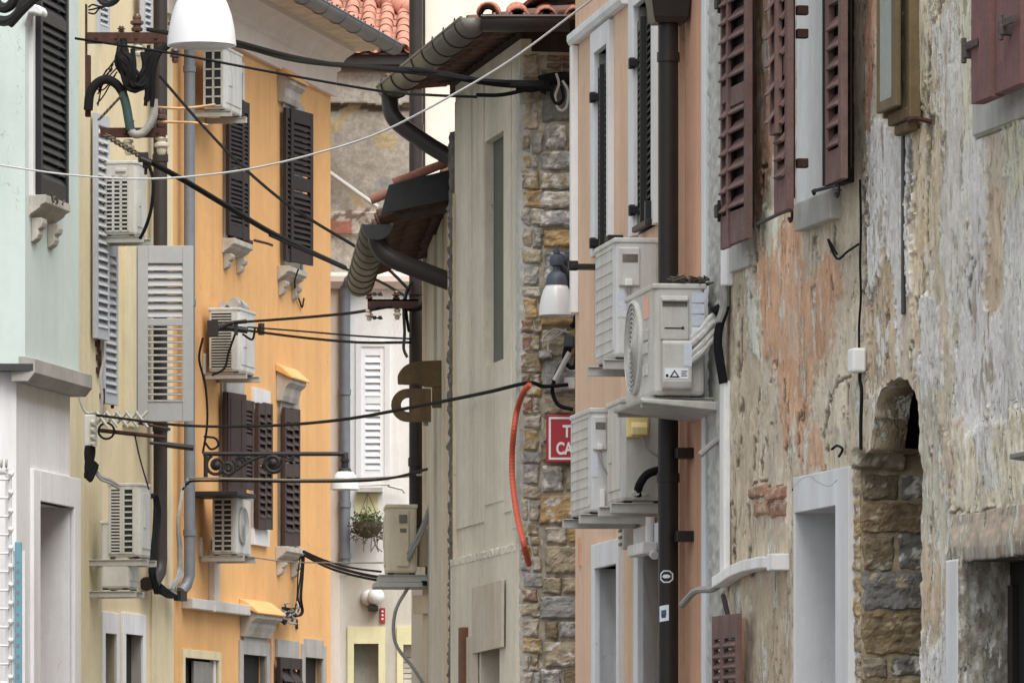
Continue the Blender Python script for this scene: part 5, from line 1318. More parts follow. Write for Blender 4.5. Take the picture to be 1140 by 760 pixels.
# corner strip of plaster between concrete and stones
rough(-.11, .004, 1.7, 5.7, -.004, .010, edge=.008, depth=.1, seed=12).build('plaster_edge', M['rgrey'], H, smooth=True)

# eaves: gutter along the street side and across the end
def to3(p): d = p - F3.o; return Vector((d.dot(F3.t), d.dot(F3.i), p.z))
gz = 5.93; gA = to3(P(530, 40, 34.05)); gA.z = gz
far = to3(P(435, 90, 37.35)); far.z = gz
gB = gA.copy(); gr3 = .085
gdir = (far - gA).normalized()
m_ = MB(); half_gutter(m_, gA, far, gr3); go = m_.build('gutter', M['gutter'], H, smooth=True, solid=.004)
straps('strap', M['dgutter'], go, gA, far, gr3, 8)
e1 = to3(P(634, 30, 34.05)); e1.z = gz
m_ = MB(); half_gutter(m_, gA + Vector((.0, .03, 0)), e1, .075); m_.build('end_gutter', M['dgutter'], H, smooth=True, solid=.004)
up = Vector((0, 1, .13)).normalized(); Lr = (gA - far).length
rf = MB(); tile_sheet(rf, (far.x, gA.y + .0, gz - .02), (1, 0, 0), up, int(Lr / .19), 8, .19, .16); rf.build('roof', M['tileold_shade'], H, smooth=True, solid=.012)
ww_ = Vector((0, 1, 0)); ex3 = (e1 - gA).normalized(); upe = (Matrix.Rotation(R(90), 3, 'Z') @ ex3); upe = Vector((upe.x, upe.y, .15)).normalized()
rf = MB(); tile_sheet(rf, gA + Vector((.0, .0, .0)) - upe * .03 + ex3 * .07, ex3, upe, int((e1 - gA).length / .16) + 1, 8, .16, .2); rf.build('end_roof', M['tile'], H, smooth=True, solid=.012)
MB().add([far + Vector((0, .45, .22)), gA + Vector((-.4, .45, .22)), gA + Vector((-.4, 1.6, .60)), far + Vector((0, 1.6, .60))], [(0,1,2,3)]).build('roof_deck', M['brownwood'], H, solid=.02)
MB().add([gA + ex3 * .3 + upe * .55, gA + ex3 * 1.1 + upe * .55, gA + ex3 * 1.1 + upe * 1.5, gA + ex3 * .6 + upe * 1.5], [(0,1,2,3)]).build('end_roof_deck', M['brownwood'], H, solid=.02)
pe = MB(); o0 = to3(P(432, 100, 37.2)); 
pts = [to3(P(u, v, Y)) for u, v, Y in ((434, 100, 37.2), (434, 112, 37.2), (437, 128, 37.15), (447, 140, 37.1), (475, 160, 37.0), (500, 175, 36.95), (512, 182, 36.9))]
pe.tube(pts, .052, 12, 4); pe.build('outlet_pipe', M['dgutter'], H, smooth=True)

# lamp on the stone corner
o_ = at(Fc, 'street_lamp', X(622), 0, 0, 'white bell street lamp on a blue grey bracket against the stone corner', 'street lamp', 'bell shaped street lamps')
zz = Z(354.5); lamp(o_, -.014, -.22, zz, .20, 'lampgrey', True, .9)
m_ = MB(); m_.tube([(.012, -.2, Z(291)), (.045, -.1, Z(291)), (.07, .0, Z(293))], .03, 10); m_.tube([(.0, -.22, Z(297)), (.05, -.1, Z(309)), (.07, -.0, Z(313))], .022, 10); m_.box(.03, .1, -.04, .0, Z(325), Z(280)); m_.ball((.055, -.06, Z(298)), .04)
m_.build('bracket', M['lampgrey'], o_, bevel=.006, smooth=True)
# grey junction box and loose wires on the stone corner
o_ = at(Fc, 'cable_box', X(633), 0, Z(434), 'small grey cable box with loose looping wires below the stone corner lamp', 'cable box')
q_ = lambda u, v, o=.1: (X(u) - X(633), -o, Z(v) - Z(434))
MB().box(q_(628, 0)[0], q_(640, 0)[0], -.09, .0, 0, Z(421) - Z(434)).build('box', M['acgrey'], o_, bevel=.006)
m_ = MB(); m_.box(q_(628, 0)[0], q_(639, 0)[0], -.12, -.02, q_(0, 388)[2], q_(0, 374)[2]); m_.build('coupler', M['lampgrey'], o_, bevel=.012)
for pts, r_, mt in ((((636, 380), (632, 396), (622, 412), (617, 424), (615, 438), (622, 452), (638, 457)), .013, 'cable'), (((630, 388), (628, 400), (634, 410), (640, 408), (642, 390), (642, 352)), .014, 'cable'), (((634, 372), (618, 368), (608, 374), (604, 381), (616, 378), (630, 368)), .007, 'wire'), (((622, 370), (612, 380), (610, 391), (614, 393)), .006, 'wire'), (((630, 398), (624, 408), (632, 412), (640, 414)), .007, 'wire'), (((636, 366), (640, 360), (641, 350)), .016, 'cable')):
    MB().tube([q_(u, v) for u, v in pts], r_, 6, 6).build('wire', M[mt], o_, smooth=True)
m_ = MB()
for q in range(12):
    s_ = q / 11; m_.tube([q_(634 - 15 * s_, 394 + 28 * s_, .115), q_(632 - 15 * s_, 397 + 28 * s_, .115)], .017, 6)
m_.build('spiral_wrap', M['wire'], o_)
stone_l = MB(); stone(stone_l, q_(600, 0)[0], q_(616, 0)[0], q_(0, 400)[2], q_(0, 390)[2], .07, A(206,204,198,LC), seed=4); stone_l.build('plaster_dab', M['stone'], o_, colors=True, smooth=True)
# cable clamp near the eave
o_ = at(Fc, 'cable_anchor', X(612), 0, Z(105), 'black cable anchor with looped ends high on the stone corner under the eave', 'cable anchor')
q_ = lambda u, v, o=.06: (X(u) - X(612), -o, Z(v) - Z(105))
m_ = MB(); m_.tube([q_(575, 97), q_(590, 99), q_(604, 96), q_(616, 90), q_(640, 91)], .028, 8, 5); m_.tube([q_(600, 92), q_(622, 88), q_(642, 89)], .032, 8, 4); m_.box(q_(598, 0)[0], q_(612, 0)[0], -.1, 0, q_(0, 102)[2], q_(0, 92)[2]); m_.build('clamp', M['cable'], o_, smooth=True)
for pts, mt, r_ in ((((619, 84), (622, 96), (618, 110), (622, 124), (630, 122), (632, 104), (626, 92)), 'wire', .008), (((616, 96), (614, 108), (620, 118), (627, 112), (625, 98)), 'cable', .011), (((530, 108), (556, 108), (578, 104), (600, 98)), 'cable', .012), (((604, 99), (603, 104), (608, 106)), 'cable', .01)):
    MB().tube([q_(u, v, .09) for u, v in pts], r_, 6, 6).build('looped_cable', M[mt], o_, smooth=True)

MB().box(xf - .4, -.02, .03, .08, 5.86, 6.0).build('eaves_board', M['eaves'], H)  # dark strip standing in for the shaded gap under the tiles
# orange conduit
w = [F3.w(*F3.hit(u, v, .06)[:1], -.06, F3.hit(u, v, .06)[1]) for u, v in ((572, 480), (570, 510), (571, 540), (576, 575), (583, 605), (589, 628))]
w = [P(590, 428, 34.2), P(583, 436, 34.25), P(576, 455, 34.4)] + w[:-1] + [P(589, 628, 34.25)]
o0 = w[-1]
mb = MB(); pts = spline([p - o0 for p in w], 14); mb.tube(pts, [.016 + (.0016 if i % 2 else 0) for i in range(len(pts))], 10); ob = mb.build('corrugated_conduit', M['orangehose'], None, smooth=False); ob.location = o0
tag(ob, 'orange corrugated conduit bowing in front of the concrete wall', 'conduit')

# red street sign (partly hidden behind the air conditioner)
o_ = at(Fc, 'street_sign', X(608), .05, Z(515), 'dark red street name sign with white letters on the stone corner', 'street sign')
sw = X(668) - X(608); sh = Z(462) - Z(515)
MB().box(0, sw, -.02, 0, 0, sh).build('plate', M['signred'], o_, bevel=.004)
m_ = MB(); b_ = .014
t_ = .012
m_.box(b_, sw - b_, -.0225, -.019, b_, b_ + t_); m_.box(b_, sw - b_, -.0225, -.019, sh - b_ - t_, sh - b_); m_.box(b_, b_ + t_, -.0226, -.019, b_ + .001, sh - b_ - .001); m_.box(sw - b_ - t_, sw - b_, -.0226, -.019, b_ + .001, sh - b_ - .001); m_.build('border', M['letter'], o_)
def text(s_, size, x, z, mat, parent, name='lettering', y=-.0225, xs=1.0, bold=.004):
    cu = bpy.data.curves.new('t', 'FONT'); cu.body = s_; cu.size = size; cu.extrude = .0012; cu.offset = bold
    to = bpy.data.objects.new('t', cu); COL.objects.link(to); bpy.context.view_layer.update()
    me = bpy.data.meshes.new_from_object(to.evaluated_get(bpy.context.evaluated_depsgraph_get())); bpy.data.objects.remove(to)
    o = link(bpy.data.objects.new(name, me), parent); me.materials.clear(); me.materials.append(mat)
    o.rotation_euler = (R(90), 0, 0); o.scale = (xs, 1, 1); o.location = (x, y, z); return o
text('T', .094, X(626.5) - X(608), Z(487) - Z(515), M['letter'], o_, xs=.8, bold=.003)
text('CAL', .094, X(619) - X(608), Z(506) - Z(515), M['letter'], o_, xs=.72, bold=.003)

# ================================================================== SALMON HOUSE (right)
Fp = Facade(800, 29.0, -.1418, 'R')
H = house('salmon_house', Fp, 'salmon house with white stone windows and a dark downpipe in the middle right')
xf = Fp.x(640.5); xn = -.02
def wz(u, v): return Fp.z(u, v)
wins = []
for (u0, u1, fu0, fu1, va, vb_) in ((667, 681, 663, 683.5, 60, 285), (711, 731, 705.5, 735, 8, 262), (667.5, 692, 664, 694.5, 633, 1200), (716, 744, 711.5, 748, 618, 1200)):
    a, b = Fp.x(u0), Fp.x(u1); z0, z1 = max(-.1, wz(u0, vb_)), wz(u0, va)
    wins.append((a, b, z0, z1, .14 if va < 100 else .17))
panel(MB(), xf, Fp.x(757), -.1, 7.2, wins, 3.2).build('wall', M['pink'], H)
MB().box(Fp.x(757), Fp.x(767), -.05, 3, -.1, 7.2).build('pilaster', M['pink'], H, bevel=.005)
MB().box(Fp.x(767), Fp.x(786), -.02, 3, -.1, 7.2).build('end_wall', M['salmon'], H)
MB().box(Fp.x(786.002), Fp.x(790), -.024, 3, -.1, 7.2).build('corner_strip', M['rwhite'], H, bevel=.006)
for i, (a, b, z0, z1, d) in enumerate(wins):
    wn = empty('window', (0, 0, 0), 0, H)
    fa = Fp.x((663, 705.5, 664, 711.5)[i]); fb = Fp.x((683.5, 735, 694.5, 748)[i]); m_ = MB(); tz = z1 + ((.12, .12, .13, .14)[i])
    m_.box(fa, a, -.03, d - .01, z0, tz); m_.box(b, fb, -.03, d - .01, z0, tz); m_.box(a, b, -.031, d - .01, z1, tz)
    m_.build('frame', M['rwhite'], wn, bevel=.004)
    if i < 2:
        MB().box(a, b, d, d + .03, z0, z1).build('pane', M['pane'], wn)
        hh = z1 - z0 - .1
        leaf(wn, Fp, a + .02, z0 + .02, (b - a) * .46, hh, 6, 26, M['shblack'], -.02, stile=.035, rail=.06, t=.03); leaf(wn, Fp, a + .03 + (b - a) * .46, z0 + .02, (b - a) * .50, hh, 4, 26, M['shblack'], -.02, stile=.035, rail=.06, t=.03)
        for v in ((100, 262) if i == 0 else (65, 228)):
            hb = MB(); z = wz(668 if i == 0 else 708, v + 8); hb.box(a - .03, a + .02, -.05, -.02, z - .028, z + .028); hb.box(a + .015, a + .035, -.055, -.0, z - .02, z + .02); hb.build('hinge', M['shblack'], wn, bevel=.004)
        if i == 1: hb = MB(); hb.box(a + .12, b + .04, -.055, -.03, z0 - .0, z0 + .03); hb.box(b - .02, b + .02, -.06, -.02, z0, z0 + .12); hb.build('shutter_stay', M['shblack'], wn, bevel=.004)
    else:
        m_ = MB(); m_.box(a, b, d, d + .04, 0, z1); m_.build('pane', M['dark'], wn)
# sloping stone cornice band and corner trunking
cb = MB(); zc = wz(640, 50)
cb.prism([(0, zc - .015), (-.035, zc - .015), (-.05, zc + .01), (-.05, zc + .045), (0, zc + .06)], xf + .015, Fp.x(700), 'x'); cb.build('cornice', M['rwhite'], H, bevel=.004)
MB().box(xf, xf + .35, -.02, -.0, zc + .08, zc + .6).build('frieze', M['pink'], H) if False else None
tk = MB(); x = Fp.x(643); tk.box(x - .03, x + .045, -.04, .0, wz(641, 350), zc - .02); tk.build('trunking', M['trunk'], H, bevel=.006)
# hopper and downpipe
xd = Fp.x(744, .12); dp = MB()
dp.tube([(xd, -.12, 6.2), (xd, -.12, 0)], .05, 14)
for v in (88, 545): dp.tube([(xd, -.12, wz(745, v)), (xd, -.12, wz(745, v) + .045)], .056, 14)
for v in (365, 520, 610): dp.box(xd + .03, xd + .15, -.10, .0, wz(745, v), wz(745, v) + .05)
dpo = dp.build('downpipe', M['blackpipe'], H, smooth=True)
zh = wz(745, 47)
hm = MB(); 
def ringv(w, d, z): return [(xd - w, -.12 - d, z), (xd + w, -.12 - d, z), (xd + w, -.12 + d, z), (xd - w, -.12 + d, z)]
hm.add(ringv(.075, .075, zh) + ringv(.085, .085, zh + .03) + ringv(.11, .115, zh + .24) + ringv(.12, .12, zh + .26) + ringv(.12, .12, zh + .30), [(0,1,2,3)] + [(4*q + i, 4*q + (i+1) % 4, 4*q + 4 + (i+1) % 4, 4*q + 4 + i) for q in range(4) for i in range(4)])
hm.build('hopper', M['blackpipe'], H, bevel=.004)
# two stickers on the pipe
for kind, u, v in (('hex', 749, 647), ('tag', 746, 687)):
    z = wz(747, v); m_ = MB(); vs = []; R1 = .0515; dirc = -math.pi / 2
    base = math.atan2(-(Fp.w(0,0,0).y), 1)
    # sticker wrapped on the camera side of the pipe: local direction towards the camera is +x
    for (h0, h1, w_, col, rr) in (((-.03, .03, .034, 'label', .0515), (-.024, .024, .027, 'ink', .0519), (-.008, .010, .019, 'label', .0523)) if kind == 'hex' else ((-.038, .038, .026, 'label', .0515), (-.012, .016, .014, 'inkblue', .0519), (-.022, -.017, .012, 'inkblue', .0519))):
        m_ = MB(); n_ = 8; c0 = -.35 if kind == 'hex' else -.62
        vs = []
        for j, zz in enumerate((h0, h0 * .5, h1 * .5, h1)):
            f = (.45, 1, 1, .45)[j] if kind == 'hex' else 1
            for i in range(n_ + 1):
                t = c0 + (i / n_ - .5) * 2 * (w_ * f) / rr
                vs.append((xd + rr * math.cos(t), -.12 + rr * math.sin(t), z + zz + (.3 * (i/n_ - .5) * w_ if kind == 'tag' else 0)))
        m_.add(vs, [(j*(n_+1)+i, j*(n_+1)+i+1, (j+1)*(n_+1)+i+1, (j+1)*(n_+1)+i) for j in range(3) for i in range(n_)])
        m_.build('sticker' if col == 'label' and rr < .0517 else 'sticker_mark', M[col], dpo)
# small vent thing under the lower air conditioners and number tag
vt = MB(); x, z, _ = Fp.hit(700, 592, .03); vt.box(x - .06, x + .06, -.07, 0, z - .09, z + .13); vo = vt.build('meter_box', M['acwhite'], H, bevel=.02)
vt = MB()
for q in range(5): vt.box(x - .065, x + .03, -.074, -.06, z - .07 + q * .035, z - .055 + q * .035)
vt.build('vent_slats', M['dconcrete'], vo)
MB().box(Fp.x(645), Fp.x(647.5), -.008, 0, wz(646, 630), wz(646, 598)).build('rusty_tag', M['salmon'], H)
MB().box(Fp.x(722), Fp.x(739), -.11, -.032, wz(727, 619) - .0, wz(727, 610) + .02).build('pipe_stub', M['trunk'], H, bevel=.01)
MB().tube([(Fp.x(721.5, .06), -.05, wz(722, 578)), (Fp.x(721.5, .06), -.05, wz(722, 612)), (Fp.x(727, .06), -.05, wz(724, 622))], .022, 8, 4).build('drain_bend', M['trunk'], H, smooth=True)
sh_ = MB(); x, z, _ = Fp.hit(647, 297, .1); sh_.box(x - .07, x + .06, -.16, -.0, z - .012, z + .012); sh_.box(x - .02, x + .03, -.17, -.12, z - .02, z + .03); sh_.build('shutter_catch', M['iron'], H, bevel=.004)
sh_ = MB(); x, z, _ = Fp.hit(682, 290, .05); sh_.box(x - .06, x + .04, -.08, -.0, z + .1, z + .13); sh_.build('shutter_catch', M['iron'], H, bevel=.004)

make_ac(Fp, 684.5, 735, 266, 398, .62, 1, 'slatted air conditioner with a white cable plug, upper left of the right hand group', 'slats', 'acgrey', .06)
make_ac(Fp, 657.5, 690, 455, 570, .66, 1, 'slatted air conditioner half behind the yellow covered unit, overlapping the red sign', 'slats', 'acgrey', .2)
make_ac(Fp, 692, 741, 444, 558, .45, 1, 'air conditioner with a yellowed cover and a black hose, under the big round fan unit', 'cover', 'acwhite', .1)
rb, gbg = make_ac(Fp, 728, 785, 317, 440, .84, 1, 'big air conditioner with a round fan and warning label in front of the salmon wall', 'fan', 'acwhite', .10, arm=0)
nx_, yf_, yb_, hb_, db_ = gbg
tr = MB(); tr.prism([(yf_ - .06, -.035), (yf_ - .07, -.015), (-.01, -.03), (-.01, -.075), (yf_ + .05, -.045)], -.40, nx_ + .02, 'x'); tr.build('tray', M['acwhite'], rb, bevel=.006)
# pipes from the big unit to the wall trunking
for q, (z0, r_) in enumerate(((.52, .013), (.50, .012), (.46, .018), (.37, .016), (.31, .016))):
    MB().tube([(nx_ + .03, yf_ + db_ * .72, hb_ * z0), (nx_ + .06, yf_ + db_ * .9, hb_ * (z0 + .08)), (nx_ + .05, yb_ + .03, hb_ * (z0 + .20)), (nx_ + .03, yb_ + .11, hb_ * min(.70, z0 + .22)), (nx_ + .02, yb_ + .14, hb_ * (.66 + .03 * q))], r_, 8, 6).build('refrigerant_pipe', M['pipewrap'], rb, smooth=True)
m_ = MB(); m_.tube([(nx_ + .06, yb_ + .03, hb_ * .74), (nx_ + .06, yb_ + .13, hb_ * .86)], .026, 8); m_.tube([(nx_ + .05, yb_ + .08, hb_ * .62), (nx_ + .05, yb_ + .14, hb_ * .72)], .03, 8)
m_.tube([(nx_ + .05, yb_ + .13, hb_ * .86), (nx_ + .05, yb_ + .15, hb_ * .5), (nx_ + .04, yb_ + .14, hb_ * .05)], .011, 6, 6); m_.tube([(nx_ + .05, yb_ + .12, hb_ * .6), (nx_ + .06, yb_ + .11, hb_ * .3), (nx_ + .04, yb_ + .12, -.02)], .009, 6, 6); m_.build('black_tape', M['cable'], rb, smooth=True)
MB().tube([(nx_ + .02, yb_ + .14, -.14), (nx_ + .03, yb_ + .11, -.18), (nx_ + .03, yb_ + .04, -.22), (nx_ + .03, yb_ - .03, -.28)], .016, 8, 6).build('drain_hose', M['gcable'], rb, smooth=True)
nm = MB(); r4 = random.Random(9)
for q in range(130):
    c = Vector((nx_ - r4.uniform(.0, .2), yb_ - r4.uniform(-.02, .13), hb_ + .006 + r4.uniform(0, .035))); a = Vector((r4.uniform(-1, 1), r4.uniform(-1, 1), r4.uniform(-.3, .3))) * .03; nm.tube([c - a, c + a], .004, 4)
o_ = tag(nm.build('bird_nest', M['twig'], None), 'heap of dry twigs on top of the big round fan unit', 'nest'); o_.matrix_world = Matrix.Translation(rb.location) @ Matrix.Rotation(Fp.rot, 4, 'Z')

# ================================================================== STAINED HOUSE (right foreground)
Fa = Facade(810, 28.6, -.2003, 'R')
H = house('stained_house', Fa, 'old house with peeling stained plaster and maroon shutters filling the right side')
def inpoly(u, v, poly):
    c = False; j = len(poly) - 1
    for i in range(len(poly)):
        if (poly[i][1] > v) != (poly[j][1] > v) and u < (poly[j][0] - poly[i][0]) * (v - poly[i][1]) / (poly[j][1] - poly[i][1]) + poly[i][0]: c = not c
        j = i
    return c
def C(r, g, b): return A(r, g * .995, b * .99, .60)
BASE = C(181, 170, 152)
# wear patches of the plaster coats: polygon in photo units, colour, warp, relief (m, + is proud), fleck density
PATCH = [
 ([(806,300),(842,300),(850,420),(838,560),(838,660),(806,660)], C(170,158,136), 10, .000, .25),
 ([(1010,0),(1045,0),(1040,60),(1030,120),(1012,140)], C(190,180,158), 6, .002, .2),
 ([(840,-30),(872,-30),(870,130),(858,200),(846,240),(838,250)], C(158,120,98), 5, .002, .30),
 ([(852,232),(868,225),(866,270),(860,340),(852,372),(846,350),(848,290)], C(206,196,172), 5, .004, .15),
 ([(850,372),(846,300),(866,262),(884,232),(892,262),(900,330),(914,300),(930,278),(937,310),(926,370),(912,410),(902,428),(902,470),(890,500),(880,500),(873,460),(864,430),(856,400)], C(186,144,112), 11, .003, .22),
 ([(876,350),(890,340),(892,400),(880,395)], C(190,160,134), 5, .003, .1),
 ([(891,520),(893,495),(912,468),(917,500),(918,522),(905,530)], C(184,146,118), 8, .003, .15),
 ([(834,300),(842,315),(846,400),(836,390),(832,350)], C(204,196,182), 6, .004, .2),
 ([(905,455),(920,400),(938,360),(948,340),(958,300),(962,420),(940,470),(915,490)], C(188,178,160), 10, .003, .1),
 ([(938,205),(962,120),(968,-30),(975,-30),(968,250),(962,330),(945,330),(938,280)], C(178,168,150), 7, .002, .15),
 ([(962,-30),(976,-30),(974,60),(969,140),(965,150),(963,60)], C(176,128,104), 4, .002, .1),
 ([(966,150),(978,130),(990,145),(985,240),(976,330),(966,330)], C(204,202,196), 6, .004, .25),
 ([(985,150),(1006,140),(1006,370),(1000,440),(996,380),(990,300)], C(210,208,204), 6, .005, .2),
 ([(1009,-30),(1020,-30),(1022,110),(1024,200),(1016,300),(1009,330),(1008,100)], C(222,220,216), 5, .005, .3),
 ([(966,330),(980,300),(990,290),(1000,330),(998,420),(985,430),(964,440)], C(174,154,126), 7, -.006, .5),
 ([(1016,150),(1030,110),(1046,90),(1046,270),(1036,340),(1022,420),(1012,420),(1012,330)], C(180,166,138), 7, -.004, .55),
 ([(1036,20),(1062,5),(1074,60),(1078,200),(1076,330),(1058,360),(1046,280),(1048,110)], C(182,182,176), 6, .001, .08),
 ([(1026,330),(1046,330),(1048,460),(1030,480),(1024,440)], C(206,202,196), 9, .003, .5),
 ([(1062,-30),(1085,-30),(1086,120),(1095,150),(1090,200),(1078,180),(1072,60)], C(200,190,168), 6, .003, .15),
 ([(1085,100),(1150,70),(1150,130),(1090,158)], C(196,188,170), 5, .003, .1),
 ([(1072,160),(1100,160),(1095,260),(1086,300),(1076,240)], C(204,198,186), 8, .003, .15),
 ([(1084,180),(1100,205),(1096,340),(1110,360),(1120,340),(1122,190),(1150,140),(1150,480),(1100,500),(1070,470),(1074,330)], C(208,203,194), 9, .004, .3),
 ([(1099,222),(1110,206),(1119,230),(1118,330),(1110,352),(1098,345)], C(178,160,136), 5, -.003, .12),
 ([(1066,330),(1098,350),(1100,440),(1080,520),(1062,480)], C(206,203,198), 9, .003, .35),
 ([(1118,140),(1150,100),(1150,190),(1126,240)], C(206,192,166), 8, .003, .15),
 ([(1024,440),(1046,430),(1056,520),(1058,600),(1026,620),(1022,520)], C(168,165,150), 8, .002, .25),
 ([(1052,480),(1072,470),(1078,520),(1070,560),(1056,560)], C(184,166,146), 9, .006, .4),
 ([(1066,490),(1150,450),(1150,575),(1062,575)], C(196,184,164), 11, .008, .6),
 ([(1090,480),(1108,470),(1112,540),(1096,550)], C(214,210,204), 9, .008, .5),
 ([(1028,600),(1062,600),(1058,650),(1048,700),(1028,690)], C(176,158,132), 6, .002, .15),
 ([(1024,690),(1040,730),(1050,690),(1066,640),(1068,770),(1022,770)], C(214,210,204), 7, .004, .25),
 ([(838,650),(878,645),(884,770),(836,770)], C(164,150,128), 8, .002, .15),
 ([(806,655),(834,655),(832,690),(808,690)], C(186,176,156), 8, .002, .2),
 ([(836,585),(882,585),(884,650),(838,650)], C(168,156,136), 8, .002, .2),
]
CRACK = [  # dark fissures in the plaster
 [(1048,0),(1044,20),(1036,50),(1034,90)], [(1058,20),(1060,60),(1060,84)], [(1034,95),(1031,130),(1029,150)],
 [(846,430),(842,480),(840,520),(836,560)], [(936,420),(925,440),(920,465),(918,480),(920,500)], [(944,430),(942,480),(941,505)],
 [(962,330),(964,300),(963,250),(962,180)], [(855,180),(851,190),(850,215)], [(1087,157),(1110,147),(1142,130)], [(1062,575),(1068,566),(1090,572),(1110,566),(1142,572)], [(1060,580),(1060,600),(1056,625)],
 [(908,320),(908,355)], [(908,265),(908,290)], [(843,250),(841,290),(838,330)], [(862,405),(858,425)], [(867,402),(866,425)], [(838,540),(852,535),(858,548),(870,540)], [(1048,140),(1050,165)],
 [(1014,135),(1012,250)], [(968,200),(966,260),(967,330)], [(1034,130),(1032,160),(1028,210),(1030,265)], [(1020,330),(1016,380),(1014,415)], [(822,330),(826,370),(822,420),(826,470),(820,520)], [(860,470),(852,500),(846,540)], [(925,440),(936,426),(950,420)], [(1060,470),(1063,520),(1058,560)], [(1100,480),(1104,510),(1098,545)], [(1070,350),(1065,400),(1060,450)], [(900,440),(891,470),(888,510)], [(985,330),(988,370),(982,410)], [(1080,250),(1084,300),(1080,350)], [(930,240),(926,300),(930,330)], [(874,420),(880,470),(876,520)], [(1036,500),(1040,560),(1036,620)], [(815,560),(818,600),(814,640)], [(836,562),(833,600),(836,640)], [(1025,330),(1032,300),(1036,280)],
]
def segd(u, v, a, b):
    du, dv = b[0] - a[0], b[1] - a[1]; t = max(0, min(1, ((u - a[0]) * du + (v - a[1]) * dv) / (du * du + dv * dv + 1e-6)))
    return math.hypot(u - a[0] - du * t, v - a[1] - dv * t)
HOLE = [(957,780),(957,508),(970,500),(973,470),(975,448),(980,434),(990,424),(1000,420),(1010,423),(1019,436),(1023,458),(1025,480),(1024,506),(1027,525),(1027,780)]
def bbox(p, m): return min(q[0] for q in p) - m, max(q[0] for q in p) + m, min(q[1] for q in p) - m, max(q[1] for q in p) + m
PATCH = [(p, c, w_, r_, f_, bbox(p, 22)) for p, c, w_, r_, f_ in PATCH]; CRACK = [(p, bbox(p, 12)) for p in CRACK]
rects = []   # openings in wall coordinates
dX0, dX1 = Fa.x(891.5), Fa.x(938.5); dZ = Fa.z(893, 571)
rX0, rX1 = Fa.x(1078), 5.6; rZ = Fa.z(1090, 622)
rects.append((dX0, dX1, -1, dZ)); rects.append((rX0, rX1, -1, rZ))
def fr(a, b, st):
    n = max(1, int(round((b - a) / st))); return [a + (b - a) * i / n for i in range(n)]
XS = fr(Fa.x(806), dX0, .0105) + fr(dX0, dX1, .0105) + fr(dX1, rX0, .0105) + fr(rX0, 5.05, .0105) + fr(5.05, 5.6, .05) + fr(5.6, 9.0, .05) + [9.0]
ZS = [-.1, 1.0, 1.8] + fr(2.0, rZ, .0105) + fr(rZ, dZ, .0105) + fr(dZ, 5.42, .0105) + [5.42, 5.8, 6.4, 7.2]
wm = MB(); NX, NZ = len(XS), len(ZS); UV = []
for z in ZS:
    for x in XS:
        u, v = Fa.px(x, 0, z); UV.append((u, v))
        n1 = noise.noise(Vector((x * 5, 1, z * 2.2))); n2 = noise.noise(Vector((x * 5, 8, z * 2.2))); n3 = noise.noise(Vector((x * 22, 4, z * 9))); n4 = noise.noise(Vector((x * 60, 2, z * 38)))
        n5 = noise.noise(Vector((x * 13, 6, z * 3.2)))
        col = BASE; y = 0.0; fleck = .25
        for p, c, w_, r_, f_, bb in PATCH:
            if not (bb[0] < u < bb[1] and bb[2] < v < bb[3]): continue
            uu = u + w_ * (.8 * n1 + .7 * n3 + .45 * n4); vv = v + w_ * 2.4 * (.8 * n2 + .6 * n3 + .3 * n4)
            if inpoly(uu, vv, p):
                bl = .96 - .30 * max(0, n5) - .22 * max(0, -n1); col = tuple(a * (1 - bl) + b * bl for a, b in zip(BASE, c)); y = -r_ * 1.9; fleck = f_
        # flaking: bits of the coat missing or left over, drawn out downwards
        fl = noise.fractal(Vector((x * 30, 3, z * 9)), .8, 2, 6)
        k = 1 + .10 * n5 + .07 * n3 + .05 * n4
        if fl > .72 - .75 * fleck:
            q = min(1, (fl - .72 + .75 * fleck) * 6); col = tuple(a * (1 - .55 * q) + b * .55 * q for a, b in zip(col, C(212, 206, 196))); y -= .0015
        elif fl < -.70 + .62 * fleck:
            q = min(1, (-.70 + .62 * fleck - fl) * 6); col = tuple(a * (1 - .5 * q) + b * .5 * q for a, b in zip(col, C(150, 132, 106))); y += .003
        if noise.noise(Vector((x * 34, 11, z * 15))) > .66 - .12 * fleck: col = tuple(a * .6 for a in col); y += .005
        for p, bb in CRACK:
            if not (bb[0] < u < bb[1] and bb[2] < v < bb[3]): continue
            uu = u + 4 * n3 + 2 * n4; vv = v + 4 * n2
            dd = min(segd(uu, vv, p[i], p[i + 1]) for i in range(len(p) - 1))
            if dd < 1.25 + .9 * n1: y += .010; col = tuple(a * .34 for a in col)
            elif dd < 4.0 and n3 > 0: y -= .002
        y += .010 * n1 - .003 * n3 - .002 * n4 - .002 * n5
        if u < 800: y = y * .3
        wm.v.append(Vector((x, y, z))); wm.c.append(tuple(max(0, min(.85, a * k)) for a in col))
hole_edges = {}
for j in range(NZ - 1):
    for i in range(NX - 1):
        x, z = (XS[i] + XS[i+1]) / 2, (ZS[j] + ZS[j+1]) / 2
        if any(r[0] < x < r[1] and r[2] < z < r[3] for r in rects): continue
        u, v = Fa.px(x, 0, z)
        uu = u + 3 * noise.noise(Vector((x * 18, 1, z * 18))); vv = v + 3 * noise.noise(Vector((x * 18, 7, z * 18)))
        k = j * NX + i; q = (k, k + 1, k + NX + 1, k + NX)
        if inpoly(uu, vv, HOLE):
            for a, b in ((q[0], q[1]), (q[1], q[2]), (q[2], q[3]), (q[3], q[0])):
                e = (min(a, b), max(a, b)); hole_edges[e] = hole_edges.get(e, 0) + 1
            continue
        wm.f.append(q)
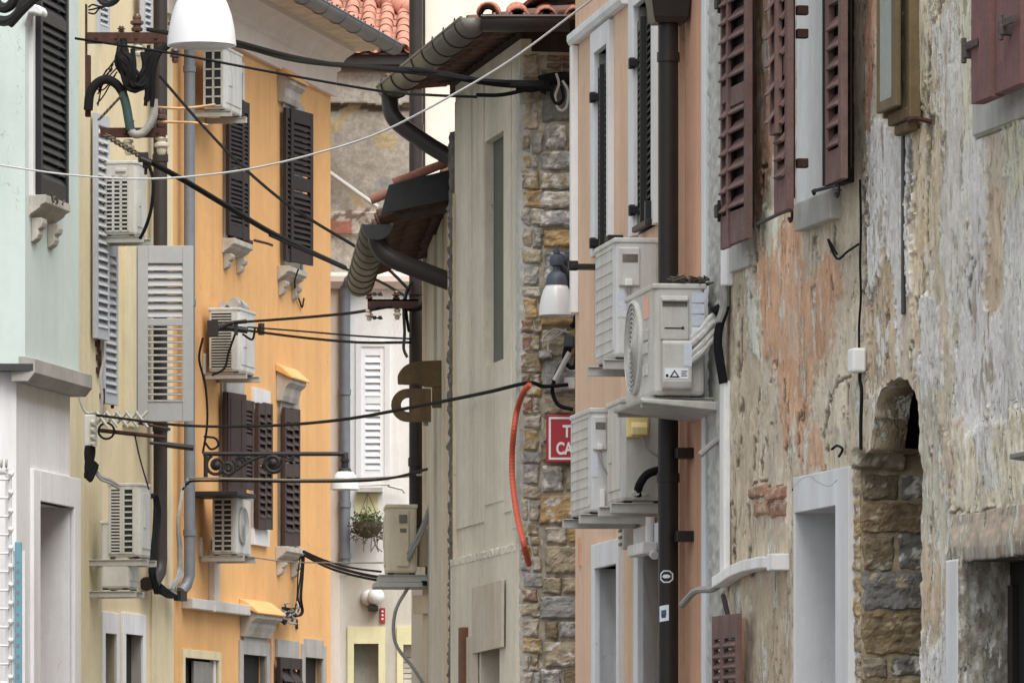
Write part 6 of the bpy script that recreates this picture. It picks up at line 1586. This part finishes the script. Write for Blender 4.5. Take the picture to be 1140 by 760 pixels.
# soften the outline of the recess before its reveal is drawn inwards
nb_ = {}
for (a, b), c in hole_edges.items():
    if c == 1: nb_.setdefault(a, []).append(b); nb_.setdefault(b, []).append(a)
for it in range(5):
    new = {}
    for a, l in nb_.items():
        if len(l) == 2: q = (wm.v[l[0]] + wm.v[l[1]]) / 2; new[a] = Vector(((wm.v[a].x + q.x) / 2, wm.v[a].y, (wm.v[a].z + q.z) / 2))
    for a, p in new.items(): wm.v[a] = p
# crumbly reveal of the masonry recess, shade painted in as colour darkening inwards
dup_ = {}
for (a, b), c in hole_edges.items():
    if c != 1: continue
    ids = []
    hi_ = wm.v[a].z > Fa.z(985, 503, -.1)
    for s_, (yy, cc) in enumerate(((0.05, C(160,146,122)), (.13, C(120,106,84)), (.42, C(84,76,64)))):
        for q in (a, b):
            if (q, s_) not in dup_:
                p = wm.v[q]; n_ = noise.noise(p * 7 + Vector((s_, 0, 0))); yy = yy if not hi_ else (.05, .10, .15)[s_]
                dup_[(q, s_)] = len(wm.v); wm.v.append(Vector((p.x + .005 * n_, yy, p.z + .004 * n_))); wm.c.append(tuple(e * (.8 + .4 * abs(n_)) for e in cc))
    prev = (a, b)
    for s_ in range(3):
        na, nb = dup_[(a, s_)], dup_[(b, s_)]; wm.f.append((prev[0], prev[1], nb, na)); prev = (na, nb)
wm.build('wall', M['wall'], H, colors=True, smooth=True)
# hidden body of the house, far end and top
bk = MB(); x0 = Fa.x(806); bk.quad((x0, 0, -.1), (x0, 4, -.1), (x0, 4, 7.2), (x0, 0, 7.2)); bk.quad((x0, 0, 7.2), (x0, 4, 7.2), (9.0, 4, 7.2), (9.0, 0, 7.2)); bk.quad((9.0, 0, -.1), (9.0, 0, 7.2), (9.0, 4, 7.2), (9.0, 4, -.1)); bk.build('side_walls', M['rubble'], H)
MB().box(Fa.x(790), Fa.x(806.5), .0, .4, -.1, 7.2).build('mossy_corner', M['rgrey'], H, bevel=.01)
rough(Fa.x(790.5), Fa.x(806), 1.6, 5.7, -.0, .014, edge=.014, depth=.1, seed=15).build('corner_plaster', M['rgrey'], H, smooth=True)

# masonry jamb of the recess, facing the camera
jx = Fa.x(958.5); jm = MB(); random.seed(21)
zl = lambda v: Fa.z(985, v, -.12)
jc = [(556, 530, A(122,108,86,.8)), (592, 562, A(136,116,86,.8)), (634, 598, A(132,116,90,.8)), (678, 638, A(126,126,122,.8)), (728, 683, A(138,120,88,.8)), (752, 733, A(146,134,114,.8)), (800, 756, A(134,116,88,.8)), (840, 804, A(126,112,88,.8))]
keep = Matrix.Translation((jx, 0, 0)) @ Matrix.Rotation(R(90), 4, 'Z')
for i, (vb_, vt_, c) in enumerate(jc):
    if i in (0, 2, 5):
        s_ = (.17, .0, .15, 0, 0, .12)[i]; stone(jm, .004, s_, zl(vb_) - .012, zl(vt_) + .012, .022, c, seed=i + 3, patch=(A(180,172,156,.8), .42)); stone(jm, s_ + .004, .31, zl(vb_) - .008, zl(vt_) + .012, .02, A(120,118,112,.8), seed=i + 13, patch=(A(200,196,188,.8), .2))
    else: stone(jm, .0, .31, zl(vb_) - .012, zl(vt_) + .012, .024, c, seed=i + 3, patch=(A(176,160,130,.8), .45))
# arched upper part: smooth brown surface, colour darkened further to paint in the arch's shade
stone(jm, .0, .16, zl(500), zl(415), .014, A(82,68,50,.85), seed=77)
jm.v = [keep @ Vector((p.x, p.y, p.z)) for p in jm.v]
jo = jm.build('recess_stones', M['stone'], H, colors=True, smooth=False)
jmo = MB(); n_ = 0
for j in range(60):
    for i in range(9):
        zz = 1.9 + (zl(500) - 1.9) * j / 59; yy = .0 + .34 * i / 8; f = noise.fractal(Vector((yy * 14, 3, zz * 14)), 1, 2, 4)
        jmo.v.append(Vector((jx + .002 + .012 * f, yy, zz))); jmo.c.append(tuple(e * (.85 + .3 * f) for e in A(168,152,122,.75)))
for j in range(59):
    for i in range(8):
        k = j * 9 + i; jmo.f.append((k, k + 1, k + 10, k + 9))
jmo.build('recess_mortar', M['stone'], H, colors=True, smooth=True)
MB().quad((jx - .3, .42, 0), (Fa.x(1050), .42, 0), (Fa.x(1050), .42, zl(400)), (jx - .3, .42, zl(400))).build('recess_back', M['recess_shade'], H)  # dark sheets close the recess, its shade put into their colour
MB().quad((jx - .26, .10, zl(540)), (jx - .26, .43, zl(540)), (jx - .26, .43, zl(400)), (jx - .26, .10, zl(400))).build('recess_side', M['recess_shade'], H)
MB().quad((jx - .27, .08, zl(410)), (Fa.x(1050), .08, zl(410)), (Fa.x(1050), .43, zl(410)), (jx - .27, .43, zl(410))).build('recess_top', M['recess_shade'], H)
# impost stone under the arch
im = MB(); za, zb2 = zl(525), zl(497)
stone(im, -.05, .19, za, zb2, .08, A(150,138,118,.8), seed=31, patch=(A(190,180,160,.8), .3))
im.v = [Matrix.Translation((jx + .01, 0, 0)) @ Matrix.Rotation(R(90), 4, 'Z') @ p for p in im.v]; im.build('impost_stone', M['stone'], H, colors=True, smooth=True)
# wall-face stones left of the recess
ws = MB(); z = 1.9
while z < Fa.z(950, 512):
    h_ = random.uniform(.09, .2)
    stone(ws, Fa.x(946.8) + random.uniform(0, .02), jx - .004, z, z + h_ - .003, .016, random.choice((A(186,158,110,.85), A(178,156,120,.85), A(172,156,128,.85), A(188,170,138,.85))), seed=z * 3, patch=(A(190,178,156,.8), .3)); z += h_
ws.build('edge_stones', M['stone'], H, colors=True, smooth=False)
# exposed bricks
bm_ = MB()
for k_, (ua, va, ub, vb_) in enumerate(((837, 541, 855, 557), (856, 542, 876, 559), (843, 559, 857, 576), (858, 561, 876, 578))):
    stone(bm_, Fa.x(ua), Fa.x(ub), Fa.z(ua, vb_), Fa.z(ua, va), .030, A(172 + 6 * (k_ % 2), 132, 106, .82), seed=k_ * 7, patch=(A(178,160,136,.8), .35))
bm_.build('exposed_bricks', M['brick'], H, colors=True, smooth=True)

# white door frame
dr = empty('door', (0, 0, 0), 0, H); fa, fb = Fa.x(884.5, .035), Fa.x(944.5, .035); ztp = Fa.z(885, 533)
dep = .160
m_ = MB(); m_.box(fa, dX0, -.035, dep + .1, -.1, ztp); m_.box(dX1, fb, -.035, dep + .1, -.1, ztp); m_.box(dX0, dX1, -.0355, dep + .1, dZ, ztp); m_.build('frame', M['rwhite'], dr, bevel=.004)
MB().box(dX0, dX1, dep, dep + .04, -.1, dZ).build('door_leaf', M['dark'], dr)
# corner window with heavy lintel, far right
wn = empty('window', (0, 0, 0), 0, H); lx0 = Fa.x(1062)
lm = MB(); zt2, zb2 = Fa.z(1075, 573), Fa.z(1075, 622); n_ = 60
top = []; 
for j in range(17):
    for i in range(n_ + 1):
        x = lx0 + (5.7 - lx0) * i / n_; f = j / 16
        sag = .035 * math.sin(math.pi * min(1, i / n_)) if f < .3 else 0
        zz = zb2 + (zt2 - zb2) * f + .012 * noise.noise(Vector((x * 6, 3, f * 3))) - (.02 * (1 - f) * math.sin(i / n_ * math.pi))
        yy = -.022 - .010 * math.sin(math.pi * min(1, f * 1.15 + .1)) + .004 * noise.noise(Vector((x * 90, 1, zz * 5))) + .006 * noise.noise(Vector((x * 8, 1, zz * 8)))
        if i == 0: yy = .0
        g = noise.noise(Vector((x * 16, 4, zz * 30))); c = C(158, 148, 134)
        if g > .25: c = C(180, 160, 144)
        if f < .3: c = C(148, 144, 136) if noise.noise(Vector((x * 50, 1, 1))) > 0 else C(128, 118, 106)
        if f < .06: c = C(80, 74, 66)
        lm.v.append(Vector((x, yy, zz))); lm.c.append(c)
for j in range(16):
    for i in range(n_):
        k = j * (n_ + 1) + i; lm.f.append((k, k + 1, k + n_ + 2, k + n_ + 1))
b0 = len(lm.v)
for i in range(n_ + 1): p = lm.v[i]; lm.v.append(Vector((p.x, .2, p.z))); lm.c.append(C(70, 62, 54))
for i in range(n_): lm.f.append((i, i + 1, b0 + i + 1, b0 + i))
for i in range(n_ + 1): p = lm.v[16 * (n_ + 1) + i]; lm.v.append(Vector((p.x, .02, p.z + .01))); lm.c.append(C(150, 138, 118))
b1 = b0 + n_ + 1
for i in range(n_): lm.f.append((16 * (n_ + 1) + i, 16 * (n_ + 1) + i + 1, b1 + i + 1, b1 + i))
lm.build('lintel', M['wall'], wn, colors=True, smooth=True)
m_ = MB(); m_.box(Fa.x(1064.5), rX0, -.045, .1, -.1, zb2 - .0); m_.build('jamb', M['rwhite'], wn, bevel=.008)
jr = MB()
for j in range(150):
    for i in range(25):
        zz = 1.9 + (rZ + .02 - 1.9) * j / 149; yy = -.045 + .24 * i / 24; f = noise.fractal(Vector((yy * 26, 5, zz * 12)), 1, 2, 5); g = noise.fractal(Vector((yy * 22, 2, zz * 7)), 1, 2, 4)
        c = C(158, 156, 148) if g > .0 else C(136, 132, 120)
        if g > .35: c = C(192, 192, 186)
        jr.v.append(Vector((rX0 + .012 + .008 * f, yy, zz))); jr.c.append(tuple(e * (.85 + .25 * f) for e in c))
for j in range(149):
    for i in range(24):
        k = j * 25 + i; jr.f.append((k, k + 1, k + 26, k + 25))
jr.build('reveal', M['wall'], wn, colors=True, smooth=True)
MB().box(rX0, 5.7, .17, .22, -.1, rZ + .05).build('dark_pane', M['dark'], wn); m_ = MB(); m_.box(rX0 + .06, rX0 + .13, .145, .169, 0, rZ - .1); m_.build('casement_post', M['shdark'], wn)

# --- shutters of the stained house
win = empty('window', (0, 0, 0), 0, H)   # pair at the left edge
def flat_leaf(win, *a, **k):
    r = flat_leaf0(win, *a, **k); o = k.get('out', a[4])
    if r[1] - r[0] > .25: MB().box(r[0] + .02, r[1] - .02, -o + .004, -o + .010, r[2] + .05, 7).build('shutter_gap_shade', M['dark'], win)  # dark sheet added so the louvre gaps look shaded
    return r
def flat_leaf0(win, u0, u1, vb_, mat, out, nl, phi=0, cols=1, mids=(), name='shutter', top=7.0, **kw):
    x0, x1 = Fa.x(u0, out), Fa.x(u1, out); z0 = Fa.z((u0 + u1) / 2, vb_, out)
    o = leaf(win, Fa, x0, z0, x1 - x0, top - z0, phi, nl, M[mat], out, cols=cols, mids=mids, name=name, **kw); return x0, x1, z0
x0, x1, z0 = flat_leaf(win, 806.5, 814.5, 277, 'shmaroon', .10, 30, mids=(.245,), stile=.025, rail=.15, mr=.08, t=.02, th=.006, tilt=52, k=.85)
x0, x1, z0 = flat_leaf(win, 814.5, 838, 270, 'shmaroon', .08, 30, mids=(.235,), stile=.05, rail=.15, mr=.09, t=.03, th=.006, tilt=52, k=.85)
for (u, v) in ((803.5, 235), (803.5, 3)):
    hb = MB(); x, z, _ = Fa.hit(u, v, .11); hb.box(x - .03, x + .03, -.14, -.06, z - .03, z + .03); hb.tube([(x, -.12, z - .05), (x, -.12, z + .05)], .012, 6); hb.build('hinge', M['iron'], win, bevel=.004)
m_ = MB(); m_.box(Fa.x(835.5), Fa.x(839.5), -.03, .0, Fa.z(838, 285), 7); m_.build('frame', M['rgrey'], win, bevel=.004)
m_ = MB(); m_.box(Fa.x(810), Fa.x(839), -.025, .01, Fa.z(822, 302), Fa.z(822, 272)); m_.build('sill', M['rgrey'], win, bevel=.006)
win = empty('window', (0, 0, 0), 0, H)   # pair with the grey panel between
m_ = MB(); m_.box(Fa.x(894), Fa.x(940), -.03, .01, Fa.z(915, 219), 7); m_.build('surround', M['greypanel'], win, bevel=.004)
m_ = MB(); m_.box(Fa.x(896), Fa.x(937), -.05, .01, Fa.z(916, 251), Fa.z(916, 219.5)); m_.build('sill', M['rgrey'], win, bevel=.006)
MB().box(Fa.x(938), Fa.x(962), -.006, .0, Fa.z(950, 214), 7).build('opening', M['dark'], win) if False else None
x0, x1, z0 = flat_leaf(win, 868.5, 884, 236, 'shmaroon', .22, 34, phi=0, mids=(.22,), stile=.06, rail=.15, mr=.09, t=.028, th=.008)
x0, x1, z0 = flat_leaf(win, 864, 871, 150, 'shmaroon', .25, 20, stile=.03, rail=.05, t=.03)
for v in (12, 38, 182):
    m_ = MB(); x, z, _ = Fa.hit(886, v, .2); m_.box(x - .01, x + .03, -.2, -.15, z - .02, z + .02); m_.build('hinge', M['rust'], win, bevel=.004)
x0, x1, z0 = flat_leaf(win, 926, 947, 203, 'shmaroon', .10, 30, phi=2, mids=(.29,), stile=.06, rail=.14, mr=.09, t=.03, th=.006, tilt=55, k=.9)
m_ = MB(); x = Fa.x(953); m_.box(Fa.x(938), Fa.x(951), -.09, .0, Fa.z(945, 205), 7); m_.build('shutter_gap_shade', M['dark'], win)  # dark box added as shade behind the leaf
for (a, b, c) in (((843, 250), (868, 238), (880, 234)), ((905, 213), (925, 208), (932, 206))):
    m_ = MB(); pts = [(Fa.x(u, .12), -.12, Fa.z(u, v, .12)) for u, v in (a, b, c)]; m_.tube(pts, .008, 6, 4)
    q = Vector(pts[2]); m_.ring(q + Vector((0, 0, -.02)), .03, .007, 'y', 14, 5, -2.8, 1.0); p = Vector(pts[0]); m_.tube([p, p + Vector((.02, 0, -.015)), p + Vector((.04, 0, .005))], .007, 5, 3); m_.build('shutter_stay', M['iron'], win, smooth=True)
# glazed casement in a yellowish frame
win = empty('window', (0, 0, 0), 0, H)
x0, x1 = Fa.x(978, .09), Fa.x(1009, .09); z0 = Fa.z(990, 122, .09); m_ = MB()
m_.box(x0, x0 + .05, -.10, -.075, z0, 7); m_.box(x0 + .25, x0 + .31, -.10, -.075, z0, 7); m_.box(x0 + .051, x0 + .249, -.099, -.076, z0, z0 + .05); m_.box(x0 + .27, x0 + .345, -.05, -.0, z0 - .05, 7); m_.box(x0 - .0, x0 + .03, -.074, 0, z0 - .02, 7)
m_.build('frame', M['yelwood'], win, bevel=.006)
MB().box(x0 + .055, x0 + .24, -.0985, -.092, z0 + .045, 7).build('pane', M['duskglass'], win)
m_ = MB(); m_.box(x0 + .03, x0 + .33, -.06, .0, z0 - .055, z0 - .003); m_.box(x0 + .08, x0 + .30, -.045, .0, z0 - .10, z0 - .056); m_.build('sill', M['wood'], win, bevel=.008)
# red leaves on the right
win = empty('window', (0, 0, 0), 0, H)
for i, (ua, ub, vb_) in enumerate(((1081, 1102, 112), (1103.5, 1136, 100))):
    out = (.14, .12)[i]; x0, x1 = Fa.x(ua, out), Fa.x(ub, out); z0 = Fa.z((ua + ub) / 2, vb_, out); m_ = MB()
    m_.box(x0, x1, -out, -out + .055, z0, 7)
    m_.box(x0 + (x1 - x0) * .47, x0 + (x1 - x0) * .49, -out - .004, -out + .02, z0 + .01, 7)
    m_.build('shutter', M['shred'], win, bevel=.008)
for (u, v) in ((1077, 52), (1118, 26)):
    m_ = MB(); x, z, _ = Fa.hit(u, v, .16); m_.box(x - .06, x + .10, -.156, -.145, z - .010, z + .022); m_.box(x - .07, x - .035, -.165, -.06, z - .04, z + .0); m_.tube([(x - .05, -.16, z - .06), (x - .05, -.16, z + .04)], .012, 6)
    m_.build('hinge', M['oldiron'], win, bevel=.004)
m_ = MB(); m_.box(Fa.x(1087), 5.4, -.018, .01, Fa.z(1110, 143), Fa.z(1110, 105)); m_.build('sill', M['rgrey'], win, bevel=.006)
# lower left maroon shutter
win = empty('window', (0, 0, 0), 0, H)
for (ua, ub) in ((798, 809), (809.3, 826)):
    x0, x1 = Fa.x(ua, .06), Fa.x(ub, .06); zt2 = Fa.z(812, 684, .06); leaf(win, Fa, x0, 1.5, x1 - x0, zt2 - 1.5, 0, 15, M['shmaroon'], .06, stile=.035, rail=.11, t=.024, th=.008, tilt=46, k=.95)
m_ = MB(); m_.box(Fa.x(826.3), Fa.x(829), -.03, 0, 1.5, Fa.z(827, 688)); m_.build('frame', M['salmon'], win)
m_ = MB(); x, z, _ = Fa.hit(808, 672, .05); m_.tube([(x - .05, -.05, z + .04), (x, -.06, z + .03), (x + .05, -.05, z - .06)], .012, 6, 5); m_.build('stay_hook', M['iron'], win, smooth=True)

# --- trunking, boxes and cables on the stained wall
tk = empty('cable_trunking', (0, 0, 0), 0, H)
xa_, xb_ = Fa.x(798.5, .05), Fa.x(806, .05)
m_ = MB(); m_.box(xa_ + .02, xb_, -.04, -.004, Fa.z(802, 323), 7.0); m_.build('upper_trunking', M['trunk'], tk, bevel=.006)
m_ = MB(); m_.box(xa_ - .02, xb_ - .06, -.035, -.004, Fa.z(800, 643), Fa.z(800, 428)); m_.build('lower_trunking', M['trunk'], tk, bevel=.006)
m_ = MB(); pts = [(798, 648), (806, 643), (816, 636), (830, 630), (848, 626), (867, 625)]; tp = []; 
n_ = len(pts)
P3 = [(Fa.x(u, .05), Fa.z(u, v, .05)) for u, v in pts]
poly = [(x, z + .026) for x, z in P3] + [(x, z - .026) for x, z in reversed(P3)]
vs = [(x, -.075, z) for x, z in poly] + [(x, -.003, z) for x, z in poly]; N2 = len(poly)
fs = [(i, n_*2 - 1 - i, n_*2 - 2 - i, i + 1) for i in range(n_ - 1)] + [(N2 + i, N2 + i + 1, N2 + n_*2 - 2 - i, N2 + n_*2 - 1 - i) for i in range(n_ - 1)] + [(i, (i + 1) % N2, N2 + (i + 1) % N2, N2 + i) for i in range(N2)]
m_.add(vs, fs); x, z = P3[-1]; m_.box(x - .10, x + .006, -.082, -.001, z - .037, z + .037); m_.build('curved_trunking', M['trunk'], tk, bevel=.005)
MB().tube([(Fa.x(799, .05), -.04, P3[0][1] - .01), (Fa.x(788, .08), -.06, P3[0][1] - .03), (Fa.x(770, .1), -.08, P3[0][1] - .03), (Fa.x(759, .1), -.1, P3[0][1] - .09)], .016, 8, 6).build('drain_hose', M['gcable'], tk, smooth=True)
m_ = MB()
for q in range(3): m_.tube([(xa_ + .03 + q * .025, -.03, Fa.z(802, 321)), (xa_ + .02 + q * .03, -.03, Fa.z(802, 345)), (xa_ - .0 + q * .03, -.05, Fa.z(802, 362))], .013, 7, 5)
m_.build('refrigerant_pipe', M['gcable'], tk, smooth=True)
m_ = MB()
for q in range(5): m_.tube([(xa_ + q * .02, -.02, Fa.z(802, 345)), (xa_ - .03 + q * .02, -.05, Fa.z(802, 380)), (xa_ + .0 + q * .02, -.03, Fa.z(800, 430))], .012, 6, 5)
m_.build('black_cable', M['cable'], tk, smooth=True)
o_ = at(Fa, 'sensor_box', Fa.x(961.5), .0, Fa.z(961, 415), 'small white plastic box at the end of a thin cable left of the arched niche', 'box')
MB().box(-.045, .045, -.06, 0, 0, Fa.z(961, 388) - Fa.z(961, 415)).build('box', M['trunk'], o_, bevel=.01)
zz = Fa.z(961, 415)
m_ = MB(); m_.tube([(Fa.x(u) - Fa.x(961.5), -.022, Fa.z(u, v) - zz) for u, v in ((962, 389), (962, 360), (964, 330), (963, 290), (964, 255), (963, 200))], .0055, 5, 5); m_.tube([(Fa.x(u) - Fa.x(961.5), -.022, Fa.z(u, v) - zz) for u, v in ((963, 415), (963, 424), (965, 436), (964, 470), (964, 500))], .008, 5, 5)
m_.tube([(Fa.x(u) - Fa.x(961.5), -.025, Fa.z(u, v) - zz) for u, v in ((962, 272), (950, 280), (938, 288), (928, 266), (938, 283))], .0055, 5, 5); m_.build('cable', M['cable'], o_, smooth=True)
m_ = MB(); m_.tube([(Fa.x(u), -.03, Fa.z(u, v)) for u, v in ((890, 545), (900, 534), (910, 530), (920, 537), (932, 541), (941, 534))], .006, 5, 5); m_.tube([(Fa.x(u), -.04, Fa.z(u, v)) for u, v in ((936, 500), (942, 496), (948, 500), (944, 508))], .006, 5, 5); m_.build('loose_wire', M['cable'], H, smooth=True)
m_ = MB(); m_.box(Fa.x(1006.2), Fa.x(1008.6), -.014, .0, Fa.z(1007, 350), Fa.z(1007, 152)); m_.build('grey_conduit', M['flash'], H, bevel=.006)
m_ = MB(); x, z, _ = Fa.hit(1022, 134, .05); m_.tube([(x - .03, -.08, z), (x + .02, -.06, z + .004), (x + .03, .0, z - .01)], .011, 6, 4); m_.build('iron_pin', M['rust'], H, smooth=True)
m_ = MB(); x, z, _ = Fa.hit(1130, 512, .12); m_.prism([(-.16, z - .0), (-.16, z + .02), (0, z + .02), (0, z - .03), (-.08, z - .01)], x + .06, x + .4, 'x'); m_.build('metal_ledge', M['zinc'], H, bevel=.004)

# ================================================================== FRONT LEFT STREET LAMP
o_ = tag(empty('street_lamp', P(-40, 0, 34.9) * Vector((1, 1, 0)) if False else Vector((P(-45, 0, 34.9).x, 34.9, 0))), 'largest white bell street lamp, hanging at the top left corner', 'street lamp', 'bell shaped street lamps')
lp = P(224.5, 51, 33.9); a0 = o_.location
lamp(o_, lp.x - a0.x, lp.y - a0.y, lp.z, 77 / FP * 33.9, 'lampgrey', True, .80)
topz = lp.z + .55
m_ = MB(); pa = Vector((0, .05, topz)); pb_ = Vector((lp.x - a0.x, lp.y - a0.y, topz))
m_.tube([pa, pb_], .022, 8); m_.tube([pb_, pb_ + Vector((0, 0, -.18))], .024, 8); m_.tube([pa + Vector((0, 0, -.6)), pa + Vector((0, 0, .1))], .024, 8)
dv = (pb_ - pa).normalized()
def vsc(cx, cz, r0, r1, a0_, turns, th):
    pts = []
    for i in range(44):
        s_ = i / 43; r = r0 + (r1 - r0) * s_; a = a0_ + turns * 6.283 * s_; pts.append(pa + dv * (cx + r * math.cos(a)) + Vector((0, 0, cz - topz + r * math.sin(a))))
    m_.tube(pts, th, 8)
def on_arm(u, v):   # distance along the arm and height seen at a photo point
    best = min((abs(U0 + FP * (a0.x + (pa + dv * t).x) / (a0.y + (pa + dv * t).y) - u), t) for t in [i * .005 for i in range(500)])[1]
    yy = a0.y + (pa + dv * best).y; return best, ZC + (VH - v) / FP * yy
t1, z1 = on_arm(8, -6); vsc(t1, z1, .16, .04, -2.4, 1.6, .03); 
t2, z2 = on_arm(122, -12); vsc(t2, z2, .09, .02, -2.8, 1.6, .02)
t3, z3 = on_arm(34, 3); m_.tube([pa + dv * (t1 + .02) + Vector((0, 0, z1 - .17 - topz)), pa + dv * t3 + Vector((0, 0, z3 - topz)), pa + dv * (t3 + .25) + Vector((0, 0, z3 + .12 - topz)), pa + dv * t2 + Vector((0, 0, topz - topz))], .026, 8, 6)
m_.build('scrolled_arm', M['iron'], o_, smooth=True)

# ================================================================== OVERHEAD CABLES
wire('thickest black cable running across the street to the stone corner under the eave', [(165, 33, 46.4), (262, 50, 43.5), (330, 67, 41), (420, 76, 35.6), (470, 81, 34.4), (505, 86, 33.8), (560, 94, 33.8), (603, 95, 34.2)], .022)
wire('second thick black cable twisted with the thickest one above the orange facade', [(262, 46, 43.5), (330, 64, 41), (400, 75, 36.6), (470, 78, 34.3), (540, 90, 33.7), (603, 92, 34.2)], .016)
wire('thin black cable from the mint house corner, just under the thickest cable', [(84, 43, 36.2), (130, 50, 36), (200, 61, 36), (300, 80, 36), (420, 101, 35.4), (480, 106, 33.9), (531, 108, 33.8)], .010)
wire('pale grey wire swinging across the whole street up to the salmon cornice', [(-20, 181, 33), (80, 195, 32.8), (170, 199, 32.6), (260, 191, 32.4), (340, 174, 32.2), (420, 149, 32), (500, 108, 31.8), (570, 66, 31.7), (640, 14, 31.6), (664, -4, 31.5)], .0068, 'wire')
wire('black cable sloping steeply down past the orange house shutters to the far gutter', [(178, 85, 46.4), (215, 128, 46), (260, 176, 45), (310, 220, 44), (350, 247, 43.4), (395, 274, 42.8), (430, 298, 42.4), (455, 322, 42.2)], .013)
wire('thick twisted black cable from the lower crossarm to the far end of the orange house', [(163, 178, 46.5), (205, 201, 46.8), (250, 228, 47.5), (300, 258, 49), (345, 280, 51), (384, 298, 53)], .026)
wire('thin cable from the orange house corner to the small insulator crossarm', [(300, 262, 49), (384, 299, 47), (420, 312, 44), (452, 330, 42.3)], .012)
wire('black cable stretched from the clamp cluster up to the small insulator crossarm', [(262, 359, 51), (330, 354, 48), (385, 349, 45), (412, 345, 42.2), (440, 340, 42.2)], .014)
wire('upper, thinner of two parallel cables from the clamp cluster to the brown downpipe', [(276, 364, 51), (340, 369, 48), (400, 374, 44), (456, 377, 42.3)], .009)
wire('lower, thicker of two parallel cables from the clamp cluster to the brown downpipe', [(276, 368, 51), (340, 376, 48), (400, 381, 44), (456, 379 + 2, 42.3)], .013)
wire('long cable from the white junction box to the top of the orange conduit', [(108, 462, 46.4), (200, 473, 44.5), (290, 474, 42), (380, 467, 39.5), (470, 451, 37), (540, 437, 35), (588, 426, 34.3), (605, 430, 34.35), (632, 428, 34.4)], .013)
wire('upper strand of a grey cable pair curving off the grey downpipe towards the right', [(204, 542, 50), (208, 535, 50), (222, 532, 49.8), (330, 534, 47), (420, 532, 44), (472, 528, 42)], .011, 'gcable')
wire('lower strand of a grey cable pair curving off the grey downpipe towards the right', [(203, 545, 50), (209, 538, 50), (224, 535, 49.8), (330, 536, 47), (420, 534, 44), (480, 521, 40)], .011)
wire('thin grey wire slung low between the fan unit and the beige air conditioner', [(276, 619, 51), (320, 625, 50), (380, 626, 48), (426, 626, 42)], .007, 'gcable')
wire('upper strand of the cable bundle leaving the hooded sill for the beige house', [(338, 614, 52), (356, 624, 51), (378, 632, 49), (410, 640, 45), (450, 646, 41), (474, 648, 40)], .014)
wire('lower strand of the cable bundle leaving the hooded sill for the beige house', [(339, 618, 52), (360, 629, 51), (382, 637, 49), (412, 644, 45), (450, 650, 41), (474, 650, 40)], .012)
wire('slack middle strand of the cable bundle leaving the hooded sill for the beige house', [(338, 613, 52), (358, 622, 51), (380, 629, 49), (400, 633, 46), (424, 636, 42.5)], .010)

# ================================================================== LIGHT, SKY, CAMERA
w = bpy.data.worlds.new('World'); scn.world = w; w.use_nodes = True
nt = w.node_tree; bg = nt.nodes['Background']; sky = nt.nodes.new('ShaderNodeTexSky'); sky.sky_type = 'NISHITA'; sky.sun_disc = False
SUN_EL, SUN_AZ = 60, 155     # azimuth clockwise from +Y: behind the camera, to the right
sky.sun_elevation = R(SUN_EL); sky.sun_rotation = R(SUN_AZ); sky.air_density = 1.2; sky.dust_density = 4.0; sky.ozone_density = 1.0
hs = nt.nodes.new('ShaderNodeHueSaturation'); hs.inputs['Saturation'].default_value = .25
nt.links.new(sky.outputs[0], hs.inputs['Color']); nt.links.new(hs.outputs[0], bg.inputs['Color']); bg.inputs['Strength'].default_value = .08
sl = bpy.data.lights.new('Sun', 'SUN'); sl.energy = 1.5; sl.angle = R(60); sl.color = (1, .985, .96)
so = bpy.data.objects.new('sun', sl); link(so)
az, el = R(SUN_AZ), R(SUN_EL)
dirv = Vector((math.sin(az) * math.cos(el), math.cos(az) * math.cos(el), math.sin(el)))
so.rotation_euler = dirv.to_track_quat('Z', 'Y').to_euler(); so.location = (0, 0, 30)
cam = bpy.data.cameras.new('Camera'); cam.sensor_width = 36; cam.lens = 36 * FP / 1140; cam.shift_y = (VH - 380) / 1140; cam.clip_end = 500; cam.clip_start = .5
cam.dof.use_dof = True; cam.dof.focus_distance = 29.5; cam.dof.aperture_fstop = 45
co = bpy.data.objects.new('Camera', cam); link(co); co.location = (0, 0, ZC); co.rotation_euler = (R(90), 0, 0); scn.camera = co
scn.view_settings.view_transform = 'Standard'; scn.view_settings.look = 'None'; scn.view_settings.gamma = 1; scn.view_settings.exposure = 1.4
scn.cycles.max_bounces = 6; scn.cycles.use_denoising = True; scn.cycles.denoising_prefilter = 'ACCURATE'; scn.cycles.use_adaptive_sampling = False
